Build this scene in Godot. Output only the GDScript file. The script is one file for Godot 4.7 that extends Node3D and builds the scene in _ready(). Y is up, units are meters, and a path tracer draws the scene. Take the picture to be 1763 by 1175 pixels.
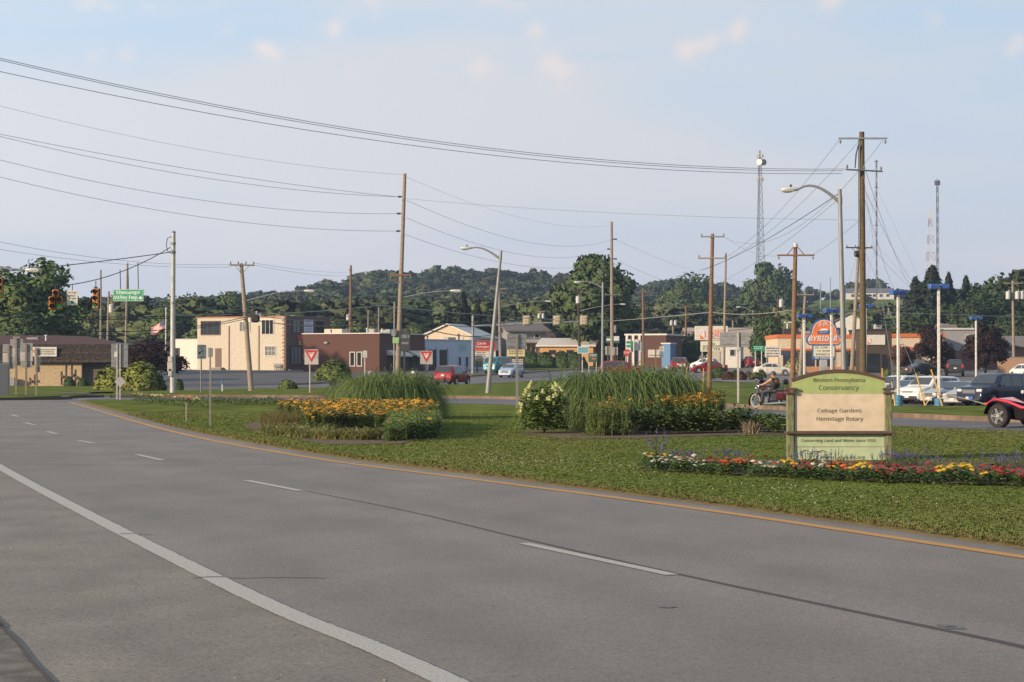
extends Node3D
# A divided highway with a planted island in the evening sun. Metres, y up; the road runs away along -z.

var reg := {}
var mats := {}
var texs := {}
var fine: ImageTexture
var blotch: ImageTexture
var patch: ImageTexture
var m_land: StandardMaterial3D
var m_turf: StandardMaterial3D
var m_road: StandardMaterial3D
var m_shoulder: StandardMaterial3D
var m_lot: StandardMaterial3D
var m_far_road: StandardMaterial3D
var m_kerb: StandardMaterial3D
var m_walk: StandardMaterial3D
var m_white: StandardMaterial3D
var m_yellow: StandardMaterial3D
var m_tar: StandardMaterial3D
var grime: ImageTexture
var m_glass: StandardMaterial3D
var m_pale_glass: StandardMaterial3D
var m_tan: StandardMaterial3D
var m_beige: StandardMaterial3D
var m_brown: StandardMaterial3D
var m_red_brick: StandardMaterial3D
var m_shingle: StandardMaterial3D
var m_maroon: StandardMaterial3D
var m_trim: StandardMaterial3D
var m_dark: StandardMaterial3D
var m_bluewall: StandardMaterial3D
var m_navy: StandardMaterial3D
var m_grey: StandardMaterial3D
var m_roof_grey: StandardMaterial3D
var m_cream: StandardMaterial3D
var m_orange: StandardMaterial3D
var m_chocolate: StandardMaterial3D
var m_print: StandardMaterial3D
var m_print_pale: StandardMaterial3D
var m_sign_white: StandardMaterial3D
var m_red: StandardMaterial3D
var m_concrete: StandardMaterial3D
var m_pipe: StandardMaterial3D
var F: Transform3D
var l_green: StandardMaterial3D
var l_deep: StandardMaterial3D
var l_olive: StandardMaterial3D
var l_spruce: StandardMaterial3D
var l_burgundy: StandardMaterial3D
var l_gold: StandardMaterial3D
var l_rust: StandardMaterial3D
var m_forest: StandardMaterial3D
var m_wood: StandardMaterial3D
var m_wood_green: StandardMaterial3D
var m_wood_red: StandardMaterial3D
var m_wood_dark: StandardMaterial3D
var m_pole: StandardMaterial3D
var m_cable: StandardMaterial3D
var m_steel: StandardMaterial3D
var m_lot_white: StandardMaterial3D
var m_lot_blue: StandardMaterial3D
var m_drum: StandardMaterial3D
var m_pale_wire: StandardMaterial3D
var m_sheet: StandardMaterial3D
var m_sheet_pale: StandardMaterial3D
var m_upost: StandardMaterial3D
var m_wpost: StandardMaterial3D
var m_rust: StandardMaterial3D
var m_green_sign: StandardMaterial3D
var m_go: StandardMaterial3D
var m_rb: StandardMaterial3D
var m_stem: StandardMaterial3D
var m_mulch: StandardMaterial3D
var m_broad: StandardMaterial3D
var m_yellowish: StandardMaterial3D
var m_zin: StandardMaterial3D
var m_light: StandardMaterial3D
var m_blade: StandardMaterial3D

func _ready() -> void:
	var cam := Camera3D.new()
	cam.name = "camera"
	cam.fov = 17.576
	cam.near = 0.5
	cam.far = 6000.0
	cam.position = Vector3(0, 1.6, 0)
	cam.rotation.x = atan(50.5 / 3800.0)
	add_child(cam)
	cam.current = true
	var sun := DirectionalLight3D.new()
	sun.name = "sun"
	sun.light_energy = 1.42
	sun.light_color = Color(1.0, 0.9, 0.77)
	sun.light_angular_distance = 0.9
	sun.shadow_enabled = true
	add_child(sun)
	sun.look_at_from_position(Vector3(-0.82, 0.28, 0.57), Vector3.ZERO)
	var env := Environment.new()
	env.background_mode = Environment.BG_SKY
	env.sky = Sky.new()
	env.sky.sky_material = evening_sky()
	env.tonemap_mode = Environment.TONE_MAPPER_LINEAR
	env.tonemap_exposure = 1.47
	env.sdfgi_enabled = true
	env.ssao_enabled = true
	env.ssil_enabled = true
	env.fog_enabled = true
	env.fog_density = 0.00015
	env.fog_light_color = Color(0.7, 0.8, 0.95)
	var we := WorldEnvironment.new()
	we.name = "world"
	we.environment = env
	add_child(we)
	build_setting()
	build_buildings()
	build_trees()
	build_poles()
	build_signs()
	build_vehicles()
	build_garden()

class MB:
	var v := PackedVector3Array()
	var n := PackedVector3Array()
	var c := PackedColorArray()
	var col := Color.WHITE
	var xf := Transform3D.IDENTITY
	func tri3(a: Vector3, b: Vector3, d: Vector3, na: Vector3, nb: Vector3, nd: Vector3) -> void:
		if (d - a).cross(b - a).dot(na + nb + nd) < 0.0:
			var t := b; b = d; d = t
			t = nb; nb = nd; nd = t
		v.append(xf * a); v.append(xf * b); v.append(xf * d)
		n.append((xf.basis * na).normalized()); n.append((xf.basis * nb).normalized()); n.append((xf.basis * nd).normalized())
		c.append(col); c.append(col); c.append(col)
	func tri(a: Vector3, b: Vector3, d: Vector3, out: Vector3) -> void:
		var k := (d - a).cross(b - a)
		if k.length_squared() < 1e-14:
			return
		k = k.normalized()
		if k.dot(out) < 0.0:
			k = -k
		tri3(a, b, d, k, k, k)
	func quad(a: Vector3, b: Vector3, d: Vector3, e: Vector3, out: Vector3) -> void:
		tri(a, b, d, out); tri(a, d, e, out)
	func box(at: Vector3, size: Vector3, bas := Basis.IDENTITY) -> void:
		var h := size * 0.5
		for ax in 3:
			var u := (ax + 1) % 3
			var w := (ax + 2) % 3
			for s in [-1.0, 1.0]:
				var o := Vector3.ZERO; o[ax] = s * h[ax]
				var p := []
				for q in [[-1, -1], [1, -1], [1, 1], [-1, 1]]:
					var r := o; r[u] = q[0] * h[u]; r[w] = q[1] * h[w]
					p.append(at + bas * r)
				quad(p[0], p[1], p[2], p[3], bas * o)
	func bevel(at: Vector3, size: Vector3, r: float, bas := Basis.IDENTITY) -> void:
		var h := size * 0.5
		var i := h - Vector3.ONE * r
		for ax in 3:
			var u := (ax + 1) % 3
			var w := (ax + 2) % 3
			for s in [-1.0, 1.0]:
				var p := []
				for q in [[-1, -1], [1, -1], [1, 1], [-1, 1]]:
					var t := Vector3.ZERO; t[ax] = s * h[ax]; t[u] = q[0] * i[u]; t[w] = q[1] * i[w]
					p.append(at + bas * t)
				var o := Vector3.ZERO; o[ax] = s
				quad(p[0], p[1], p[2], p[3], bas * o)
				for s2 in [-1.0, 1.0]:
					var a := Vector3.ZERO; a[ax] = s * h[ax]; a[u] = s2 * i[u]
					var b := Vector3.ZERO; b[ax] = s * i[ax]; b[u] = s2 * h[u]
					var z := Vector3.ZERO; z[w] = i[w]
					quad(at + bas * (a - z), at + bas * (a + z), at + bas * (b + z), at + bas * (b - z), bas * (a + b))
		for sx in [-1.0, 1.0]:
			for sy in [-1.0, 1.0]:
				for sz in [-1.0, 1.0]:
					var s := Vector3(sx, sy, sz)
					tri(at + bas * (s * Vector3(h.x, i.y, i.z)), at + bas * (s * Vector3(i.x, h.y, i.z)), at + bas * (s * Vector3(i.x, i.y, h.z)), bas * s)
	func tube(pts: Array, rads: Array, sides := 8, caps := true) -> void:
		var rings := []
		var nrm := []
		var side := Vector3.ZERO
		for i in pts.size():
			var d: Vector3 = (pts[mini(i + 1, pts.size() - 1)] - pts[maxi(i - 1, 0)]).normalized()
			if side == Vector3.ZERO:
				side = d.cross(Vector3.UP if absf(d.y) < 0.9 else Vector3.RIGHT).normalized()
			side = (side - d * side.dot(d)).normalized()
			var up := d.cross(side)
			var ring := []
			var rn := []
			for k in sides:
				var a := TAU * k / sides
				var o := side * cos(a) + up * sin(a)
				rn.append(o)
				ring.append(pts[i] + o * rads[mini(i, rads.size() - 1)])
			rings.append(ring); nrm.append(rn)
		for i in pts.size() - 1:
			for k in sides:
				var m := (k + 1) % sides
				tri3(rings[i][k], rings[i][m], rings[i + 1][m], nrm[i][k], nrm[i][m], nrm[i + 1][m])
				tri3(rings[i][k], rings[i + 1][m], rings[i + 1][k], nrm[i][k], nrm[i + 1][m], nrm[i + 1][k])
		if caps:
			for e in [0, pts.size() - 1]:
				var out: Vector3 = (pts[0] - pts[1]) if e == 0 else (pts[e] - pts[e - 1])
				for k in range(1, sides - 1):
					tri(rings[e][0], rings[e][k], rings[e][k + 1], out)
	func cyl(a: Vector3, b: Vector3, r0: float, r1 := -1.0, sides := 10) -> void:
		tube([a, b], [r0, r0 if r1 < 0.0 else r1], sides)
	func lathe(at: Vector3, prof: Array, sides := 12, bas := Basis.IDENTITY) -> void:
		for i in prof.size() - 1:
			var p: Vector2 = prof[i]
			var q: Vector2 = prof[i + 1]
			var e := q - p
			var m := Vector2(e.y, -e.x).normalized()
			for k in sides:
				var a := TAU * k / sides
				var b := TAU * (k + 1) / sides
				var f := Vector3(cos(a), 0, sin(a))
				var g := Vector3(cos(b), 0, sin(b))
				var na := bas * (f * m.x + Vector3.UP * m.y)
				var nb := bas * (g * m.x + Vector3.UP * m.y)
				var p0 := at + bas * (f * p.x + Vector3.UP * p.y)
				var p1 := at + bas * (g * p.x + Vector3.UP * p.y)
				var q0 := at + bas * (f * q.x + Vector3.UP * q.y)
				var q1 := at + bas * (g * q.x + Vector3.UP * q.y)
				if p.x > 1e-5:
					tri3(p0, p1, q1, na, nb, nb)
				if q.x > 1e-5:
					tri3(p0, q1, q0, na, nb, na)
	func prism(poly: PackedVector2Array, z0: float, z1: float) -> void:   # outline in x, y; thickness along z
		var ix := Geometry2D.triangulate_polygon(poly)
		for i in range(0, ix.size(), 3):
			var a := poly[ix[i]]; var b := poly[ix[i + 1]]; var d := poly[ix[i + 2]]
			tri(Vector3(a.x, a.y, z1), Vector3(b.x, b.y, z1), Vector3(d.x, d.y, z1), Vector3(0, 0, z1 - z0))
			tri(Vector3(a.x, a.y, z0), Vector3(b.x, b.y, z0), Vector3(d.x, d.y, z0), Vector3(0, 0, z0 - z1))
		var cw := 1.0 if Geometry2D.is_polygon_clockwise(poly) else -1.0
		for i in poly.size():
			var a := poly[i]; var b := poly[(i + 1) % poly.size()]
			var e := b - a
			quad(Vector3(a.x, a.y, z0), Vector3(b.x, b.y, z0), Vector3(b.x, b.y, z1), Vector3(a.x, a.y, z1), Vector3(-e.y, e.x, 0) * cw)
	func ball(at: Vector3, r: Vector3, rows := 8, cols := 12, bas := Basis.IDENTITY, from := 0.0, to := PI) -> void:
		for i in rows:
			var t0 := lerpf(from, to, float(i) / rows)
			var t1 := lerpf(from, to, float(i + 1) / rows)
			for k in cols:
				var a := TAU * k / cols
				var b := TAU * (k + 1) / cols
				var p := [Vector3(sin(t0) * cos(a), cos(t0), sin(t0) * sin(a)), Vector3(sin(t0) * cos(b), cos(t0), sin(t0) * sin(b)), Vector3(sin(t1) * cos(b), cos(t1), sin(t1) * sin(b)), Vector3(sin(t1) * cos(a), cos(t1), sin(t1) * sin(a))]
				var w := []
				var m := []
				for q in p:
					w.append(at + bas * (q * r)); m.append(bas * (q / r))
				if i > 0 or from > 0.0:
					tri3(w[0], w[1], w[2], m[0], m[1], m[2])
				if i < rows - 1 or to < PI:
					tri3(w[0], w[2], w[3], m[0], m[2], m[3])
	func mesh() -> ArrayMesh:
		var a := []
		a.resize(Mesh.ARRAY_MAX)
		a[Mesh.ARRAY_VERTEX] = v; a[Mesh.ARRAY_NORMAL] = n; a[Mesh.ARRAY_COLOR] = c
		var m := ArrayMesh.new()
		m.add_surface_from_arrays(Mesh.PRIMITIVE_TRIANGLES, a)
		return m

func put(o: Node3D, called: String, parent: Node = self) -> Node3D:
	var key := "%d/%s" % [parent.get_instance_id(), called]
	var k: int = reg.get(key, 0)
	reg[key] = k + 1
	o.name = called if k == 0 else "%s_%03d" % [called, k]
	parent.add_child(o, true)
	return o

func tag(o: Node3D, label: String, category: String, group := "") -> Node3D:
	o.set_meta("label", label)
	o.set_meta("category", category)
	if group:
		o.set_meta("group", group)
	return o

func thing(called: String, label: String, category: String, at := Vector3.ZERO, turn := 0.0, group := "") -> Node3D:
	var o := Node3D.new()
	put(o, called)
	o.position = at
	o.rotation.y = turn
	return tag(o, label, category, group)

func part(parent: Node, called: String, b, m: Material) -> MeshInstance3D:
	var o := MeshInstance3D.new()
	o.mesh = b.mesh() if b is MB else b
	o.material_override = m
	put(o, called, parent)
	return o

func dup(src: Node3D, called: String, label: String, at: Vector3, turn := 0.0, group := "") -> Node3D:
	var o: Node3D = src.duplicate()
	put(o, called)
	o.position = at
	o.rotation.y = turn
	if group == "" and o.has_meta("group"):
		o.remove_meta("group")
	o.set_meta("label", label)
	if group:
		o.set_meta("group", group)
	return o

func structure(called: String, b, m: Material) -> MeshInstance3D:
	var o := part(self, called, b, m)
	o.set_meta("kind", "structure")
	return o

func stuff(parent: Node, called: String, m: Mesh, xs: Array, cs: Array, mt: Material) -> MultiMeshInstance3D:
	var mm := MultiMesh.new()
	mm.transform_format = MultiMesh.TRANSFORM_3D
	mm.use_colors = cs.size() > 0
	mm.mesh = m
	mm.instance_count = xs.size()
	for i in xs.size():
		mm.set_instance_transform(i, xs[i])
		if cs.size():
			mm.set_instance_color(i, cs[i])
	var o := MultiMeshInstance3D.new()
	o.multimesh = mm
	o.material_override = mt
	put(o, called, parent)
	o.set_meta("kind", "stuff")
	return o

func lin(r: float, g: float, b: float, a := 1.0) -> Color:
	var k := Color(r, g, b).linear_to_srgb()
	k.a = a
	return k

func noise_tex(key: String, freq: float, lo: float, hi: float, side := 256, kind := FastNoiseLite.TYPE_SIMPLEX_SMOOTH, octaves := 4, sharp := 1.0, stretch := 1) -> ImageTexture:
	if texs.has(key):
		return texs[key]
	var f := FastNoiseLite.new()
	f.seed = hash(key) % 10000
	f.noise_type = kind
	f.frequency = freq
	f.fractal_octaves = octaves
	var im := f.get_seamless_image(side, side)
	im.convert(Image.FORMAT_L8)
	var d := im.get_data()
	var o := PackedByteArray()
	o.resize(d.size())
	for i in d.size():
		var t := clampf((d[i] / 255.0 - 0.5) * sharp + 0.5, 0.0, 1.0)
		o[i] = int(255.0 * lerpf(lo, hi, t))
	im = Image.create_from_data(side, side, false, Image.FORMAT_L8, o)
	texs[key] = ImageTexture.create_from_image(im)
	return texs[key]

func speckle_tex(key: String, side: int, base: float, amp: float, dark: float, light: float) -> ImageTexture:
	if texs.has(key):
		return texs[key]
	var r := RandomNumberGenerator.new()
	r.seed = hash(key)
	var o := PackedByteArray()
	o.resize(side * side)
	for i in o.size():
		var t := base + amp * (r.randf() + r.randf() - 1.0)
		var q := r.randf()
		if q < dark:
			t *= 0.72
		elif q > 1.0 - light:
			t *= 1.22
		o[i] = int(255.0 * clampf(t, 0.0, 1.0))
	texs[key] = ImageTexture.create_from_image(Image.create_from_data(side, side, false, Image.FORMAT_L8, o))
	return texs[key]

# a material: linear base colour, roughness, then options: metal, tex + scale (triplanar), wide + wide_scale (a second, larger pattern), vc (vertex colours), back (light through leaves)
func mat(key: String, color := Color(0.5, 0.5, 0.5), rough := 0.8, opt := {}) -> StandardMaterial3D:
	if mats.has(key):
		return mats[key]
	var m := StandardMaterial3D.new()
	m.resource_name = key
	m.albedo_color = lin(color.r, color.g, color.b)
	m.roughness = rough
	m.metallic = opt.get("metal", 0.0)
	m.metallic_specular = opt.get("spec", 0.5)
	if opt.has("tex"):
		m.albedo_texture = opt.tex
		m.uv1_triplanar = true
		m.uv1_world_triplanar = opt.get("world", true)
		m.uv1_scale = opt.get("scale", Vector3.ONE)
	if opt.has("wide"):
		m.detail_enabled = true
		m.detail_albedo = opt.wide
		m.detail_blend_mode = BaseMaterial3D.BLEND_MODE_MUL
		m.detail_uv_layer = BaseMaterial3D.DETAIL_UV_2
		m.uv2_triplanar = true
		m.uv2_world_triplanar = true
		m.uv2_scale = opt.get("wide_scale", Vector3.ONE * 0.05)
	if opt.has("bump"):
		m.heightmap_enabled = true
		m.heightmap_texture = opt.bump
		m.heightmap_scale = opt.get("bump_cm", 0.3)
		if not opt.has("tex"):
			m.uv1_triplanar = true
			m.uv1_world_triplanar = true
			m.uv1_scale = opt.get("scale", Vector3.ONE)
	if opt.get("vc", false):
		m.vertex_color_use_as_albedo = true
	if opt.has("back"):
		m.backlight_enabled = true
		m.backlight = opt.back
	if opt.has("coat"):
		m.clearcoat_enabled = true
		m.clearcoat = opt.coat
		m.clearcoat_roughness = 0.06
	if opt.has("alpha"):
		m.transparency = BaseMaterial3D.TRANSPARENCY_ALPHA
		m.albedo_color.a = opt.alpha
	mats[key] = m
	return m

func paint(key: String, r: float, g: float, b: float, rough := 0.6) -> StandardMaterial3D:
	return mat(key, Color(r, g, b), rough, {"tex": noise_tex("grime", 0.02, 0.82, 1.0), "scale": Vector3.ONE * 0.7})

func car_paint(key: String, r: float, g: float, b: float, metal := 0.15) -> StandardMaterial3D:
	return mat(key, Color(r, g, b), 0.4, {"coat": 0.6, "metal": metal, "spec": 0.3})

# lettering: flat text of a given height and (if > 0) width, its middle at a point of the parent, reading along +x and facing +z there
func letters(parent: Node3D, text: String, at: Vector3, tall: float, wide: float, m: Material, bold := true, bas := Basis.IDENTITY, serif := false, slant := 0.0) -> MeshInstance3D:
	var f := SystemFont.new()
	f.font_names = PackedStringArray(["Droid Serif" if serif else "Droid Sans"])
	f.font_weight = 700 if bold else 400
	var t := TextMesh.new()
	t.font = f
	t.text = text
	t.font_size = 64
	t.pixel_size = 0.01
	t.depth = 0.02
	var bb := t.get_aabb()
	var sy := tall / maxf(bb.size.y, 0.01)
	var sx := (wide / maxf(bb.size.x, 0.01)) if wide > 0.0 else sy
	var o := part(parent, "lettering", t, m)
	var k := Basis(Vector3(sx, 0, 0), Vector3(slant * sy, sy, 0), Vector3(0, 0, 0.2))
	o.transform = Transform3D(bas * k, at - bas * (k * bb.get_center()))
	return o

func rng(s: int) -> RandomNumberGenerator:
	var r := RandomNumberGenerator.new()
	r.seed = s
	return r

func lerp_table(t: Array, x: float) -> float:
	if x <= t[0][0]:
		return t[0][1]
	for i in t.size() - 1:
		if x <= t[i + 1][0]:
			return lerpf(t[i][1], t[i + 1][1], (x - t[i][0]) / (t[i + 1][0] - t[i][0]))
	return t[-1][1]

func evening_sky() -> PanoramaSkyMaterial:
	var w := 2048
	var h := 1024
	var streak := FastNoiseLite.new()
	streak.seed = 11
	streak.frequency = 1.0
	streak.fractal_octaves = 5
	var puff := FastNoiseLite.new()
	puff.seed = 23
	puff.frequency = 1.0
	puff.fractal_octaves = 5
	var im := Image.create_empty(w, h, false, Image.FORMAT_RGBF)
	im.fill(Color(0.10, 0.10, 0.09))
	var grad := Gradient.new()
	grad.offsets = PackedFloat32Array([0.0, 0.05, 0.11, 0.17, 0.3, 0.6, 1.0])
	grad.colors = PackedColorArray([Color(0.43, 0.425, 0.46), Color(0.42, 0.44, 0.49), Color(0.375, 0.455, 0.55), Color(0.31, 0.445, 0.58), Color(0.28, 0.41, 0.56), Color(0.29, 0.39, 0.5), Color(0.27, 0.365, 0.47)])
	for y in h / 2:
		var el := PI * (0.5 - (y + 0.5) / h)
		var base := grad.sample(sin(el))
		for x in w:
			var az := TAU * (x + 0.5) / w
			var d := Vector3(sin(az) * cos(el), sin(el), cos(az) * cos(el))
			var q := d / (d.y + 0.16)
			var s := clampf(streak.get_noise_3d(q.x * 0.5 + q.z * 0.1, q.z * 1.1, 3.0) * 2.0 + 0.36, 0.0, 1.0)
			var k := base.lerp(Color(0.485, 0.48, 0.495), s * 0.8 * smoothstep(0.0, 0.07, sin(el)))
			if el > 0.05 and el < 0.9:
				var p := puff.get_noise_3d(d.x * 26.0, d.y * 40.0, d.z * 26.0)
				var amt := smoothstep(0.28, 0.58, p) * smoothstep(0.11, 0.15, el)
				k = k.lerp(Color(0.62, 0.53, 0.49), amt * 0.75)
			k *= 1.0 + 0.5 * pow(maxf(0.0, d.dot(Vector3(-0.79, 0.27, 0.55))), 5.0)
			im.set_pixel(x, y, k)
	var p := PanoramaSkyMaterial.new()
	p.panorama = ImageTexture.create_from_image(im)
	return p

const CREST := [[-330.0, 26.0], [-232.0, 25.0], [-153.0, 22.5], [-127.0, 25.0], [-100.0, 28.7], [-74.0, 34.0], [-37.0, 37.0], [-8.0, 37.0], [20.0, 36.0], [31.0, 34.0], [57.0, 29.0], [73.0, 32.0], [86.0, 31.0], [100.0, 29.0], [123.0, 30.0], [136.0, 33.5], [176.0, 33.5], [194.0, 27.0], [232.0, 31.0], [330.0, 32.0]]

# height of the land; z counts forward from the camera
func land(x: float, z: float) -> float:
	var b := 0.0
	if z > 150.0:
		b = lerp_table([[150.0, 0.0], [180.0, 0.1], [200.0, 0.26], [237.0, 0.79], [290.0, 1.6], [330.0, 1.95], [450.0, 3.2], [480.0, 3.5]], z)
		var edge := -36.0 - 0.187 * (z - 215.0)
		if z < 420.0:
			b *= lerpf(smoothstep(edge - 5.0, edge + 5.0, x), 1.0, smoothstep(330.0, 420.0, z))
	if z > 90.0 and z < 225.0 and x > 8.0:
		b -= 0.55 * smoothstep(9.0, 17.0, x) * smoothstep(88.0, 116.0, z) * (1.0 - smoothstep(165.0, 222.0, z))
	if z > 480.0:
		var t := clampf((z - 480.0) / 520.0, 0.0, 1.0)
		var s := pow(t, 1.15) * (1.0 - 0.25 * sin(t * PI))
		b += (lerp_table(CREST, x) - 3.5) * s - 0.004 * maxf(0.0, z - 1050.0)
	return b

func grid_lines(at: Array) -> PackedFloat32Array:   # [[from, to, step], ...]
	var r := PackedFloat32Array()
	for a in at:
		var k := float(a[0])
		while k < float(a[1]) - 0.001:
			r.append(k)
			k += float(a[2])
	r.append(float(at[-1][1]))
	return r

func land_normal(x: float, z: float) -> Vector3:
	return Vector3(land(x - 1.0, z) - land(x + 1.0, z), 2.0, land(x, z + 1.0) - land(x, z - 1.0)).normalized()

func land_mesh() -> ArrayMesh:
	var xs := grid_lines([[-2400, -400, 200], [-400, -120, 20], [-120, 120, 4], [120, 400, 20], [400, 2400, 200]])
	var zs := grid_lines([[-160, -40, 20], [-40, 340, 4], [340, 480, 10], [480, 1200, 20], [1200, 3600, 200]])
	var v := PackedVector3Array()
	var n := PackedVector3Array()
	var ix := PackedInt32Array()
	for z in zs:
		for x in xs:
			v.append(Vector3(x, land(x, z), -z))
			n.append(land_normal(x, z))
	var w := xs.size()
	for j in zs.size() - 1:
		for i in w - 1:
			var a := j * w + i
			ix.append_array(PackedInt32Array([a, a + w, a + w + 1, a, a + w + 1, a + 1]))
	return indexed(v, n, ix)

func indexed(v: PackedVector3Array, n: PackedVector3Array, ix: PackedInt32Array) -> ArrayMesh:
	var a := []
	a.resize(Mesh.ARRAY_MAX)
	a[Mesh.ARRAY_VERTEX] = v; a[Mesh.ARRAY_NORMAL] = n; a[Mesh.ARRAY_INDEX] = ix
	var m := ArrayMesh.new()
	m.add_surface_from_arrays(Mesh.PRIMITIVE_TRIANGLES, a)
	return m

# a sheet that lies on the land at a small height; outline in (x, forward)
func sheet(b: MB, poly: PackedVector2Array, up: float, step := 4.0, fine_cells := false) -> void:
	var lo := poly[0]
	var hi := poly[0]
	for p in poly:
		lo = lo.min(p); hi = hi.max(p)
	var flat := hi.y < 88.0
	if flat:
		step = 400.0
	var small := step
	var y := floorf(lo.y / 4.0) * 4.0
	while y < hi.y:
		if fine_cells:
			small = step if y > 8.0 and y < 48.0 else 2.0 if y > 0.0 and y < 100.0 else 4.0
		for i in range(floori(lo.x / small), ceili(hi.x / small)):
			var cell := PackedVector2Array([Vector2(i * small, y), Vector2((i + 1) * small, y), Vector2((i + 1) * small, y + small), Vector2(i * small, y + small)])
			for q in Geometry2D.intersect_polygons(poly, cell):
				var ix := Geometry2D.triangulate_polygon(q)
				for k in range(0, ix.size(), 3):
					var t := []
					for m in 3:
						var p: Vector2 = q[ix[k + m]]
						t.append(Vector3(p.x, land(p.x, p.y) + up, -p.y))
					b.tri3(t[0], t[1], t[2], Vector3.UP, Vector3.UP, Vector3.UP)
		y += small

func ribbon(b: MB, line: Array, half: float, up: float, smooth := true) -> void:   # a painted line along points (x, forward)
	for i in line.size() - 1:
		var p: Vector2 = line[i]
		var q: Vector2 = line[i + 1]
		var dp: Vector2 = (q - line[maxi(i - 1, 0)]).normalized().orthogonal() * half
		var dq: Vector2 = (line[mini(i + 2, line.size() - 1)] - p).normalized().orthogonal() * half
		var c := [p - dp, p + dp, q + dq, q - dq]
		var t := []
		for k in c:
			t.append(Vector3(k.x, land(k.x, k.y) + up, -k.y))
		b.quad(t[0], t[1], t[2], t[3], Vector3.UP)

func smooth_line(pts: Array, n := 6) -> Array:
	var r := []
	for i in pts.size() - 1:
		var a: Vector2 = pts[maxi(i - 1, 0)]
		var d: Vector2 = pts[mini(i + 2, pts.size() - 1)]
		for k in n:
			var p: Vector2 = pts[i]
			r.append(p.cubic_interpolate(pts[i + 1], a, d, float(k) / n))
	r.append(pts[-1])
	return r

func offset_line(pts: Array, d: float) -> Array:
	var r := []
	for i in pts.size():
		var t: Vector2 = (pts[mini(i + 1, pts.size() - 1)] - pts[maxi(i - 1, 0)]).normalized()
		r.append(pts[i] + Vector2(-t.y, t.x) * d)
	return r

func kerb(called: String, line: Array, high: float, deep: float, m: Material, rise: float) -> void:   # a row of kerb stones with slight joints, on the left of the line
	var b := MB.new()
	for i in line.size() - 1:
		var p: Vector2 = line[i]
		var q: Vector2 = line[i + 1]
		var n := int(maxf(1.0, roundf(p.distance_to(q) / 3.0)))
		for k in n:
			var a := p.lerp(q, (k + 0.006) / n)
			var e := p.lerp(q, (k + 0.994) / n)
			var s := (q - p).normalized()
			var o := Vector2(-s.y, s.x) * deep
			var ya := land(a.x, a.y)
			var ye := land(e.x, e.y)
			var t := [Vector3(a.x, ya - 0.05, -a.y), Vector3(e.x, ye - 0.05, -e.y), Vector3(e.x + o.x * 0.15, ye + high, -e.y - o.y * 0.15), Vector3(a.x + o.x * 0.15, ya + high, -a.y - o.y * 0.15), Vector3(e.x + o.x, ye + high, -e.y - o.y), Vector3(a.x + o.x, ya + high, -a.y - o.y), Vector3(e.x + o.x, ye - 0.05, -e.y - o.y), Vector3(a.x + o.x, ya - 0.05, -a.y - o.y)]
			var out := Vector3(-o.x, 0, o.y)
			b.quad(t[0], t[1], t[2], t[3], out)
			b.quad(t[3], t[2], t[4], t[5], Vector3.UP)
			b.quad(t[5], t[4], t[6], t[7], -out)
	structure(called, b, m)

# turf with a rounded edge that stands a little above the pavement
func turf(called: String, poly: PackedVector2Array, up: float, m: Material) -> void:
	var b := MB.new()
	var inner: Array = Geometry2D.offset_polygon(poly, -0.16)
	for q in inner:
		sheet(b, q, up)
	var eb := MB.new()
	for i in poly.size():
		var p := poly[i]
		var q := poly[(i + 1) % poly.size()]
		var e := (q - p).normalized()
		var o := Vector2(e.y, -e.x)
		if not Geometry2D.is_point_in_polygon((p + q) * 0.5 + o * 0.05, poly):
			o = -o
		var n := int(maxf(1.0, p.distance_to(q) / 4.0))
		for k in n:
			var a := p.lerp(q, float(k) / n)
			var d := p.lerp(q, float(k + 1) / n)
			var a2 := a + o * 0.17
			var d2 := d + o * 0.17
			eb.quad(Vector3(a.x, land(a.x, a.y) - 0.02, -a.y), Vector3(d.x, land(d.x, d.y) - 0.02, -d.y), Vector3(d2.x, land(d2.x, d2.y) + up, -d2.y), Vector3(a2.x, land(a2.x, a2.y) + up, -a2.y), Vector3(-o.x, 1.0, o.y))
	structure(called, b, m)
	structure("turf_edge", eb, mat("turf_edge", Color(0.19, 0.15, 0.07), 0.95, {"spec": 0.05, "tex": texs["turf"], "scale": Vector3.ONE * 0.7}))

func poly(a: Array) -> PackedVector2Array:
	return PackedVector2Array(a)

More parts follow.
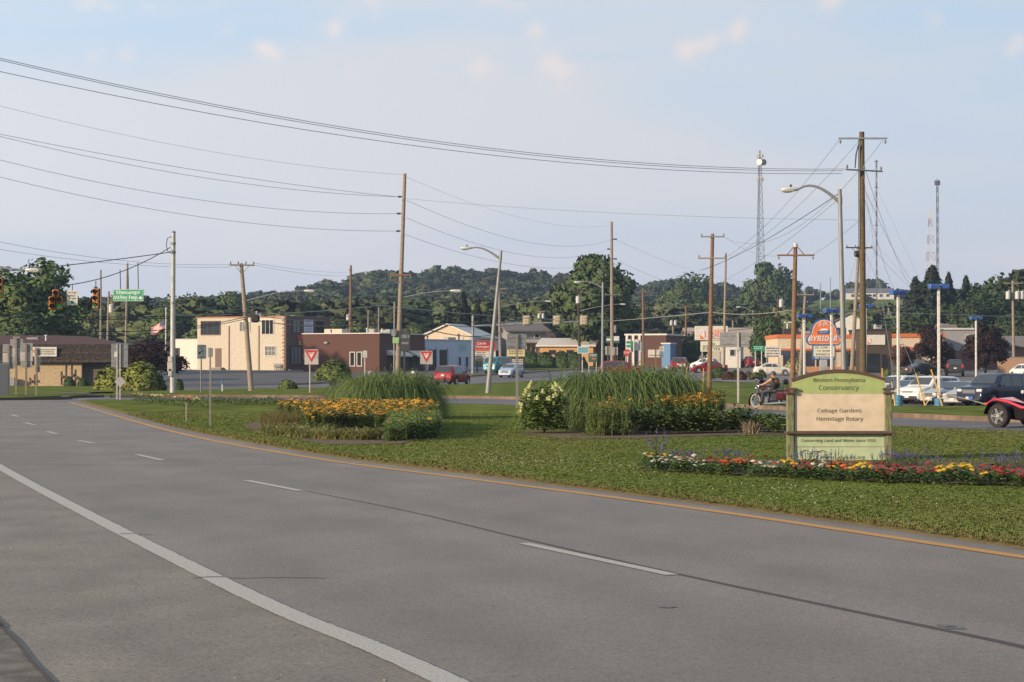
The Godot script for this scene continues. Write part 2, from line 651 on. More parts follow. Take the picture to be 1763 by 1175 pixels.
func build_setting() -> void:
	# ---- setting: land, roads, kerbs, turf, painted lines
	fine = speckle_tex("fine", 512, 0.84, 0.13, 0.05, 0.03)
	blotch = noise_tex("blotch", 0.012, 0.7, 1.0, 512, FastNoiseLite.TYPE_SIMPLEX_SMOOTH, 5, 1.5)
	patch = noise_tex("patch", 0.01, 0.72, 1.0, 512, FastNoiseLite.TYPE_SIMPLEX_SMOOTH, 4, 1.8)
	m_land = mat("land", Color(0.2, 0.255, 0.06), 0.95, {"spec": 0.05, "tex": noise_tex("turf", 0.06, 0.7, 1.0, 512), "scale": Vector3.ONE * 0.4, "wide": patch, "wide_scale": Vector3.ONE * 0.021})
	m_turf = mat("turf", Color(0.225, 0.27, 0.06), 0.95, {"spec": 0.05, "tex": noise_tex("turf", 0.06, 0.7, 1.0, 512), "scale": Vector3.ONE * 0.5, "wide": patch, "wide_scale": Vector3(0.07, 0.05, 0.09)})
	m_road = mat("road", Color(0.272, 0.24, 0.212), 0.86, {"tex": fine, "scale": Vector3.ONE * 0.17, "wide": noise_tex("road", 0.012, 0.9, 1.0, 512, FastNoiseLite.TYPE_SIMPLEX_SMOOTH, 5, 1.3), "wide_scale": Vector3(0.11, 0.1, 0.045), "bump": fine, "bump_cm": 0.25})
	m_shoulder = mat("shoulder", Color(0.28, 0.245, 0.205), 0.92, {"tex": fine, "scale": Vector3.ONE * 0.15, "wide": noise_tex("dust", 0.014, 0.88, 1.0, 512, FastNoiseLite.TYPE_SIMPLEX_SMOOTH, 5, 1.5), "wide_scale": Vector3(0.13, 0.1, 0.07), "bump": fine, "bump_cm": 0.6})
	m_lot = mat("lot", Color(0.13, 0.12, 0.125), 0.9, {"tex": fine, "scale": Vector3.ONE * 0.3, "wide": blotch, "wide_scale": Vector3.ONE * 0.04})
	m_far_road = mat("far_road", Color(0.2, 0.19, 0.2), 0.85, {"tex": fine, "scale": Vector3.ONE * 0.3, "wide": blotch, "wide_scale": Vector3.ONE * 0.03})
	m_kerb = mat("kerb", Color(0.34, 0.23, 0.15), 0.9, {"tex": fine, "scale": Vector3.ONE * 0.3, "wide": blotch, "wide_scale": Vector3.ONE * 0.2})
	m_walk = mat("walk", Color(0.3, 0.27, 0.23), 0.9, {"tex": fine, "scale": Vector3.ONE * 0.4, "wide": blotch, "wide_scale": Vector3.ONE * 0.1})
	m_white = mat("line_white", Color(0.62, 0.58, 0.52), 0.8, {"tex": noise_tex("wear", 0.09, 0.86, 1.0, 512, FastNoiseLite.TYPE_SIMPLEX_SMOOTH, 5, 2.2), "scale": Vector3.ONE * 0.8, "wide": fine, "wide_scale": Vector3.ONE * 0.7})
	m_yellow = mat("line_yellow", Color(0.72, 0.36, 0.07), 0.8, {"tex": noise_tex("wear", 0.09, 0.86, 1.0, 512, FastNoiseLite.TYPE_SIMPLEX_SMOOTH, 5, 2.2), "scale": Vector3.ONE * 0.8, "wide": fine, "wide_scale": Vector3.ONE * 0.7})
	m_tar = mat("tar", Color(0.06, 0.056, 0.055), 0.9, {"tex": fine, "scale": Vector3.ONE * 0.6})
	structure("ground", land_mesh(), m_land)

	var yellow := smooth_line([Vector2(16.0, -14.0), Vector2(8.6, 6.0), Vector2(4.353, 18.79), Vector2(2.124, 25.359), Vector2(-0.697, 32.54), Vector2(-3.803, 40.562), Vector2(-8.696, 56.854), Vector2(-16.737, 88.796), Vector2(-22.3, 111.0)])
	var edge := offset_line(yellow, -0.5)
	var white := smooth_line([Vector2(10.0, -14.0), Vector2(3.3, 0.0), Vector2(-0.347, 11.345), Vector2(-2.261, 16.82), Vector2(-8.371, 36.111), Vector2(-14.6, 57.0), Vector2(-20.6, 78.0), Vector2(-28.0, 102.0)])
	var road := []
	road.append_array(edge)
	road.append_array([Vector2(-22.0, 114.5), Vector2(-20.0, 134.0), Vector2(-24.6, 136.0), Vector2(-30.0, 121.0), Vector2(-120.0, 104.0), Vector2(-120.0, 86.0), Vector2(-34.0, 92.0)])
	road.append_array([Vector2(-25.0, 72.0), Vector2(-15.0, 40.0), Vector2(-7.0, 18.0), Vector2(0.0, -6.0), Vector2(3.0, -14.0)])
	var rb := MB.new()
	sheet(rb, poly(road), 0.008, 0.55, true)
	var wear := FastNoiseLite.new()
	wear.seed = 6
	wear.frequency = 0.16
	wear.fractal_octaves = 4
	for i in rb.v.size():
		var p := Vector2(rb.v[i].x, -rb.v[i].z)
		var d := 99.0
		for k in range(0, yellow.size() - 1, 2):
			var e: Vector2 = yellow[mini(k + 2, yellow.size() - 1)]
			d = minf(d, p.distance_to(Geometry2D.get_closest_point_to_segment(p, yellow[k], e)))
		var t := 1.0
		for c in [[0.85, 0.14], [2.55, 0.15], [4.45, 0.14], [6.1, 0.13]]:
			t -= c[1] * exp(-pow((d - c[0]) / 0.38, 2.0))
		t -= 0.06 * exp(-pow((d - 1.7) / 0.3, 2.0)) + 0.07 * exp(-pow((d - 5.25) / 0.3, 2.0))
		t += wear.get_noise_2d(p.x, p.y * 0.35) * 0.13
		rb.c[i] = Color(t, t, t)
	m_road.vertex_color_use_as_albedo = true
	structure("road", rb, m_road)
	var sh := []
	sh.append_array(white)
	sh.append_array([Vector2(-34.0, 91.0), Vector2(-25.0, 72.0), Vector2(-15.0, 40.0), Vector2(-7.0, 18.0), Vector2(0.0, -6.0), Vector2(3.0, -14.0)])
	var sb := MB.new()
	sheet(sb, poly(sh), 0.012)
	structure("shoulder", sb, m_shoulder)
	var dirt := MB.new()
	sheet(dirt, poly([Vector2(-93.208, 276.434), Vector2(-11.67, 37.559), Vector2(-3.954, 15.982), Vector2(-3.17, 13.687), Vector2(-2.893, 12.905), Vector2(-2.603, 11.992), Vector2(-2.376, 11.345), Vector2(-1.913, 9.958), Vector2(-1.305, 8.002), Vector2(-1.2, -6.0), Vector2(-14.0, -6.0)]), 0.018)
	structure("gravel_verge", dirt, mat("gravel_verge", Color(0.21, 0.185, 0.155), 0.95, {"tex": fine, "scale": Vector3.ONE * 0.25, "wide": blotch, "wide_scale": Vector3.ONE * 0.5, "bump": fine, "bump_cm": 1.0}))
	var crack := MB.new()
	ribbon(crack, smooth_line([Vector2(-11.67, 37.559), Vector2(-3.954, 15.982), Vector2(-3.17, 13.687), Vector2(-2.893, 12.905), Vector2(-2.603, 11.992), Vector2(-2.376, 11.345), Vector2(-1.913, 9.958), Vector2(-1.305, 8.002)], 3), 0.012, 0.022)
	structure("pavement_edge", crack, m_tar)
	# painted lines
	var wl := MB.new()
	var chip := rng(15)
	var wline := smooth_line(white.slice(6), 14)
	for i in wline.size() - 1:
		var near: float = clampf((44.0 - wline[i].y) / 20.0, 0.0, 1.0)
		var o := Vector2(chip.randf_range(-1, 1), 0) * 0.003 * near
		ribbon(wl, [wline[i] + o, wline[i + 1] + o], 0.095 * (1.0 - near * 0.06 * chip.randf()), 0.017)
	structure("edge_line_white", wl, m_white)
	var yl := MB.new()
	ribbon(yl, yellow, 0.085, 0.014)
	structure("edge_line_yellow", yl, m_yellow)
	var dash := MB.new()
	for d in [[Vector2(0.109, 20.292), Vector2(1.246, 17.151)], [Vector2(-3.833, 31.859), Vector2(-2.791, 29.117)], [Vector2(-7.086, 41.672), Vector2(-6.18, 39.003)], [Vector2(-9.823, 50.03), Vector2(-9.087, 48.017)], [Vector2(-12.084, 57.39), Vector2(-11.336, 55.004)], [Vector2(-14.86, 67.29), Vector2(-13.883, 64.168)], [Vector2(-17.95, 79.202), Vector2(-16.989, 75.845)], [Vector2(-23.4, 100.5), Vector2(-22.7, 97.8)], [Vector2(4.15, 8.2), Vector2(5.2, 5.2)]]:
		ribbon(dash, d, 0.06, 0.014)
	structure("lane_dashes", dash, m_white)
	var seam := MB.new()
	var sl := smooth_line([Vector2(5.6, 4.0), Vector2(3.1, 11.4), Vector2(2.908, 12.56), Vector2(2.259, 14.363), Vector2(1.255, 17.151), Vector2(0.127, 20.565), Vector2(-1.256, 24.944), Vector2(-2.755, 28.979)])
	for i in sl.size() - 1:
		ribbon(seam, [sl[i] + Vector2(0.07, 0.02), sl[i + 1] + Vector2(0.07, 0.02)], lerpf(0.05, 0.012, float(i) / sl.size()), 0.011)
	structure("pavement_seam", seam, m_tar)
	var rut := MB.new()
	for g in [[Vector2(-8.707, 37.559), Vector2(-5.639, 36.876), Vector2(-3.176, 37.559), Vector2(-1.23, 38.509)], [Vector2(-2.445, 16.866), Vector2(-2.277, 16.937), Vector2(-2.093, 16.89), Vector2(-1.834, 16.96), Vector2(-1.429, 16.913)], [Vector2(-3.798, 21.358), Vector2(-3.643, 21.433), Vector2(-3.472, 21.321)]]:
		ribbon(rut, g, 0.02, 0.02)
	structure("pavement_joint", rut, mat("joint", Color(0.195, 0.18, 0.165), 0.9, {"tex": fine}))
	var oil := MB.new()
	var ro := rng(5)
	for s in [[1630, 1080], [1645, 1084], [1150, 1048]]:
		var p: Vector2 = Vector2((s[0] - 881.5) / 3800.0, 1.0) * (1.6 * 3800.0 / (s[1] - 638.0))
		var q := PackedVector2Array()
		for k in 9:
			q.append(p + Vector2(cos(k * TAU / 9) * 0.055, sin(k * TAU / 9) * 0.09) * ro.randf_range(0.4, 1.3))
		sheet(oil, q, 0.012)
	structure("oil_stains", oil, mat("oil", Color(0.16, 0.147, 0.135), 0.7, {"tex": fine}))

	# the island between the two carriageways
	var ramp_near := smooth_line([Vector2(-20.771, 115.851), Vector2(-17.556, 114.759), Vector2(-13.083, 112.634), Vector2(-8.044, 108.612), Vector2(-3.566, 103.09), Vector2(0.346, 97.318), Vector2(4.6, 83.0), Vector2(10.649, 61.758), Vector2(12.483, 53.836), Vector2(21.0, 42.0), Vector2(36.0, 20.0), Vector2(52.0, -4.0)])
	var isl := []
	isl.append_array(offset_line(yellow, -0.48))
	isl.append(Vector2(-22.0, 115.0))
	isl.append_array(ramp_near)
	isl.append_array([Vector2(46.0, -12.0)])
	var island := poly(isl)
	turf("island_lawn", island, 0.07, m_turf)
	var ramp_far := smooth_line([Vector2(-23.227, 128.044), Vector2(-19.797, 129.406), Vector2(-12.852, 128.044), Vector2(-4.339, 125.404), Vector2(0.424, 119.258), Vector2(6.081, 105.779), Vector2(9.54, 92.862), Vector2(11.365, 83.324), Vector2(12.823, 74.362), Vector2(15.5, 66.846), Vector2(24.0, 55.0), Vector2(40.0, 33.0), Vector2(60.0, 5.0)])
	var ramp := ramp_far.duplicate()
	var back := ramp_near.duplicate()
	back.reverse()
	ramp.append_array(back)
	ramp.append(Vector2(-23.5, 112.0))
	var rr := MB.new()
	sheet(rr, poly(ramp), 0.012)
	structure("turning_road", rr, m_far_road)
	kerb("kerb", ramp_far, 0.17, 0.3, m_kerb, 0.0)
	var lip := MB.new()
	ribbon(lip, offset_line(ramp_near, -0.13), 0.11, 0.075)
	structure("kerb_lip", lip, m_kerb)
	# far side of the turning road: raised verge
	var lawn := offset_line(ramp_far, 0.28)
	lawn.append_array([Vector2(60.0, 88.0), Vector2(60.0, 108.0), Vector2(26.0, 112.0), Vector2(20.5, 122.0), Vector2(21.0, 165.0), Vector2(19.0, 205.0), Vector2(12.0, 222.0), Vector2(2.2, 213.0), Vector2(-7.0, 189.0), Vector2(-15.0, 172.0), Vector2(-24.0, 158.0), Vector2(-27.0, 150.0)])
	var lw := MB.new()
	sheet(lw, poly(lawn), 0.15)
	structure("verge_lawn", lw, m_turf)
	# kerb and verge of the far corner on the left
	kerb("corner_kerb", smooth_line([Vector2(-120.0, 106.0), Vector2(-60.0, 113.0), Vector2(-27.125, 116.965), Vector2(-25.124, 125.404), Vector2(-24.14, 130.797), Vector2(-26.6, 139.0), Vector2(-29.0, 146.0)], 4), 0.15, 0.35, mat("kerb_dark", Color(0.07, 0.055, 0.045), 0.95, {"tex": fine}), 0.0)
	var vl := MB.new()
	sheet(vl, poly([Vector2(-120.0, 108.0), Vector2(-60.0, 115.5), Vector2(-27.931, 120.439), Vector2(-25.926, 129.406), Vector2(-26.8, 141.0), Vector2(-29.0, 150.0), Vector2(-27.5, 158.0), Vector2(-30.0, 166.0), Vector2(-40.0, 212.0), Vector2(-120.0, 214.0)]), 0.1)
	structure("corner_lawn", vl, m_turf)
	var sw := MB.new()
	ribbon(sw, smooth_line([Vector2(-100.0, 122.0), Vector2(-45.0, 130.5), Vector2(-30.5, 138.0), Vector2(-28.6, 147.0)], 5), 0.7, 0.13)
	structure("pavement", sw, m_walk)
	# the highway beyond, the lots and the side street
	var hw := MB.new()
	sheet(hw, poly([Vector2(-60.0, 148.0), Vector2(-30.0, 155.0), Vector2(-24.0, 159.5), Vector2(-15.0, 173.0), Vector2(-7.0, 190.0), Vector2(2.2, 214.5), Vector2(14.0, 262.0), Vector2(30.0, 330.0), Vector2(54.0, 440.0), Vector2(42.0, 440.0), Vector2(20.0, 340.0), Vector2(8.3, 290.0), Vector2(-4.4, 241.0), Vector2(-14.0, 215.0), Vector2(-20.0, 196.0), Vector2(-27.0, 180.0), Vector2(-60.0, 172.0)]), 0.03)
	structure("highway", hw, m_far_road)
	kerb("highway_kerb", [Vector2(-20.0, 197.0), Vector2(-14.0, 216.0), Vector2(-4.6, 241.5), Vector2(8.1, 290.5), Vector2(19.8, 341.0)], 0.2, 0.5, m_kerb, 0.0)
	var ld := MB.new()
	for k in 9:
		var a := Vector2(-11.0, 190.0).lerp(Vector2(14.0, 290.0), k / 8.0)
		ribbon(ld, [a, a + Vector2(0.7, 2.9)], 0.08, 0.05)
	structure("highway_dashes", ld, m_white)
	var lot := MB.new()
	sheet(lot, poly([Vector2(-29.5, 159.0), Vector2(-22.5, 161.0), Vector2(-16.5, 178.0), Vector2(-20.0, 197.0), Vector2(-14.5, 217.0), Vector2(-4.8, 243.0), Vector2(7.0, 293.0), Vector2(4.0, 330.0), Vector2(-60.0, 330.0), Vector2(-48.0, 230.0), Vector2(-39.0, 200.0)]), 0.024)
	structure("parking_lot", lot, m_lot)
	var gl := MB.new()
	sheet(gl, poly([Vector2(-22.5, 161.0), Vector2(-14.0, 181.5), Vector2(-17.5, 181.0), Vector2(-24.5, 165.0)]), 0.1)
	sheet(gl, poly([Vector2(-13.0, 219.5), Vector2(-5.0, 242.5), Vector2(7.6, 291.0), Vector2(5.6, 291.0), Vector2(-6.5, 246.0), Vector2(-15.0, 221.0)]), 0.12)
	sheet(gl, poly([Vector2(7.8, 291.0), Vector2(19.5, 342.0), Vector2(30.0, 400.0), Vector2(0.0, 400.0), Vector2(-4.0, 300.0)]), 0.1)
	structure("lot_verges", gl, m_turf)
	var dl := MB.new()
	sheet(dl, poly([Vector2(26.0, 112.0), Vector2(60.0, 106.0), Vector2(80.0, 165.0), Vector2(30.0, 168.0), Vector2(21.0, 160.0), Vector2(20.8, 122.0)]), 0.03)
	structure("dealer_lot", dl, m_lot)
	var st := MB.new()
	sheet(st, poly([Vector2(14.5, 258.0), Vector2(13.0, 232.0), Vector2(22.0, 214.0), Vector2(36.0, 206.0), Vector2(110.0, 200.0), Vector2(110.0, 340.0), Vector2(34.0, 340.0)]), 0.026)
	structure("side_street", st, mat("street", Color(0.26, 0.225, 0.195), 0.9, {"tex": fine, "scale": Vector3.ONE * 0.3, "wide": blotch, "wide_scale": Vector3.ONE * 0.03}))

func face(side: String, w: float, d: float) -> Transform3D:
	match side:
		"left":
			return Transform3D(Basis(Vector3(0, 0, 1), Vector3.UP, Vector3(-1, 0, 0)), Vector3(-w * 0.5, 0, -d * 0.5))
		"right":
			return Transform3D(Basis(Vector3(0, 0, -1), Vector3.UP, Vector3(1, 0, 0)), Vector3(w * 0.5, 0, -d * 0.5))
	return Transform3D.IDENTITY

# a box on a wall: u along it, v upwards to its foot, standing proud by out
func plate(t: Node, called: String, f: Transform3D, u: float, v: float, w: float, h: float, out: float, m: Material) -> MeshInstance3D:
	var b := MB.new()
	b.xf = f
	b.box(Vector3(u, v + h * 0.5, out * 0.5 - 0.02), Vector3(w, h, out + 0.04))
	return part(t, called, b, m)

func window(t: Node, f: Transform3D, u: float, v: float, w: float, h: float, frame: Material, glass: Material, bars := 0, cross := 0) -> MeshInstance3D:
	var b := MB.new()
	b.xf = f
	var e := 0.09
	for s in [-1.0, 1.0]:
		b.box(Vector3(u + s * (w - e) * 0.5, v + h * 0.5, 0.03), Vector3(e, h, 0.1))
		b.box(Vector3(u, v + h * 0.5 + s * (h - e) * 0.5, 0.028), Vector3(w - 2 * e, e, 0.1))
	for k in bars:
		b.box(Vector3(u - w * 0.5 + w * (k + 1) / (bars + 1), v + h * 0.5, 0.022), Vector3(0.05, h - 2 * e, 0.08))
	for k in cross:
		b.box(Vector3(u, v + h * (k + 1) / (cross + 1), 0.02), Vector3(w - 2 * e, 0.05, 0.07))
	var o := part(t, "window", b, frame)
	var g := MB.new()
	g.xf = f
	g.box(Vector3(u, v + h * 0.5, 0.0), Vector3(w - e, h - e, 0.025))
	part(o, "pane", g, glass)
	return o

func block(t: Node, called: String, w: float, h: float, d: float, m: Material, deep := 1.5) -> MeshInstance3D:
	var b := MB.new()
	b.box(Vector3(0, (h - deep) * 0.5, -d * 0.5), Vector3(w, h + deep, d))
	return part(t, called, b, m)

func cap(t: Node, w: float, h: float, d: float, m: Material, over := 0.12, thick := 0.18, called := "roof") -> MeshInstance3D:
	var b := MB.new()
	b.box(Vector3(0, h + thick * 0.5, -d * 0.5), Vector3(w + over * 2, thick, d + over * 2))
	return part(t, called, b, m)

func gable(t: Node, w: float, h: float, d: float, rise: float, m: Material, wallm: Material, over := 0.5, along := false) -> void:
	# ridge along z (the gable end faces the front) or, if along, along x
	var b := MB.new()
	var g := MB.new()
	var q := Basis(Vector3.UP, PI / 2) if along else Basis.IDENTITY
	var hw := (d if along else w) * 0.5
	var hd := (w if along else d) * 0.5
	for m2 in [b, g]:
		m2.xf = Transform3D(q, Vector3(0, 0, -d * 0.5))
	var k := rise / hw
	g.prism(PackedVector2Array([Vector2(-hw, h), Vector2(hw, h), Vector2(0, h + rise)]), -hd, hd)
	part(t, "gable_wall", g, wallm)
	for s in [-1.0, 1.0]:
		b.prism(PackedVector2Array([Vector2(0.0, h + rise + 0.05), Vector2(s * (hw + over), h + rise + 0.05 - k * (hw + over)), Vector2(s * (hw + over), h + rise + 0.28 - k * (hw + over)), Vector2(0.0, h + rise + 0.28)]), -hd - over, hd + over)
	part(t, "roof", b, m)

func strips(t: Node, called: String, f: Transform3D, u: float, v: float, w: float, rows: int, tall: float, gap: float, m: Material, s: int) -> void:   # rows of small print too far away to read
	var b := MB.new()
	b.xf = f
	var r := rng(s)
	for k in rows:
		var x := -w * 0.5
		while x < w * 0.5 - 0.05:
			var l := minf(r.randf_range(0.5, 1.6) * tall * 1.6, w * 0.5 - x)
			b.box(Vector3(u + x + l * 0.5, v - k * gap, 0.006), Vector3(l, tall * r.randf_range(0.7, 1.0), 0.012))
			x += l + tall * 0.5
	part(t, called, b, m).set_meta("kind", "stuff")

func build_buildings() -> void:
	# ---- buildings
	grime = noise_tex("grime", 0.02, 0.82, 1.0)
	m_glass = mat("glass_dark", Color(0.02, 0.024, 0.028), 0.06, {"spec": 0.6})
	m_pale_glass = mat("glass_pale", Color(0.16, 0.17, 0.17), 0.1)
	m_tan = paint("tan_wall", 0.5, 0.37, 0.22, 0.85)
	m_beige = paint("beige_wall", 0.58, 0.51, 0.41, 0.85)
	m_brown = mat("brown_brick", Color(0.14, 0.1, 0.082), 0.9, {"tex": noise_tex("brickish", 0.09, 0.7, 1.0), "scale": Vector3(0.5, 1.4, 0.5)})
	m_red_brick = mat("red_brick", Color(0.13, 0.058, 0.04), 0.9, {"tex": noise_tex("brickish", 0.09, 0.7, 1.0), "scale": Vector3(0.3, 1.6, 0.3)})
	m_shingle = mat("shingle", Color(0.1, 0.075, 0.06), 0.95, {"tex": noise_tex("shakes", 0.08, 0.35, 1.0, 256, FastNoiseLite.TYPE_CELLULAR, 2, 1.6), "scale": Vector3(0.55, 0.3, 0.5)})
	m_maroon = mat("maroon_roof", Color(0.075, 0.03, 0.027), 0.9, {"tex": grime, "scale": Vector3.ONE * 0.4})
	m_trim = paint("white_trim", 0.62, 0.6, 0.56)
	m_dark = paint("dark_trim", 0.035, 0.03, 0.028)
	m_bluewall = paint("pale_blue_wall", 0.52, 0.56, 0.68, 0.8)
	m_navy = paint("navy_trim", 0.03, 0.055, 0.13)
	m_grey = paint("grey_wall", 0.3, 0.3, 0.31)
	m_roof_grey = paint("grey_roof", 0.17, 0.155, 0.15, 0.95)
	m_cream = paint("cream_wall", 0.66, 0.53, 0.38, 0.8)
	m_orange = paint("orange_band", 0.6, 0.16, 0.045, 0.6)
	m_chocolate = paint("chocolate_wall", 0.07, 0.047, 0.036, 0.85)
	m_print = paint("print_dark", 0.04, 0.04, 0.045)
	m_print_pale = paint("print_pale", 0.7, 0.7, 0.68)
	m_sign_white = paint("sign_white", 0.66, 0.63, 0.56)
	m_red = paint("sign_red", 0.5, 0.03, 0.03, 0.5)
	m_concrete = mat("concrete", Color(0.32, 0.29, 0.25), 0.9, {"tex": fine, "scale": Vector3.ONE * 0.3})
	m_pipe = paint("pipe_brown", 0.13, 0.07, 0.05)
	F = face("front", 0, 0)

	# low tan building at the left
	var t := thing("tan_office", "low tan office with shaggy brown shingle mansard behind the route signs", "building", Vector3(-48.29, 0, -215.0))
	var w := 12.67
	block(t, "wall", w, 4.0, 11.0, m_tan)
	var mans := MB.new()
	mans.xf = Transform3D(Basis(Vector3(0, 0, 1), Vector3.UP, Vector3(-1, 0, 0)), Vector3.ZERO)
	mans.prism(poly([Vector2(0.0, 2.3), Vector2(0.55, 2.34), Vector2(0.15, 4.15), Vector2(0.0, 4.15)]), -w * 0.5 - 3.9, w * 0.5 + 0.3)
	var mo := part(t, "mansard", mans, m_shingle)
	# courses of shakes, each row its own proud strip
	var shr := rng(77)
	for row in 6:
		var sb2 := MB.new()
		var x := -w * 0.5 - 0.2
		while x < w * 0.5 + 3.7:
			var l := shr.randf_range(0.3, 0.75)
			var yy := 2.4 + row * 0.29
			var zz := 0.53 - 0.4 * (yy - 2.34) / 1.81
			sb2.box(Vector3(x + l * 0.5, yy + 0.12, zz + 0.02 + shr.randf() * 0.05), Vector3(l - 0.03, 0.27 + shr.randf() * 0.04, 0.05), Basis(Vector3.RIGHT, -0.21))
			x += l
		part(mo, "shingle_course", sb2, mat("shingle_%d" % (row % 3), [Color(0.115, 0.085, 0.065), Color(0.09, 0.068, 0.055), Color(0.075, 0.058, 0.05)][row % 3], 0.95, {"tex": noise_tex("shakes", 0.08, 0.35, 1.0), "scale": Vector3(0.55, 0.3, 0.5)}))
	var rec := MB.new()
	rec.box(Vector3(w * 0.5 + 1.95, 1.2, -5.2), Vector3(3.9, 5.6, 9.0))
	part(t, "side_wall", rec, paint("grey_brown", 0.13, 0.105, 0.08, 0.9))
	window(t, Transform3D(Basis.IDENTITY, Vector3(w * 0.5 + 1.9, 0, -0.6)), 0.9, 0.9, 0.9, 1.3, m_trim, m_glass, 1)
	var hip := MB.new()
	hip.xf = Transform3D(Basis.IDENTITY, Vector3(0, 4.15, 0))
	for q in [[Vector3(-w * 0.5, 0, -1.5), Vector3(w * 0.5 + 3.6, 0, -1.5), Vector3(w * 0.5 - 1.0, 0.95, -5.5), Vector3(-w * 0.5, 0.95, -5.5)], [Vector3(-w * 0.5, 0, -10.0), Vector3(w * 0.5 + 3.6, 0, -10.0), Vector3(w * 0.5 - 1.0, 0.95, -5.5), Vector3(-w * 0.5, 0.95, -5.5)]]:
		hip.quad(q[0], q[1], q[2], q[3], Vector3(0, 1, 0.1))
	hip.tri(Vector3(w * 0.5 + 3.6, 0, -1.5), Vector3(w * 0.5 + 3.6, 0, -10.0), Vector3(w * 0.5 - 1.0, 0.95, -5.5), Vector3(1, 1, 0))
	hip.box(Vector3(1.8, -0.04, -5.7), Vector3(w + 3.6, 0.06, 8.8))
	part(t, "roof", hip, m_maroon)
	var sp := plate(t, "sign_panel", Transform3D(Basis.IDENTITY, Vector3(0, 0, 0.62)), 2.77, 2.95, 2.55, 0.92, 0.05, m_sign_white)
	strips(sp, "print", Transform3D(Basis.IDENTITY, Vector3(0, 0, 0.675)), 2.77 + 0.3, 3.6, 1.6, 3, 0.09, 0.2, m_print, 3)
	var em := MB.new()
	em.lathe(Vector3(2.77 - 0.95, 3.45, 0.67), [Vector2(0.16, 0.0), Vector2(0.16, 0.02), Vector2(0.0, 0.02)], 8, Basis(Vector3.RIGHT, PI / 2))
	part(sp, "emblem", em, paint("marigold", 0.6, 0.25, 0.05))
	for k in 7:
		var u: float = [1.3, 1.75, 4.35, 4.8, 5.35, 5.7, -0.6][k]
		var p1 := MB.new()
		p1.cyl(Vector3(u, 0.2, 0.06), Vector3(u, [0.9, 1.2, 1.5, 2.2, 2.2, 1.7, 0.7][k], 0.06), 0.04)
		p1.box(Vector3(u + 0.12, [0.55, 0.6, 1.0, 0.95, 1.15, 0.9, 0.4][k], 0.12), Vector3(0.26, 0.24, 0.18))
		part(t, "meter_pipe", p1, m_pipe)
	var ac := MB.new()
	ac.bevel(Vector3(-0.35, 0.5, 0.6), Vector3(0.75, 0.8, 0.6), 0.04)
	part(t, "cooling_unit", ac, m_grey)

	# dark store with pale lettering behind the burgundy tree
	t = thing("slate_store", "dark slate store with pale lettering beside the white annex", "building", Vector3(-51.84, 0.8, -318.0))
	block(t, "wall", 8.2, 4.9, 9.0, paint("slate", 0.035, 0.042, 0.055))
	cap(t, 8.2, 4.9, 9.0, m_dark)
	letters(t, "McCown", Vector3(2.1, 3.3, 0.02), 0.62, 2.6, paint("pale_blue_letter", 0.14, 0.18, 0.24))
	t = thing("white_annex", "small white rendered annex left of the two storey beige building", "building", Vector3(-43.94, 1.05, -299.0), -0.42)
	block(t, "wall", 5.4, 4.72, 6.0, paint("white_wall", 0.7, 0.65, 0.58))
	cap(t, 5.4, 4.72, 6.0, m_trim, 0.06, 0.1)
	window(t, F, -2.0, 2.1, 1.4, 1.5, m_pipe, m_glass)
	t = thing("house_cluster", "little house with tan gable far behind the burgundy tree", "house", Vector3(-60.77, 1.5, -360.0), -0.3)
	block(t, "wall", 6.0, 3.4, 7.0, m_tan)
	gable(t, 6.0, 3.4, 7.0, 1.5, m_maroon, m_tan)

	# two storey beige building with the brown brick front
	var bx := -29.67
	t = thing("beige_building", "two storey beige building with red brick corner and brown brick shop front", "building", Vector3(bx, land(bx, 288.0), -288.0), deg_to_rad(-25))
	var bl := MB.new()
	bl.box(Vector3(-6.75, 2.9, -5.6), Vector3(13.5, 8.2, 11.2))
	part(t, "wall", bl, m_beige)
	var ff := Transform3D(Basis.IDENTITY, Vector3(-13.5, 0, 0))
	var fr := Transform3D(Basis(Vector3(0, 0, -1), Vector3.UP, Vector3(1, 0, 0)), Vector3(0, 0, 0))
	var brk := MB.new()
	brk.box(Vector3(0.12, 3.0, -5.65), Vector3(0.3, 8.4, 11.5))
	part(t, "brick_front", brk, m_brown)
	var cp := MB.new()
	cp.box(Vector3(-6.85, 7.06, -5.6), Vector3(13.7, 0.14, 11.4))
	part(t, "coping", cp, paint("terracotta", 0.42, 0.17, 0.07))
	for k in 14:
		var qb := MB.new()
		qb.box(Vector3(-0.14 - (0.06 if k % 2 else 0.0), 0.3 + k * 0.48, 0.012), Vector3(0.3 if k % 2 == 0 else 0.42, 0.3, 0.06))
		part(t, "quoin", qb, paint("quoin", 0.33, 0.17, 0.09))
	for a in [[2.1, 4.7, 3.1, 1.9], [7.4, 5.1, 1.7, 1.4], [10.9, 4.7, 1.9, 2.0], [11.3, 1.9, 1.7, 1.35]]:
		var g1: Material = [m_glass, m_pale_glass, m_glass, m_pale_glass][int(a[0]) % 4]
		window(t, ff, a[0], a[1], a[2], a[3], m_pipe if a[0] < 3 else m_trim, g1, 2 if a[2] > 1.6 else 0, 1 if a[1] < 2 else 0)
	for u in [4.95, 9.55]:
		var dp := MB.new()
		dp.box(Vector3(u - 13.5, 2.9, 0.07), Vector3(0.14, 6.0, 0.12))
		part(t, "downspout", dp, paint("beige_pipe", 0.33, 0.26, 0.18))
	plate(t, "door", ff, 3.3, 0.45, 0.95, 2.5, 0.05, m_pipe)
	plate(t, "door_step", ff, 3.4, 0.0, 1.5, 0.4, 0.7, m_concrete)
	var mt := MB.new()
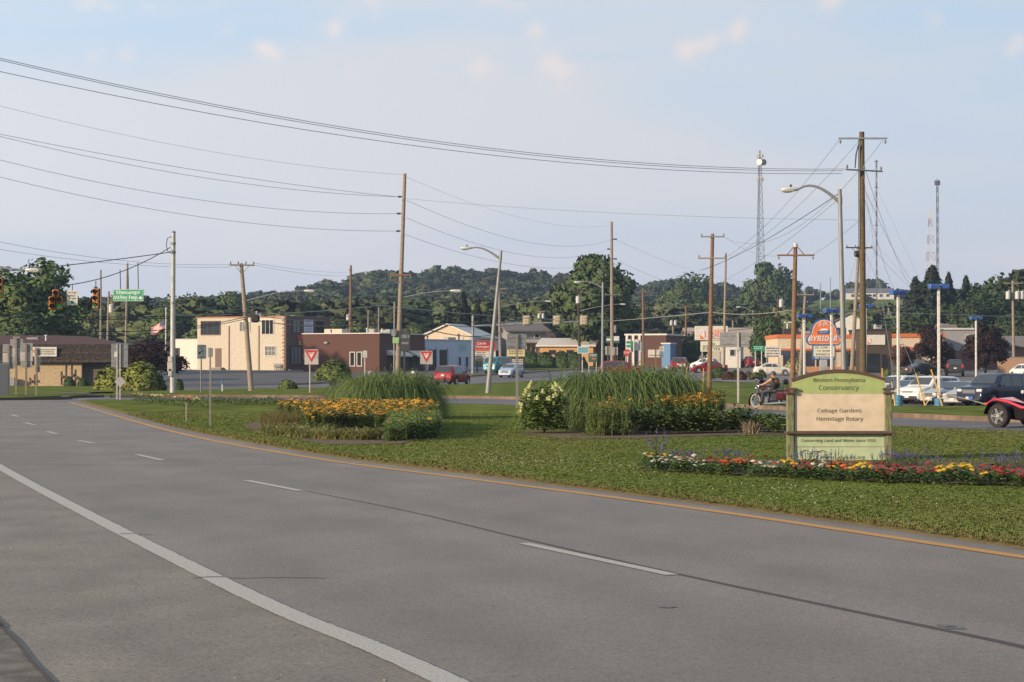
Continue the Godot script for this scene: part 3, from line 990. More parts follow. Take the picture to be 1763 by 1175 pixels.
	for k in 4:
		mt.cyl(Vector3(-1.4 + k * 0.3, 0.1, 0.2), Vector3(-1.4 + k * 0.3, 0.95, 0.2), 0.05)
		mt.bevel(Vector3(-1.4 + k * 0.3, 0.6, 0.25), Vector3(0.24, 0.3, 0.22), 0.04)
	part(t, "gas_meters", mt, m_grey)
	var wi := window(t, fr, 2.5, 4.9, 2.1, 1.9, m_dark, m_pale_glass, 1)
	plate(t, "notice_board", Transform3D(fr.basis, Vector3(0.27, 0, 0)), 5.6, 4.75, 2.4, 2.0, 0.05, paint("poster_white", 0.62, 0.62, 0.72))
	window(t, Transform3D(fr.basis, Vector3(0.27, 0, 0)), 8.6, 4.7, 2.1, 2.0, m_dark, m_glass, 1)
	wi.position = Vector3(0.27, 0, 0)
	var fo := Transform3D(fr.basis, Vector3(0.27, 0, 0))
	strips(t, "poster_print", Transform3D(fr.basis, Vector3(0.33, 0, 0)), 5.6, 6.5, 1.8, 5, 0.14, 0.33, paint("print_mauve", 0.3, 0.28, 0.42), 8)
	sp = plate(t, "red_sign", fo, 5.6, 4.05, 6.0, 0.66, 0.12, m_red)
	letters(sp, "Crown Awards", Vector3(0.42, 4.38, -5.9), 0.42, 4.2, m_print_pale, true, fr.basis)
	sp = plate(t, "yellow_sign", fo, 5.7, 3.4, 5.4, 0.56, 0.12, paint("sign_yellow", 0.5, 0.33, 0.06))
	strips(sp, "print", Transform3D(fr.basis, Vector3(0.41, 0, 0)), 5.7, 3.68, 4.6, 1, 0.26, 0.3, m_print, 12)
	window(t, fo, 2.4, 0.75, 2.8, 2.45, m_dark, m_pale_glass, 2)
	window(t, fo, 5.9, 0.75, 3.4, 2.45, m_dark, m_glass, 1)
	plate(t, "red_banner", fo, 5.9, 0.72, 3.3, 0.75, 0.1, m_red)
	plate(t, "shop_door", fo, 8.9, 0.1, 1.4, 2.5, 0.06, m_dark)
	plate(t, "stone_base", fo, 3.0, -0.2, 5.6, 0.35, 0.5, m_concrete)

	# low brown brick building
	bx = -16.59
	t = thing("brick_restaurant", "low dark brown brick building with white awnings behind the tall wooden pole", "building", Vector3(bx, land(bx, 276.0), -276.0), deg_to_rad(-25))
	bl = MB.new()
	bl.box(Vector3(-5.5, 1.9, -6.2), Vector3(11.0, 5.8, 12.4))
	part(t, "wall", bl, m_red_brick)
	cp = MB.new()
	cp.box(Vector3(-5.5, 4.86, -6.2), Vector3(11.3, 0.12, 12.7))
	part(t, "coping", cp, m_trim)
	ff = Transform3D(Basis.IDENTITY, Vector3(-11.0, 0, 0))
	for u in [7.15, 8.15]:
		window(t, ff, u, 0.7, 0.75, 1.85, m_trim, m_glass)
	var uo := MB.new()
	uo.bevel(Vector3(-7.6, 3.7, 0.12), Vector3(0.5, 0.25, 0.3), 0.04)
	part(t, "wall_lamp", uo, m_grey)
	for k in 2:
		var u: float = [4.2, 9.6][k]
		var aw := MB.new()
		aw.xf = Transform3D(Basis(Vector3(0, 0, -1), Vector3.UP, Vector3(1, 0, 0)), Vector3.ZERO)
		var ww: float = [4.6, 3.8][k]
		aw.quad(Vector3(u - ww * 0.5, 2.75, 0.02), Vector3(u + ww * 0.5, 2.75, 0.02), Vector3(u + ww * 0.5, 2.15, 1.3), Vector3(u - ww * 0.5, 2.15, 1.3), Vector3(0, 1, 1))
		aw.quad(Vector3(u - ww * 0.5, 2.15, 1.3), Vector3(u + ww * 0.5, 2.15, 1.3), Vector3(u + ww * 0.5, 1.95, 1.3), Vector3(u - ww * 0.5, 1.95, 1.3), Vector3(0, 0, 1))
		for s in [-0.5, 0.5]:
			aw.tri(Vector3(u + s * ww, 2.75, 0.02), Vector3(u + s * ww, 2.1, 1.3), Vector3(u + s * ww, 2.1, 0.02), Vector3(s, 0, 0))
		part(t, "awning", aw, m_trim)
	for a in [[3.6, 3.0], [7.0, 2.6], [10.0, 2.8]]:
		window(t, fr, a[0], 0.3, a[1], 1.9, m_dark, m_glass, 1)
	var rt := MB.new()
	rt.box(Vector3(-9.5, 5.2, -6.0), Vector3(2.6, 0.7, 2.0))
	part(t, "roof_unit", rt, m_beige)

	# pale blue garage row
	t = thing("blue_garage", "pale blue flat roofed workshop with tall dark door openings beside the brick building", "building", Vector3(-12.21, 1.68, -291.0), deg_to_rad(56))
	t.scale = Vector3(1.52, 1.07, 1.0)
	bl = MB.new()
	bl.box(Vector3(6.3, 1.5, -4.5), Vector3(12.6, 4.4, 9.0))
	part(t, "wall", bl, m_bluewall)
	cp = MB.new()
	cp.box(Vector3(6.3, 3.75, -4.5), Vector3(12.8, 0.1, 9.2))
	part(t, "coping", cp, m_trim)
	for a in [[1.75, 2.0], [3.45, 1.7]]:
		plate(t, "garage_door", F, a[0], -0.1, a[1] * 0.72, 2.6, 0.02, m_glass)
	for u in [0.95, 2.6, 4.3]:
		plate(t, "pilaster", F, u, -0.3, 0.35, 3.1, 0.2, m_bluewall)
	for u in [6.0, 7.1]:
		window(t, F, u, 0.2, 0.55, 1.5, m_bluewall, m_glass)
	window(t, F, 9.2, 0.4, 2.0, 2.1, m_navy, m_pale_glass, 1)
	window(t, F, 11.6, 0.0, 1.5, 2.5, m_navy, m_glass, 1)
	plate(t, "wall_plaque", F, 6.5, 2.4, 1.1, 0.85, 0.03, paint("plaque_green", 0.33, 0.5, 0.48))
	t = thing("gabled_house", "tan gabled house rising behind the pale blue workshop", "house", Vector3(-9.83, 3.54, -335.0), deg_to_rad(-18))
	block(t, "wall", 9.0, 3.0, 10.0, m_cream)
	gable(t, 9.0, 3.0, 10.0, 1.9, m_trim, m_cream, 0.4)
	# houses and roofs beyond the highway
	t = thing("grey_house", "two storey grey house with hipped shingle roof behind the hedge", "house", Vector3(2.41, 4.32, -345.0), deg_to_rad(22))
	block(t, "wall", 6.4, 3.4, 8.0, m_grey)
	gable(t, 6.4, 3.4, 8.0, 1.3, m_roof_grey, m_grey, 0.6, true)
	plate(t, "balcony", F, 0.6, 1.6, 5.4, 0.5, 0.9, m_trim)
	window(t, F, -0.6, 2.3, 0.9, 0.8, m_trim, m_glass)
	window(t, F, 1.6, 2.3, 0.9, 0.8, m_trim, m_glass)
	window(t, F, 0.6, 0.0, 1.6, 1.5, m_trim, m_glass, 1)
	t = thing("maroon_roofed_house", "low house with dull red roof between hedge and maple", "house", Vector3(7.68, 4.15, -372.0), deg_to_rad(15))
	block(t, "wall", 10.0, 2.3, 8.0, m_red_brick)
	gable(t, 10.0, 2.3, 8.0, 1.3, m_maroon, m_red_brick, 0.5, true)
	t = thing("orange_shop", "low orange shop with pale hipped roof behind the hedge", "building", Vector3(8.37, 3.75, -340.0), deg_to_rad(-12))
	block(t, "wall", 8.4, 1.6, 7.0, paint("orange_wall", 0.55, 0.29, 0.1))
	gable(t, 8.4, 1.6, 7.0, 1.0, m_trim, m_cream, 0.5, true)
	for u in [-2.2, 0.6]:
		window(t, F, u, 0.3, 1.1, 0.7, m_dark, m_glass)
	t = thing("white_fronted_store", "brown store with tall white columns near the route signs", "building", Vector3(20.32, 2.31, -335.0), deg_to_rad(-20))
	block(t, "wall", 6.4, 4.6, 9.0, m_red_brick)
	cap(t, 6.4, 4.6, 9.0, m_trim, 0.15, 0.25)
	for u in [-2.9, -1.9, -0.9]:
		plate(t, "column", F, u, 0.0, 0.35, 4.6, 0.4, m_trim)
	window(t, F, -1.4, 0.4, 0.8, 2.4, m_dark, m_glass)
	t = thing("brown_warehouse", "low brown warehouse right of the white columned store", "building", Vector3(23.39, 2.34, -352.0))
	block(t, "wall", 4.6, 4.4, 8.0, m_chocolate)
	cap(t, 4.6, 4.4, 8.0, m_dark)
	t = thing("blue_kiosk", "bright blue kiosk with white side near the far road", "building", Vector3(23.05, 2.64, -330.0), deg_to_rad(-30))
	block(t, "wall", 1.4, 2.9, 1.8, paint("kiosk_blue", 0.07, 0.19, 0.37))
	cap(t, 1.4, 2.9, 1.8, m_trim)
	plate(t, "white_side", face("left", 1.4, 1.8), 0.0, 0.0, 1.6, 2.6, 0.05, m_trim)
	t = thing("white_shop", "small white shop with dark round windows by the far road", "building", Vector3(27.33, 3.68, -360.0), deg_to_rad(-15))
	block(t, "wall", 4.2, 3.2, 5.0, paint("white_wall", 0.7, 0.65, 0.58))
	cap(t, 4.2, 3.2, 5.0, m_roof_grey)
	for u in [-0.8, 0.5]:
		window(t, F, u, 1.0, 0.9, 1.5, m_dark, m_glass)
	t = thing("tan_storage_hall", "long tan hall with low roof behind the doughnut sign", "building", Vector3(37.6, 4.28, -392.0))
	block(t, "wall", 13.0, 3.4, 9.0, m_beige)
	gable(t, 13.0, 3.4, 9.0, 1.3, paint("tan_roof", 0.42, 0.32, 0.24), m_beige, 0.4, true)
	t = thing("white_cabin", "small white cabin with grey eaves behind the grey sign back", "building", Vector3(32.69, 3.34, -330.0), deg_to_rad(-14))
	block(t, "wall", 3.0, 2.0, 3.2, m_trim)
	cap(t, 3.0, 2.0, 3.2, m_roof_grey, 0.3)
	window(t, F, 0.3, 0.4, 0.8, 1.0, m_grey, m_glass)

	# the orange and cream car dealer, the doughnut shop and what stands behind
	t = thing("dealer_building", "cream showroom with orange fascia bands behind the dealer sign", "building", Vector3(38.04, 1.24, -272.0))
	block(t, "wall", 10.09, 3.4, 12.0, m_cream)
	var fa := MB.new()
	fa.box(Vector3(0, 3.65, -6.0), Vector3(10.24 + 0.4, 1.72, 12.6))
	part(t, "fascia", fa, m_cream)
	fa = MB.new()
	fa.box(Vector3(0, 4.55, -6.0), Vector3(10.24 + 0.6, 0.47, 12.8))
	part(t, "top_band", fa, m_orange)
	fa = MB.new()
	fa.box(Vector3(0, 2.93, -6.0), Vector3(10.24 + 0.6, 0.25, 12.8))
	part(t, "lower_band", fa, m_orange)
	plate(t, "plinth", F, 0.0, -0.2, 10.02, 1.0, 0.12, paint("plinth_orange", 0.5, 0.25, 0.12))
	for u in [-3.7, -1.7, 0.4, 4.0]:
		window(t, F, u, 0.85, 1.85, 1.75, m_dark, m_glass, 1)
	plate(t, "door", F, 3.0, 0.05, 0.9, 2.3, 0.14, m_dark)
	rt = MB.new()
	rt.box(Vector3(-3.2, 5.2, -4.0), Vector3(1.8, 0.7, 2.0))
	part(t, "roof_unit", rt, m_dark)
	rt = MB.new()
	rt.box(Vector3(2.6, 5.25, -5.0), Vector3(2.4, 0.9, 2.0))
	part(t, "roof_unit", rt, m_dark)
	t = thing("doughnut_shop", "dark brown flat roofed doughnut shop right of the cream showroom", "building", Vector3(44.25, 1.25, -268.0))
	block(t, "wall", 3.81, 5.22, 9.0, m_chocolate)
	cap(t, 3.81, 5.22, 9.0, m_dark, 0.1)
	plate(t, "entrance", F, -0.4, 0.0, 1.6, 2.4, 0.06, m_glass)
	window(t, F, 1.1, 0.5, 0.9, 1.8, m_dark, m_glass)
	sp = plate(t, "sign_panel", F, -0.1, 3.46, 2.33, 1.2, 0.15, m_sign_white)
	letters(sp, "DUNKIN'", Vector3(0.26, 4.27, 0.14), 0.34, 1.3, paint("doughnut_orange", 0.8, 0.16, 0.03))
	letters(sp, "DONUTS", Vector3(0.26, 3.91, 0.14), 0.34, 1.3, paint("doughnut_pink", 0.68, 0.03, 0.12))
	letters(sp, "coffee & more", Vector3(0.26, 3.6, 0.14), 0.16, 1.2, m_print)
	cup(sp, Vector3(-0.85, 3.53, 0.14), 0.85)
	t = thing("annex_store", "cream store wing with orange fascia partly hidden by dark maples", "building", Vector3(52.38, 1.45, -285.0))
	block(t, "wall", 6.9, 4.4, 9.0, m_cream)
	cap(t, 6.9, 4.4, 9.0, m_orange, 0.15, 0.5, "top_band")
	fa = MB.new()
	fa.box(Vector3(0, 3.05, -4.5), Vector3(6.9 + 0.3, 0.28, 9.3))
	part(t, "lower_band", fa, m_orange)
	window(t, F, -1.6, 0.6, 2.0, 1.9, m_dark, m_glass, 1)
	t = thing("grey_motel", "grey building with one white window behind the white lot lamp", "building", Vector3(59.2, 0.83, -292.0))
	block(t, "wall", 5.07, 6.15, 8.0, m_grey)
	cap(t, 5.07, 6.15, 8.0, m_trim, 0.25, 0.22)
	plate(t, "brick_base", F, 0.0, -0.3, 5.07, 3.69, 0.1, paint("dull_brick", 0.2, 0.105, 0.08, 0.9))
	window(t, F, 1.3, 4.3, 1.0, 1.2, m_trim, m_pale_glass)
	rt = MB.new()
	rt.box(Vector3(-1.2, 6.53, -3.0), Vector3(2.6, 0.7, 2.0))
	part(t, "roof_unit", rt, m_roof_grey)
	t = thing("small_brick_house", "small brick house with grey roof beside the transformer pole", "house", Vector3(67.14, 2.23, -300.0), deg_to_rad(-10))
	block(t, "wall", 5.6, 2.6, 6.0, paint("dull_brick", 0.2, 0.105, 0.08, 0.9))
	gable(t, 5.6, 2.6, 6.0, 1.2, m_roof_grey, m_grey, 0.3, true)
	window(t, F, 0.4, 0.8, 1.2, 1.1, m_trim, m_pale_glass, 1)
	t = thing("tan_screen_wall", "long tan screen wall behind the dealer lot at the right", "wall", Vector3(59.88, 0.91, -262.0))
	bl = MB.new()
	bl.box(Vector3(0.6, 0.9, 0), Vector3(5.6, 2.6, 0.25))
	part(t, "wall", bl, paint("tan_block", 0.42, 0.26, 0.17, 0.9))
	bl = MB.new()
	bl.box(Vector3(0.6, 2.24, 0), Vector3(5.7, 0.1, 0.35))
	part(t, "coping", bl, m_concrete)
	t = thing("white_gable_house", "white house with broad gable above the dealer sign", "house", Vector3(65.91, 8.16, -430.0), deg_to_rad(-12))
	block(t, "wall", 5.6, 3.0, 8.0, m_trim)
	gable(t, 5.6, 3.0, 8.0, 1.4, m_roof_grey, m_trim, 0.4)
	t = thing("far_white_house", "white house with dark roof just above the doughnut shop wing", "house", Vector3(79.25, 9.24, -440.0))
	block(t, "wall", 3.6, 1.6, 5.0, m_trim)
	gable(t, 3.6, 1.6, 5.0, 1.2, m_roof_grey, m_trim, 0.3)
	t = thing("hilltop_house", "long white single storey house alone on the green hill at right", "house", Vector3(160.05, 33.23, -985.0), deg_to_rad(-6))
	t.scale = Vector3.ONE * 1.185
	block(t, "wall", 17.6, 2.6, 8.0, m_trim, 4.0)
	gable(t, 17.6, 2.6, 8.0, 1.5, paint("slate_roof", 0.13, 0.13, 0.14), m_trim, 0.3, true)
	for u in [-6.5, -4.0, -1.5, 1.5, 4.0, 6.5]:
		window(t, F, u, 0.9, 1.3, 1.2, m_trim, m_glass)
	# vents, pipes and conduits on the flat roofs and walls
	var vr := rng(55)
	for a in [["beige_building", Vector3(-12.0, 7.1, -1.5), Vector3(11.0, 0, -8.0), 7], ["brick_restaurant", Vector3(-10.0, 4.9, -1.5), Vector3(9.0, 0, -9.0), 8], ["blue_garage", Vector3(0.8, 3.8, -1.0), Vector3(11.0, 0, -6.5), 6], ["dealer_building", Vector3(-4.4, 4.9, -1.2), Vector3(8.8, 0, -8.0), 7], ["doughnut_shop", Vector3(-1.6, 5.3, -1.0), Vector3(3.2, 0, -6.0), 4], ["grey_motel", Vector3(-2.0, 6.3, -1.0), Vector3(4.0, 0, -5.0), 4], ["tan_office", Vector3(-5.0, 4.5, -3.0), Vector3(10.0, 0, -2.0), 4]]:
		for k in a[3]:
			var vb := MB.new()
			var p: Vector3 = a[1] + a[2] * Vector3(vr.randf(), 0, vr.randf())
			var vh := vr.randf_range(0.3, 0.75)
			if k % 3 == 0:
				vb.bevel(p + Vector3(0, vh * 0.5, 0), Vector3(vr.randf_range(0.6, 1.3), vh, 0.8), 0.04)
			else:
				vb.cyl(p - Vector3(0, 0.1, 0), p + Vector3(0, vh, 0), 0.09)
				vb.lathe(p + Vector3(0, vh, 0), [Vector2(0.16, 0.0), Vector2(0.16, 0.06), Vector2(0.0, 0.14)], 8)
			part(get_node(a[0]), "roof_vent", vb, [m_grey, m_roof_grey, m_trim][k % 3])
	var pad := MB.new()
	pad.box(Vector3(0, -2.0, -4.0), Vector3(24.0, 3.9, 14.0))
	part(t, "terrace", pad, m_land)

func cup(parent: Node, at: Vector3, tall: float) -> void:   # the paper cup on the doughnut signs
	var o := MB.new()
	o.xf = Transform3D(Basis(Vector3(0, 0, 1), 0.12).scaled(Vector3(tall, tall, 1)), at)
	o.prism(PackedVector2Array([Vector2(-0.28, 0.78), Vector2(0.28, 0.78), Vector2(0.2, 0.0), Vector2(-0.2, 0.0)]), 0.0, 0.012)
	o.prism(PackedVector2Array([Vector2(-0.3, 0.8), Vector2(0.3, 0.8), Vector2(0.24, 0.92), Vector2(-0.24, 0.92)]), 0.0, 0.014)
	part(parent, "cup", o, paint("cup_white", 0.75, 0.72, 0.68))
	o = MB.new()
	o.xf = Transform3D(Basis(Vector3(0, 0, 1), 0.12).scaled(Vector3(tall, tall, 1)), at)
	o.prism(PackedVector2Array([Vector2(-0.26, 0.5), Vector2(-0.02, 0.26), Vector2(0.2, 0.0), Vector2(-0.2, 0.0)]), 0.0, 0.02)
	part(parent, "cup_sleeve", o, paint("doughnut_orange", 0.8, 0.16, 0.03))
	o = MB.new()
	o.xf = Transform3D(Basis(Vector3(0, 0, 1), 0.12).scaled(Vector3(tall, tall, 1)), at)
	o.prism(PackedVector2Array([Vector2(0.27, 0.74), Vector2(0.34, 0.74), Vector2(0.3, 0.1), Vector2(0.21, 0.1)]), 0.0, 0.024)
	o.prism(PackedVector2Array([Vector2(-0.2, 0.6), Vector2(0.12, 0.72), Vector2(0.12, 0.68), Vector2(-0.2, 0.56)]), 0.0, 0.026)
	part(parent, "cup_mark", o, paint("doughnut_pink", 0.68, 0.03, 0.12))

func leaf_card(b: MB, at: Vector3, out: Vector3, size: float, r: RandomNumberGenerator, nrm: Vector3, slim := 1.0, along := Vector3.ZERO) -> void:
	var k := out + Vector3(r.randf_range(-1, 1), r.randf_range(-1, 1), r.randf_range(-1, 1)) * 0.9
	var u := along if along != Vector3.ZERO else k.cross(Vector3(r.randf_range(-1, 1), r.randf_range(-1, 1), r.randf_range(-1, 1)))
	if u.length_squared() < 1e-6:
		u = Vector3.RIGHT
	u = u.normalized()
	var w := k.cross(u).normalized() * slim
	var p := []
	for q in [[-1.0, 0.0], [0.1, -0.62], [1.0, 0.05], [-0.05, 0.66]]:
		p.append(at + (u * (q[0] + r.randf_range(-0.2, 0.2)) + w * (q[1] + r.randf_range(-0.15, 0.15)) + k.normalized() * r.randf_range(-0.18, 0.18)) * size)
	b.tri3(p[0], p[1], p[2], nrm, nrm, nrm)
	b.tri3(p[0], p[2], p[3], nrm, nrm, nrm)

# a crown one metre wide and high, standing on y = 0, made of leaf sprays on many small lobes
func crown(s: int, lobes: int, per: int, size: float, low := 0.55, flat := 0.42, hue := 0.12, jit := 0.4) -> ArrayMesh:
	var r := rng(s)
	var b := MB.new()
	var mid := Vector3(0, low, 0)
	for i in lobes:
		var d := Vector3(r.randfn(), r.randfn(), r.randfn()).normalized()
		var t := pow(r.randf(), 0.45)
		var c := mid + Vector3(d.x * 0.36, d.y * flat * (1.0 if d.y > 0 else 0.85), d.z * 0.36) * t
		c.x *= 1.0 - 0.35 * maxf(0.0, c.y - low) / 0.45
		c.z *= 1.0 - 0.35 * maxf(0.0, c.y - low) / 0.45
		var rad := r.randf_range(0.085, 0.175)
		var tone := r.randf_range(0.72, 1.15)
		var warm := r.randf_range(-hue, hue)
		for k in per:
			var o := Vector3(r.randfn(), r.randfn() * 0.8 + 0.15, r.randfn()).normalized()
			var at := c + o * rad * (0.55 + 0.5 * r.randf())
			at.y = clampf(at.y, 0.0, 1.02)
			var v := tone * r.randf_range(0.8, 1.2)
			b.col = Color(v * (1.0 + warm), v, v * (1.0 - warm * 0.6))
			leaf_card(b, at, o, size * r.randf_range(0.6, 1.35), r, (o * 0.7 + (at - mid).normalized() * 0.5 + Vector3(r.randf_range(-1, 1), r.randf_range(-0.6, 1), r.randf_range(-1, 1)) * jit).normalized())
	return unit_wide(b)

func unit_wide(b: MB) -> ArrayMesh:   # scales a crown to one metre across and high
	var w := 0.0
	var h := 0.0
	var far := []
	for p in b.v:
		far.append(maxf(absf(p.x), absf(p.z))); h = maxf(h, p.y)
	far.sort()
	w = far[int(far.size() * 0.96)]
	for i in b.v.size():
		b.v[i] *= Vector3(0.52 / w, 1.0 / h, 0.52 / w)
	return b.mesh()

func spruce_crown(s: int, n: int, size: float) -> ArrayMesh:
	var r := rng(s)
	var b := MB.new()
	var tiers := 15
	for i in n:
		var tier := r.randi_range(0, tiers - 1)
		var y := (tier + 0.25 * r.randfn()) / tiers
		y = clampf(y, 0.0, 0.99)
		var arm := pow(1.0 - y, 0.85) * 0.62 * (0.82 + 0.26 * sin(tier * 2.7))
		var a := floorf(r.randf() * 9.0) / 9.0 * TAU + tier * 0.7 + r.randfn() * 0.13
		var t := pow(r.randf(), 0.6)
		var o := Vector3(cos(a), 0, sin(a))
		var at := o * arm * t + Vector3(0, y - 0.06 * t * t + r.randfn() * 0.012, 0)
		var v := r.randf_range(0.65, 1.2)
		b.col = Color(v, v, v * 1.05)
		leaf_card(b, at, (o * 0.4 + Vector3.UP).normalized(), size * r.randf_range(0.7, 1.3), r, (o + Vector3.UP * 0.5 + Vector3(r.randfn(), r.randfn(), r.randfn()) * 0.3).normalized(), 0.55, (o + Vector3(0, -0.35, 0)).normalized())
	return b.mesh()

func bush_crown(s: int, n: int, size: float, hue := 0.15) -> ArrayMesh:
	var r := rng(s)
	var b := MB.new()
	var bumps := []
	for i in 9:
		bumps.append([Vector3(r.randfn(), absf(r.randfn()) * 0.7, r.randfn()).normalized(), r.randf_range(-0.12, 0.14), r.randf_range(0.75, 1.2)])
	for i in n:
		var o := Vector3(r.randfn(), absf(r.randfn()) + 0.02, r.randfn()).normalized()
		var grow := 0.0
		var tone := 1.0
		for q in bumps:
			var k := smoothstep(0.75, 0.98, o.dot(q[0]))
			grow += q[1] * k
			tone = lerpf(tone, q[2], k)
		var at := Vector3(o.x * 0.46, o.y * 0.92, o.z * 0.46) * (0.68 + 0.32 * pow(r.randf(), 0.5) + grow)
		var v := tone * r.randf_range(0.72, 1.2)
		var warm := r.randf_range(-hue, hue)
		b.col = Color(v * (1.0 + warm), v, v * (1.0 - warm * 0.6))
		leaf_card(b, at, o, size * r.randf_range(0.6, 1.4), r, (o + Vector3(r.randfn(), r.randfn(), r.randfn()) * 0.35).normalized())
	return b.mesh()

func leaf(key: String, r: float, g: float, b: float) -> StandardMaterial3D:
	return mat(key, Color(r, g, b), 0.75, {"vc": true, "spec": 0.25, "back": lin(r * 0.35, g * 0.4, b * 0.2)})

var crowns := []
var bark: StandardMaterial3D

func tree(called: String, label: String, x: float, z: float, wide: float, high: float, kind: int, m: Material, bare := 0.12, group := "") -> Node3D:
	var t := thing(called, label, "tree", Vector3(x, land(x, z), -z), fmod(absf(x * 1.7 + z * 0.3), TAU), group)
	var b := MB.new()
	var r := 0.018 * high + 0.02
	var top := high * (0.72 if kind < 4 else 0.95)
	b.tube([Vector3(0, -0.3, 0), Vector3(0.02, high * 0.2, 0), Vector3(0, high * 0.45, 0.03), Vector3(0, top, 0)], [r * 1.2, r, r * 0.75, r * 0.15], 7)
	if kind < 4:
		for k in 6:
			var a := k * 2.4
			var y := high * (0.25 + 0.06 * k)
			b.tube([Vector3(0, y, 0), Vector3(cos(a) * wide * 0.15, y + high * 0.12, sin(a) * wide * 0.15), Vector3(cos(a) * wide * 0.3, y + high * 0.2, sin(a) * wide * 0.3)], [r * 0.5, r * 0.35, r * 0.1], 5)
	part(t, "trunk", b, bark)
	var c := part(t, "crown", crowns[kind], m)
	c.position.y = high * bare
	c.scale = Vector3(wide, high * (1.0 - bare), wide)
	return t

func shrub(called: String, label: String, x: float, z: float, wide: float, high: float, m: Material, group := "", category := "shrub") -> Node3D:
	var t := thing(called, label, category, Vector3(x, land(x, z) + 0.05, -z), fmod(absf(x * 2.3 + z), TAU), group)
	var b := MB.new()
	for k in 5:
		var a := k * 1.3
		b.tube([Vector3(cos(a) * 0.04, -0.2, sin(a) * 0.04), Vector3(cos(a) * wide * 0.2, high * 0.5, sin(a) * wide * 0.2)], [0.03, 0.012], 5)
	part(t, "stems", b, bark)
	var c := part(t, "foliage", crowns[6 + int(absf(x * 7.0)) % 2], m)
	c.scale = Vector3(wide, high, wide)
	return t

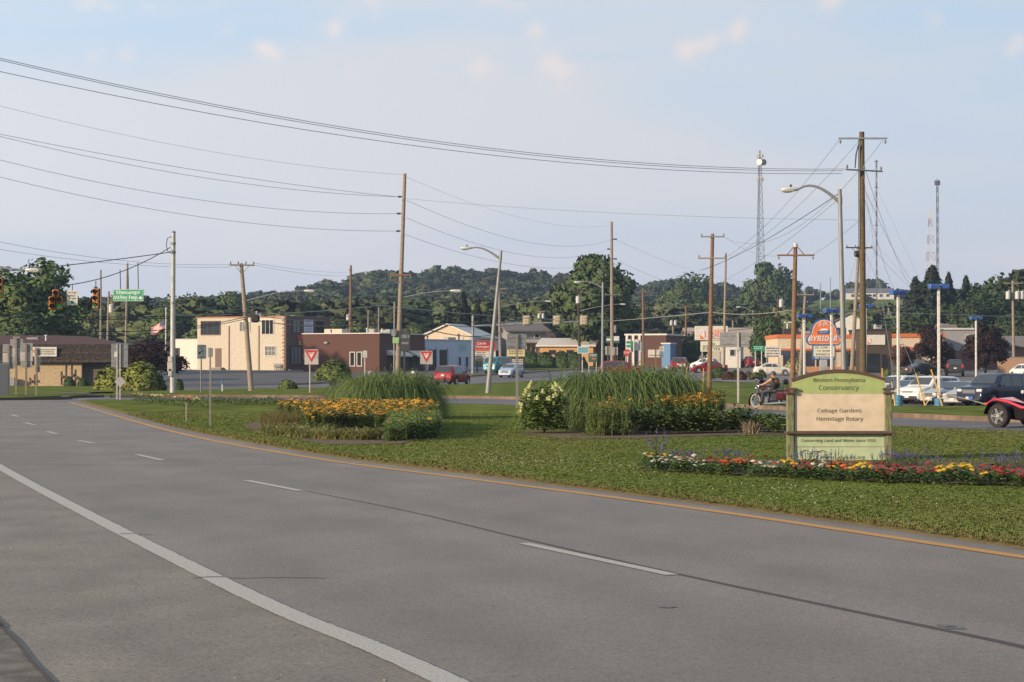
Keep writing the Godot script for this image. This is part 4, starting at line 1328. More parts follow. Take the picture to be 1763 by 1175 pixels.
func build_trees() -> void:
	# ---- trees and shrubs
	bark = mat("bark", Color(0.12, 0.09, 0.065), 0.95, {"tex": noise_tex("bark", 0.06, 0.5, 1.0), "scale": Vector3(2.0, 0.4, 2.0)})
	crowns = [crown(1, 60, 165, 0.03), crown(2, 46, 170, 0.026, 0.5, 0.46), crown(3, 62, 140, 0.023, 0.52, 0.44, 0.2), crown(4, 40, 180, 0.022, 0.5, 0.42), spruce_crown(5, 5200, 0.045), spruce_crown(6, 4600, 0.05), bush_crown(7, 2600, 0.06), bush_crown(8, 2200, 0.065)]
	l_green = leaf("leaf_green", 0.1, 0.14, 0.045)
	l_deep = leaf("leaf_deep", 0.07, 0.105, 0.036)
	l_olive = leaf("leaf_olive", 0.13, 0.165, 0.05)
	l_spruce = leaf("leaf_spruce", 0.032, 0.048, 0.028)
	l_burgundy = leaf("leaf_burgundy", 0.032, 0.018, 0.018)
	l_gold = leaf("leaf_gold_green", 0.18, 0.2, 0.045)
	l_rust = leaf("leaf_rust", 0.1, 0.055, 0.035)
	var forest := Node3D.new()
	put(forest, "forest")
	forest.set_meta("kind", "stuff")
	var fr0 := rng(91)
	var fx := [[], [], [], []]
	var fc := [[], [], [], []]
	var low := [crown(21, 18, 40, 0.06, 0.5, 0.42, 0.05, 0.18), crown(22, 16, 44, 0.06, 0.5, 0.42, 0.05, 0.18), crown(23, 20, 36, 0.06, 0.5, 0.44, 0.05, 0.18), crown(24, 14, 50, 0.062, 0.48, 0.42, 0.05, 0.18)]
	var tone := FastNoiseLite.new()
	tone.seed = 4
	tone.frequency = 0.012
	for i in 8200:
		var z := fr0.randf_range(405.0, 1075.0)
		var x := fr0.randf_range(-0.3, 0.3) * z
		var q := fr0.randf()
		var hi := 5.5 + 8.0 * pow(fr0.randf(), 1.3)
		if z < 455.0 and (x > 10.0 or x < -85.0):
			continue
		if x > 0.128 * z and x < 0.186 * z and z > 560.0 and z < 1040.0:   # the mown hillside
			if q > 0.05:
				continue
			hi *= 0.5
		if x > 20.0 and z < 520.0 and q < 0.55:
			continue
		var k := fr0.randi_range(0, 3)
		var w := hi * fr0.randf_range(0.85, 1.25)
		fx[k].append(Transform3D(Basis(Vector3.UP, fr0.randf() * TAU).scaled(Vector3(w, hi, w)), Vector3(x, land(x, z) - 0.4, -z)))
		var n := tone.get_noise_2d(x, z)
		var v := 0.95 + 0.4 * n + fr0.randf_range(-0.32, 0.32)
		var far := smoothstep(650.0, 1000.0, z)
		fc[k].append(Color(0.098 * v, 0.125 * v, 0.045 * v).lerp(Color(0.05 * v, 0.07 * v, 0.036 * v), clampf(far * 0.7 + 0.35 - n, 0.0, 1.0)).lerp(Color(0.12 * v, 0.11 * v, 0.05 * v), 0.5 if fr0.randf() < 0.12 else 0.0))
	m_forest = mat("forest_leaf", Color(1, 1, 1), 0.8, {"vc": true, "spec": 0.2})
	m_forest.albedo_color = Color.WHITE
	for k in 4:
		stuff(forest, "tree_crowns", low[k], fx[k], fc[k], m_forest)
	# far pointed spruces on the skyline right of the maple
	for k in 7:
		var px: float = [1160, 1172, 1215, 1236, 1244, 1253, 1262][k]
		var x := (px - 881.5) / 3800.0 * 905.0
		tree("skyline_spruce", ["first", "second", "third", "fourth", "fifth", "sixth", "last"][k] + " slim dark spruce from the left on the skyline left of the lattice tower", x, 905.0, 5.0, 11.0 + (k * 37 % 5), 4 + k % 2, l_spruce, 0.0, "spruces on the skyline")

	# left of the picture
	tree("broad_tree", "large broad loose green tree behind the tan office", -56.31, 258.0, 11.54, 15.05, 2, l_green, 0.1)
	tree("dense_tree", "darker tree at the picture's left edge beside the large broad tree", -64.22, 262.0, 8.96, 13.74, 0, l_deep, 0.08)
	tree("low_tree", "low dark tree on the right flank of the large broad tree", -53.84, 268.0, 6.35, 7.95, 1, l_deep, 0.02)
	tree("low_tree", "low dark tree under the crown of the large broad tree", -55.36, 250.0, 7.89, 8.38, 3, l_deep, 0.02)
	tree("round_tree", "round green tree seen below the street name sign", -73.49, 430.0, 10.75, 16.43 - 3.0, 0, l_deep, 0.05)
	tree("round_tree", "round dark tree just right of the steel span pole", -61.39, 420.0, 9.73, 16.75 - 3.0, 1, l_deep, 0.05)
	tree("round_tree", "dark tree right of the leaning crossarm pole above the beige roof", -57.01, 450.0, 9.47, 17.71 - 3.0, 3, l_deep, 0.05)
	tree("round_tree", "green tree between street sign and flagpole beyond the rooftops", -62.78, 400.0, 7.89, 12.97 - 2.6, 2, l_green, 0.05)
	tree("round_tree", "lighter green tree behind the two traffic signals", -78.92, 410.0, 9.71, 13.79 - 2.6, 1, l_olive, 0.05)
	tree("round_tree", "dark green tree above the left end of the beige roof", -54.2, 395.0, 8.32, 11.79 - 2.6, 0, l_green, 0.05)
	tree("burgundy_tree", "dark burgundy leaved tree beside the steel span pole", -31.95, 196.0, 5.16, 4.33, 3, l_burgundy, 0.04)
	shrub("shrub", "big yellow green shrub below the large grey sign back", -30.49, 170.0, 3.85, 2.15, l_gold)
	shrub("shrub", "big yellow green shrub in front of the burgundy tree", -28.09, 168.0, 3.54, 2.39, l_gold)
	shrub("shrub", "dark low shrub right behind the foot of the steel span pole", -25.4, 168.0, 0.88, 0.97, l_deep)
	shrub("clipped_bush", "round clipped bush left of its twin at the tan wall", -41.93, 209.0, 1.26, 0.99, l_deep)
	shrub("clipped_bush", "round clipped bush right of its twin at the tan wall", -40.61, 209.0, 1.21, 0.94, l_deep)
	shrub("round_bush", "round green bush on the grass left of the yield sign before the car park", -16.84, 166.0, 1.66, 0.92, l_olive)
	var sm := thing("small_tree", "small spreading tree with forked trunk in front of the brick building", "tree", Vector3(-13.96, land(-13.96, 172.0), -172.0))
	var smb := MB.new()
	for e in [[-0.35, 0.9], [0.3, 1.0], [-0.05, 1.2]]:
		smb.tube([Vector3(0, -0.2, 0), Vector3(e[0] * 0.5, 0.45, 0), Vector3(e[0], e[1], 0.1), Vector3(e[0] * 1.8, e[1] + 0.4, 0.2)], [0.1, 0.08, 0.06, 0.02], 6)
	part(sm, "trunk", smb, bark)
	var smc := part(sm, "crown", crowns[6], l_olive)
	smc.position.y = 0.75
	smc.scale = Vector3(3.17, 1.67, 2.6)

	# centre
	for k in 5:
		var px: float = [772, 797, 822, 845, 862][k]
		var zz: float = [352, 344, 350, 356, 362][k]
		tree("conifer", ["dark conifer nearest the gabled tan house", "tall dark conifer behind the pale blue workshop", "dark conifer right of the tallest one behind the workshop", "dark conifer just left of the leaning street lamp", "shorter dark conifer just right of the leaning street lamp"][k], (px - 881.5) / 3800.0 * zz, zz, 7.0, [10.0, 12.0, 10.5, 9.0, 8.0][k], 4 + k % 2, l_spruce, 0.02)
	tree("green_tree", "green tree behind the black rooftop sign of the brick building", -15.07, 340.0, 3.94, 8.4 - 2.0, 1, l_olive, 0.05)
	tree("green_tree", "green tree between beige building and red wooden pole", -33.84, 400.0, 8.42, 11.39 - 2.6, 2, l_green, 0.05)
	tree("green_tree", "green tree right of the red wooden pole above the brick roof", -26.05, 410.0, 9.71, 11.31 - 2.6, 0, l_green, 0.05)
	tree("large_maple", "huge dense dark green maple behind the curved street lamp", 13.0, 342.0, 11.16, 19.79 - 2.0, 0, l_deep, 0.05)
	var low_maple := tree("maple_skirt", "lower dark maple at the right foot of the huge maple", 15.7, 350.0, 7.92, 12.47 - 2.0, 1, l_deep, 0.0)
	low_maple.rotation.y = 1.0
	tree("maple_skirt", "lower dark maple at the left foot of the huge maple", 10.23, 352.0, 7.78, 11.61 - 2.0, 3, l_deep, 0.0)
	tree("rounded_tree", "dark rounded tree left of the wooden pole with white transformer", 37.07, 322.0, 4.58, 11.26 - 2.0, 1, l_deep, 0.03)
	tree("hill_tree", "big round tree on the hill at the foot of the lattice tower", 76.61, 655.0, 14.48, 34.02 - land(76.61, 655.0), 0, l_deep, 0.05)
	tree("hill_tree", "big dark tree on the hill left of the doughnut sign pole", 53.58, 660.0, 15.98, 31.49 - land(53.58, 660.0), 2, l_deep, 0.05)
	var hd := thing("hedge", "long clipped dark hedge along the highway bank", "hedge", Vector3(5.98, land(5.98, 318.0), -318.0))
	for k in 4:
		var hc := part(hd, "foliage", crowns[6 + k % 2], l_deep)
		hc.scale = Vector3(3.4, 2.7, 2.4)
		hc.position = Vector3(-3.3 + k * 2.2, 0.0, 0.3 * (k % 2))
	for a in [["dark tree left of the doughnut sign behind the small white shop", 1194, 348, 44, 570], ["dark tree behind the white columned store's left end", 1086, 372, 56, 556], ["dark tree behind the grey house's roof", 884, 380, 66, 548], ["dark tree between grey house and red roofed house", 938, 388, 48, 566]]:
		var z: float = a[2]
		var x: float = (a[1] - 881.5) / 3800.0 * z
		tree("backyard_tree", a[0], x, z, a[3] / 3800.0 * z, 1.6 + (638.0 - a[4]) / 3800.0 * z - land(x, z), 1, l_deep, 0.02)
	# right
	var right := [["spruce", "tallest dark spruce behind the annex store", 1606, 385, 84, 452, 4], ["spruce", "slim dark spruce left of the tallest spruce", 1577, 392, 58, 474, 5], ["spruce", "dark spruce just right of the tallest spruce", 1634, 392, 46, 466, 5], ["spruce", "dark spruce above the grey building with one window", 1664, 396, 46, 470, 4], ["leafy_tree", "broad dark tree at the right edge above the transformer pole", 1748, 388, 100, 463, 0], ["leafy_tree", "dark tree behind the tall white lot lamp", 1640, 370, 100, 520, 1], ["leafy_tree", "dark tree between lot lamps above the brick house", 1700, 380, 90, 492, 2], ["leafy_tree", "lower dark tree left of the slim spruce", 1548, 372, 60, 548, 3], ["leafy_tree", "lower green tree behind the small brick house", 1765, 340, 70, 560, 1], ["leafy_tree", "lower dark tree under the tallest spruce", 1596, 365, 60, 530, 0], ["leafy_tree", "dark tree between tall lot lamp and rightmost lot lamp", 1668, 362, 80, 512, 3], ["leafy_tree", "dark tree behind the grey building's right corner", 1722, 366, 80, 520, 0], ["leafy_tree", "dark tree right behind the first white lot lamp", 1570, 358, 70, 540, 1], ["leafy_tree", "dark tree behind the spruces' right end", 1690, 400, 90, 484, 2], ["leafy_tree", "dark tree low behind the transformer pole", 1758, 352, 84, 535, 3]]
	for a in right:
		var z: float = a[3]
		tree(a[0], a[1], (a[2] - 881.5) / 3800.0 * z, z, a[4] * (1.7 if a[6] > 3 else 1.15) / 3800.0 * z, 1.6 + (638.0 - a[5]) / 3800.0 * z - land((a[2] - 881.5) / 3800.0 * z, z), a[6], l_spruce if a[0] == "spruce" else leaf("leaf_dark", 0.048, 0.072, 0.03), 0.02)
	tree("dark_maple", "dark maroon maple hiding the left end of the annex store", 47.91, 252.0, 4.24, 5.84, 3, l_burgundy, 0.08)
	tree("dark_maple", "dark maroon maple behind the third white lot lamp", 52.79, 246.0, 4.01, 5.96, 0, l_burgundy, 0.06)
	tree("dark_maple", "small dark maroon maple in front of the grey building", 50.61, 258.0, 2.31, 3.8, 1, l_burgundy, 0.08)
	tree("reddish_tree", "thin reddish tree between doughnut shop and first white lot lamp", 45.17, 256.0, 2.69, 3.64, 2, l_rust, 0.15)
	var beds := [[1238, 236, 34, 20, 0], [1266, 240, 18, 13, 0], [1290, 238, 16, 12, 1], [1255, 226, 26, 15, 1], [1275, 224, 24, 16, 1], [1302, 226, 24, 14, 2], [1222, 230, 20, 14, 2], [1312, 236, 18, 13, 0]]
	for k in beds.size():
		var a: Array = beds[k]
		var z: float = a[1]
		shrub("planting_shrub", ["largest green shrub behind the bare pole's foot in the planting island", "small green shrub right of the largest planting island shrub", "small reddish shrub near the silver sedan's tail", "low reddish shrub left of the grey sign post", "low reddish shrub right of the grey sign post", "dark shrub behind the motorcyclist's mirror", "dark shrub left of the bare pole in the planting island", "small green shrub beneath the silver sedan's rear"][k], (a[2 - 2] - 881.5) / 3800.0 * z, z, a[2] / 3800.0 * z, a[3] / 3800.0 * z, [l_deep, l_rust, l_olive][a[4]])
	shrub("flowering_shrub", "pale yellow flowering shrub behind the silver sedan", 33.54, 262.0, 3.03, 1.93, leaf("leaf_pale_bloom", 0.36, 0.36, 0.17))
	shrub("low_shrub", "low green shrub right of the doughnut shop door", 44.37, 250.0, 2.24, 0.99, l_olive)
	shrub("low_shrub", "small green shrub beside the yellow guard at the doughnut shop", 41.68, 245.0, 0.9, 0.9, l_olive)

func wood_pole(label: String, foot: Vector3, top: Vector3, r0: float, r1: float, m: Material, called := "utility_pole") -> Node3D:
	var t := thing(called, label, "utility pole", Vector3(foot.x, land(foot.x, -foot.z), foot.z))
	var b := MB.new()
	var d := top - t.position
	b.tube([Vector3(0, -0.5, 0) - Vector3(d.x, 0, d.z) * 0.03, d * 0.5, d], [r0, (r0 + r1) * 0.5, r1], 10)
	part(t, "pole", b, m)
	return t

# a crossarm through a point given in the world, with pin insulators
func crossarm(t: Node3D, at: Vector3, l: float, yaw: float, m: Material, pins := 3, braces := true, down := false, thick := 0.11) -> Node3D:
	var p := at - t.position
	var q := Basis(Vector3.UP, yaw)
	var b := MB.new()
	b.bevel(p + q * Vector3(0, 0, 0.16), Vector3(l, thick, 0.09), 0.012, q)
	if braces:
		for s in [-1.0, 1.0]:
			b.cyl(p + q * Vector3(s * l * 0.27, -0.06, 0.16), p + q * Vector3(0, -0.65, 0.12), 0.02, 0.02, 5)
	var o := part(t, "crossarm", b, m)
	for k in pins:
		var u := l * (-0.46 + 0.92 * k / maxf(1.0, pins - 1))
		var i := MB.new()
		var e := p + q * Vector3(u, (-0.06 if down else 0.05), 0.16)
		i.lathe(e + Vector3(0, -0.22 if down else 0.0, 0), [Vector2(0.02, 0.0), Vector2(0.05, 0.05), Vector2(0.065, 0.09), Vector2(0.04, 0.12), Vector2(0.06, 0.16), Vector2(0.0, 0.22)], 7)
		part(o, "insulator", i, mats["insulator"])
	return o

func transformer(t: Node3D, at: Vector3, s := 1.0) -> void:
	var b := MB.new()
	var p := at - t.position
	b.lathe(p + Vector3(0, -0.5 * s, 0), [Vector2(0.0, 0.0), Vector2(0.25, 0.0), Vector2(0.27, 0.05), Vector2(0.27, 0.8), Vector2(0.29, 0.84), Vector2(0.2, 0.93), Vector2(0.0, 0.96)], 12, Basis.IDENTITY.scaled(Vector3.ONE * s))
	b.cyl(p + Vector3(0.1, 0.4, 0) * s, p + Vector3(0.12, 0.62, 0) * s, 0.035)
	b.box(p + Vector3(0, 0, -0.25) * s, Vector3(0.1, 0.5, 0.2) * s)
	part(t, "transformer", b, mats["transformer"])

# a tapered arm with a flat cobra head; from and to in the world
func lamp_arm(t: Node3D, from: Vector3, to: Vector3, m: Material, bow := 0.35, r := 0.045) -> void:
	var a := from - t.position
	var e := to - t.position
	var b := MB.new()
	var pts := []
	for k in 8:
		var u := k / 7.0
		pts.append(a.lerp(e, u) + Vector3(0, bow * 4.0 * u * (1.0 - u) * (0.6 + 0.4 * u), 0))
	b.tube(pts, [r * 1.3, r * 1.2, r * 1.1, r, r * 0.9, r * 0.85, r * 0.8, r * 0.75], 7)
	part(t, "arm", b, m)
	var d := Vector3(e.x - a.x, 0, e.z - a.z).normalized()
	var q := Basis(d, Vector3.UP, d.cross(Vector3.UP))
	var h := MB.new()
	h.ball(e + d * 0.34, Vector3(0.42, 0.1, 0.17), 6, 12, q)
	h.bevel(e + d * 0.42 + Vector3(0, -0.06, 0), Vector3(0.5, 0.09, 0.27), 0.03, q)
	var o := part(t, "lamp_head", h, mats["lamp_grey"])
	var g := MB.new()
	g.ball(e + d * 0.45 + Vector3(0, -0.1, 0), Vector3(0.22, 0.05, 0.12), 5, 10, q)
	part(o, "lens", g, mats["lens_grey"])
	var s := MB.new()
	s.cyl(e + d * 0.3 + Vector3(0, 0.08, 0), e + d * 0.3 + Vector3(0, 0.2, 0), 0.05, 0.04, 8)
	part(o, "photocell", s, mats["cable_black"])

func street_lamp(label: String, foot: Vector3, top: Vector3, join: Vector3, head: Vector3, r0: float, r1: float, bow: float) -> Node3D:
	var t := thing("street_lamp", label, "street lamp", Vector3(foot.x, land(foot.x, -foot.z), foot.z))
	var d := top - t.position
	var b := MB.new()
	b.tube([Vector3(0, -0.2, 0), d * 0.5, d], [r0, (r0 + r1) * 0.5, r1], 12)
	part(t, "pole", b, mats["pole_metal"])
	b = MB.new()
	b.bevel(Vector3(0, 0.03, 0), Vector3(r0 * 3.4, 0.1, r0 * 3.4), 0.02)
	part(t, "base_plate", b, mats["pole_metal"])
	b = MB.new()
	b.cyl(d * 0.95 - Vector3(0, 0.16, 0), d * 0.95 + Vector3(0, 0.16, 0), r1 * 1.22)
	part(t, "collar", b, mats["pole_metal"])
	lamp_arm(t, join, head, mats["pole_metal"], bow, 0.06)
	return t

func wire(label: String, a: Vector3, b: Vector3, sag: float, r := 0.017, m: Material = null, group := "") -> void:
	var w := MB.new()
	var pts := []
	var n := 22
	for k in n + 1:
		var t := float(k) / n
		pts.append(a.lerp(b, t) - Vector3(0, 4.0 * sag * t * (1.0 - t), 0))
	w.tube(pts, [r * 0.8], 5, false)
	tag(part(self, "overhead_wire", w, m if m else mats["wire_grey"]), label, "wire", group)

func lattice(t: Node3D, called: String, h0: float, h1: float, w0: float, w1: float, n: int, r: float, ms: Array, sides := 3) -> void:
	for seg in n:
		var b := MB.new()
		for k in sides:
			var a0 := TAU * k / sides + 0.4
			var a1 := TAU * (k + 1) / sides + 0.4
			var y0 := lerpf(h0, h1, float(seg) / n)
			var y1 := lerpf(h0, h1, float(seg + 1) / n)
			var q0 := lerpf(w0, w1, float(seg) / n)
			var q1 := lerpf(w0, w1, float(seg + 1) / n)
			var p := Vector3(cos(a0) * q0, y0, sin(a0) * q0)
			var q := Vector3(cos(a0) * q1, y1, sin(a0) * q1)
			var p2 := Vector3(cos(a1) * q0, y0, sin(a1) * q0)
			var q2 := Vector3(cos(a1) * q1, y1, sin(a1) * q1)
			b.cyl(p, q, r, r, 5)
			b.cyl(p, q2, r * 0.5, r * 0.5, 4)
			b.cyl(p2, q, r * 0.5, r * 0.5, 4)
			b.cyl(q, q2, r * 0.5, r * 0.5, 4)
		part(t, called, b, ms[seg % ms.size()])

func build_poles() -> void:
	# ---- poles, lamps, towers and wires
	m_wood = mat("wood_grey", Color(0.4, 0.32, 0.25), 0.95, {"tex": noise_tex("wood", 0.05, 0.6, 1.0, 256, FastNoiseLite.TYPE_SIMPLEX_SMOOTH, 5, 1.4), "scale": Vector3(3.0, 0.35, 3.0)})
	m_wood_green = mat("wood_olive", Color(0.17, 0.125, 0.065), 0.95, {"tex": noise_tex("wood", 0.05, 0.6, 1.0), "scale": Vector3(3.0, 0.35, 3.0)})
	m_wood_red = mat("wood_red", Color(0.3, 0.165, 0.09), 0.95, {"tex": noise_tex("wood", 0.05, 0.6, 1.0), "scale": Vector3(3.0, 0.35, 3.0)})
	m_wood_dark = mat("wood_dark", Color(0.08, 0.055, 0.045), 0.95, {"tex": noise_tex("wood", 0.05, 0.6, 1.0), "scale": Vector3(3.0, 0.35, 3.0)})
	m_pole = mat("pole_metal", Color(0.27, 0.28, 0.285), 0.55, {"metal": 0.25, "tex": grime, "scale": Vector3(1.5, 0.3, 1.5)})
	m_cable = mat("cable_black", Color(0.02, 0.02, 0.022), 0.7)
	mat("wire_grey", Color(0.16, 0.16, 0.17), 0.7)
	mat("insulator", Color(0.2, 0.19, 0.19), 0.4)
	mat("transformer", Color(0.45, 0.45, 0.44), 0.5)
	mat("lamp_grey", Color(0.5, 0.5, 0.48), 0.5, {"metal": 0.2})
	mat("lens_grey", Color(0.35, 0.35, 0.33), 0.2)
	m_steel = mat("tower_steel", Color(0.13, 0.135, 0.15), 0.6, {"metal": 0.3})

	# big pole at the right
	var t := wood_pole("tall thick brown wooden pole with two crossarms directly behind the garden sign", Vector3(18.32, -0.28, -115.0), Vector3(18.26, 14.05, -115.0), 0.185, 0.135, m_wood_green)
	crossarm(t, Vector3(18.29, 13.69, -115.0), 2.55, 0.0, m_pole, 2, false, true, 0.09)
	crossarm(t, Vector3(18.28, 12.02, -115.0), 2.4, 0.5, m_pole, 3, false, false, 0.08)
	var b := MB.new()
	var k0: Vector3 = Vector3(18.07, 10.93, -115.0) - t.position
	for e in [[1474, 265, 1472, 290], [1478, 250, 1474, 266]]:
		var p: Vector3 = Vector3((e[0] - 1485) / 33.0, (227 - e[1]) / 33.0, 0.25)
		var q: Vector3 = Vector3((e[2] - 1485) / 33.0, (227 - e[3]) / 33.0, 0.25)
		var off: Vector3 = Vector3(18.26, 14.05, -115.0) - t.position
		b.cyl(p + off, q + off, 0.04, 0.03, 6)
	b.cyl(k0 + Vector3(0, -3, 0.16), k0 + Vector3(0, 2.7, 0.14), 0.02, 0.02, 5)
	part(t, "cutouts", b, m_cable)
	# centre left tall pole
	t = wood_pole("tall leaning grey wooden pole with three dark insulators left of centre", Vector3(-7.57, 0.0, -145.0), Vector3(-7.05, 14.55, -145.0), 0.19, 0.11, m_wood)
	for y in [Vector3(-7.43, 13.02, -145.0), Vector3(-7.5, 11.91, -145.0), Vector3(-7.54, 10.76, -145.0)]:
		b = MB.new()
		b.xf = Transform3D(Basis(Vector3(0, 0, 1), PI / 2), y - t.position + Vector3(0.28, 0, 0.02))
		b.lathe(Vector3(0, 0.0, 0), [Vector2(0.03, 0.0), Vector2(0.03, 0.12), Vector2(0.075, 0.14), Vector2(0.05, 0.19), Vector2(0.075, 0.22), Vector2(0.05, 0.27), Vector2(0.07, 0.3), Vector2(0.04, 0.36), Vector2(0.0, 0.38)], 8)
		part(t, "post_insulator", b, m_cable)
	crossarm(t, Vector3(-7.31, 7.86, -145.0), 1.4, 0.0, m_wood_red, 2, true, true)
	lamp_arm(t, Vector3(-7.39, 6.33, -145.0), Vector3(-4.03, 6.83, -145.0), m_pole, 0.12, 0.035)
	b = MB.new()
	b.cyl(Vector3(-7.76, 0.3, -145.0) - t.position, Vector3(-7.73, 6.1, -145.0) - t.position, 0.05)
	part(t, "conduit", b, m_pole)
	b = MB.new()
	b.bevel(Vector3(-7.75, 4.04, -144.7) - t.position, Vector3(0.28, 0.45, 0.2), 0.03)
	part(t, "meter_box", b, m_pole)
	b = MB.new()
	b.bevel(Vector3(-7.61, 3.56, -144.6) - t.position, Vector3(0.42, 0.4, 0.06), 0.02)
	part(t, "green_plate", b, paint("plate_green", 0.3, 0.48, 0.24))
	t = wood_pole("tall straight wooden pole with short side insulators in front of the huge maple", Vector3(12.94, 1.45, -285.0), Vector3(12.87, 20.81, -285.0), 0.26, 0.17, m_wood)
	for e in [[1.0, 18.56], [-1.0, 17.28], [1.0, 16.01]]:
		b = MB.new()
		b.cyl(Vector3(0, e[1] - t.position.y, 0.0), Vector3(e[0] * 0.62, e[1] - t.position.y, 0.0), 0.07, 0.1, 7)
		part(t, "post_insulator", b, m_cable)
	crossarm(t, Vector3(12.94, 11.35, -285.0), 2.0, 0.2, m_pole, 2, false)
	b = MB.new()
	b.bevel(Vector3(13.3, 6.92, -284.6) - t.position, Vector3(0.3, 1.0, 0.3), 0.04)
	part(t, "junction_box", b, m_pole)
	t = wood_pole("leaning grey pole with one crossarm before the beige building", Vector3(-18.29, 0.34, -155.0), Vector3(-19.04, 9.11, -155.0), 0.2, 0.13, m_wood)
	crossarm(t, Vector3(-19.0, 8.99, -155.0), 1.75, 0.25, m_wood, 4, true)
	lamp_arm(t, Vector3(-18.63, 6.5, -155.0), Vector3(-14.59, 7.19, -155.0), m_pole, 0.2, 0.035)
	b = MB.new()
	b.bevel(Vector3(-17.98, 5.22, -154.4) - t.position, Vector3(0.62, 0.55, 0.35), 0.12)
	b.tube([Vector3(-18.54, 5.38, -154.6) - t.position, Vector3(-18.23, 5.42, -154.4) - t.position], [0.06, 0.12], 6)
	part(t, "splice_case", b, m_cable)
	t = wood_pole("orange brown wooden pole with two pale crossarms right of the tall grass clump", Vector3(15.63, -0.15, -175.0), Vector3(15.92, 12.43, -175.0), 0.2, 0.14, m_wood_red)
	crossarm(t, Vector3(15.92, 12.2, -175.0), 1.9, 0.0, m_pole, 3, false)
	crossarm(t, Vector3(15.87, 10.49, -175.0), 2.25, 0.0, m_wood, 2, false)
	b = MB.new()
	b.lathe(Vector3(0, -0.1, 0), [Vector2(0.55, 0.0), Vector2(0.5, 0.12), Vector2(0.3, 0.22), Vector2(0.0, 0.24)], 9)
	part(t, "mound", b, m_concrete)
	t = wood_pole("orange brown wooden pole with braced wide crossarm left of the dealer sign", Vector3(18.41, -0.5, -145.0), Vector3(18.65, 9.92, -145.0), 0.19, 0.13, m_wood_red)
	crossarm(t, Vector3(18.65, 9.16, -145.0), 2.45, 0.0, m_wood_red, 3, false, true)
	b = MB.new()
	for s in [-1.0, 1.0]:
		b.cyl(Vector3(18.63, 9.84, -144.8) - t.position + Vector3(s * 0.1, -0.1, 0), Vector3(18.63, 9.15, -144.8) - t.position + Vector3(s * 0.55, 0.05, 0), 0.03, 0.03, 5)
	part(t, "brace", b, m_wood_red)
	b = MB.new()
	b.cyl(Vector3(18.65, 9.69, -145.0) - t.position, Vector3(18.65, 9.92, -145.0) - t.position + Vector3(0, 0.03, 0), 0.16, 0.15)
	part(t, "cap", b, mats["lamp_grey"])
	t = wood_pole("leaning grey pole with tangled dark crossarms between lamp post and thick brown pole", Vector3(29.17, -1.0, -190.0), Vector3(29.89, 12.31, -190.0), 0.2, 0.13, m_wood)
	crossarm(t, Vector3(29.89, 12.16, -190.0), 2.4, 0.15, m_wood_dark, 4, true)
	crossarm(t, Vector3(29.84, 11.4, -190.0), 1.7, 0.9, m_wood_dark, 3, false)
	b = MB.new()
	b.bevel(Vector3(29.7, 11.64, -189.7) - t.position, Vector3(0.5, 0.5, 0.5), 0.1)
	part(t, "switch_gear", b, m_cable)
	t = wood_pole("thin red brown pole rising behind the brick building", Vector3(-24.64, 2.75, -335.0), Vector3(-24.48, 17.56, -335.0), 0.24, 0.16, m_wood_red)
	crossarm(t, Vector3(-24.48, 16.77, -335.0), 0.5, 0.0, m_wood_red, 1, false)
	transformer(t, Vector3(-24.91, 9.62, -335.0))
	t = wood_pole("orange pole with plain red crossarm left of the white columned store", Vector3(19.37, 2.71, -325.0), Vector3(19.29, 13.41, -325.0), 0.2, 0.15, m_wood_red)
	crossarm(t, Vector3(19.29, 13.15, -325.0), 2.3, 0.0, m_wood_red, 3, false)
	t = wood_pole("shorter orange pole with red crossarm left of the doughnut sign", Vector3(28.77, 3.81, -365.0), Vector3(28.78, 12.36, -365.0), 0.2, 0.15, m_wood_red)
	crossarm(t, Vector3(28.78, 12.07, -365.0), 2.2, 0.0, m_wood_red, 2, false)
	t = wood_pole("dark pole with one white transformer in front of the huge maple's left side", Vector3(9.03, 2.06, -292.0), Vector3(8.73, 12.52, -292.0), 0.2, 0.15, m_wood_dark)
	crossarm(t, Vector3(8.73, 12.28, -292.0), 2.1, 0.0, m_wood_dark, 3, true)
	transformer(t, Vector3(8.71, 10.96, -291.5), 1.0)
	lamp_arm(t, Vector3(8.95, 9.44, -292.0), Vector3(14.34, 10.36, -292.0), m_pole, 0.2, 0.045)
	t = wood_pole("weathered pole just right of the leaning street lamp above the teal van", Vector3(-1.34, 1.46, -262.0), Vector3(-1.55, 11.53, -262.0), 0.2, 0.14, m_wood)
	crossarm(t, Vector3(-1.62, 11.26, -262.0), 2.2, 0.2, m_wood, 3, false)
	lamp_arm(t, Vector3(-1.48, 9.12, -262.0), Vector3(3.97, 9.81, -262.0), m_pole, 0.2, 0.04)
	wood_pole("slim grey pole without crossarm behind the doughnut sign", Vector3(25.13, 1.46, -262.0), Vector3(25.42, 15.53, -262.0), 0.18, 0.12, m_wood)
	t = wood_pole("grey pole with white transformer right of the dark rounded tree", Vector3(39.64, 1.43, -330.0), Vector3(39.83, 12.98, -330.0), 0.2, 0.15, m_wood_dark)
	transformer(t, Vector3(40.26, 11.68, -330.0), 1.3)
	t = wood_pole("leaning pole with grey crossarm behind the braced crossarm pole", Vector3(28.03, 0.64, -215.0), Vector3(28.61, 9.18, -215.0), 0.19, 0.13, m_wood)
	crossarm(t, Vector3(28.61, 8.96, -215.0), 1.65, 0.0, m_wood, 3, false)
	t = wood_pole("pole with three hanging white transformers at the right edge", Vector3(65.52, 1.9, -288.0), Vector3(65.4, 13.28, -288.0), 0.2, 0.15, m_wood)
	crossarm(t, Vector3(65.47, 12.97, -288.0), 2.6, 0.0, m_wood, 3, false)
	for x in [Vector3(64.7, 11.44, -287.6), Vector3(65.91, 11.44, -287.6), Vector3(66.56, 11.45, -287.8)]:
		transformer(t, x, 1.1)
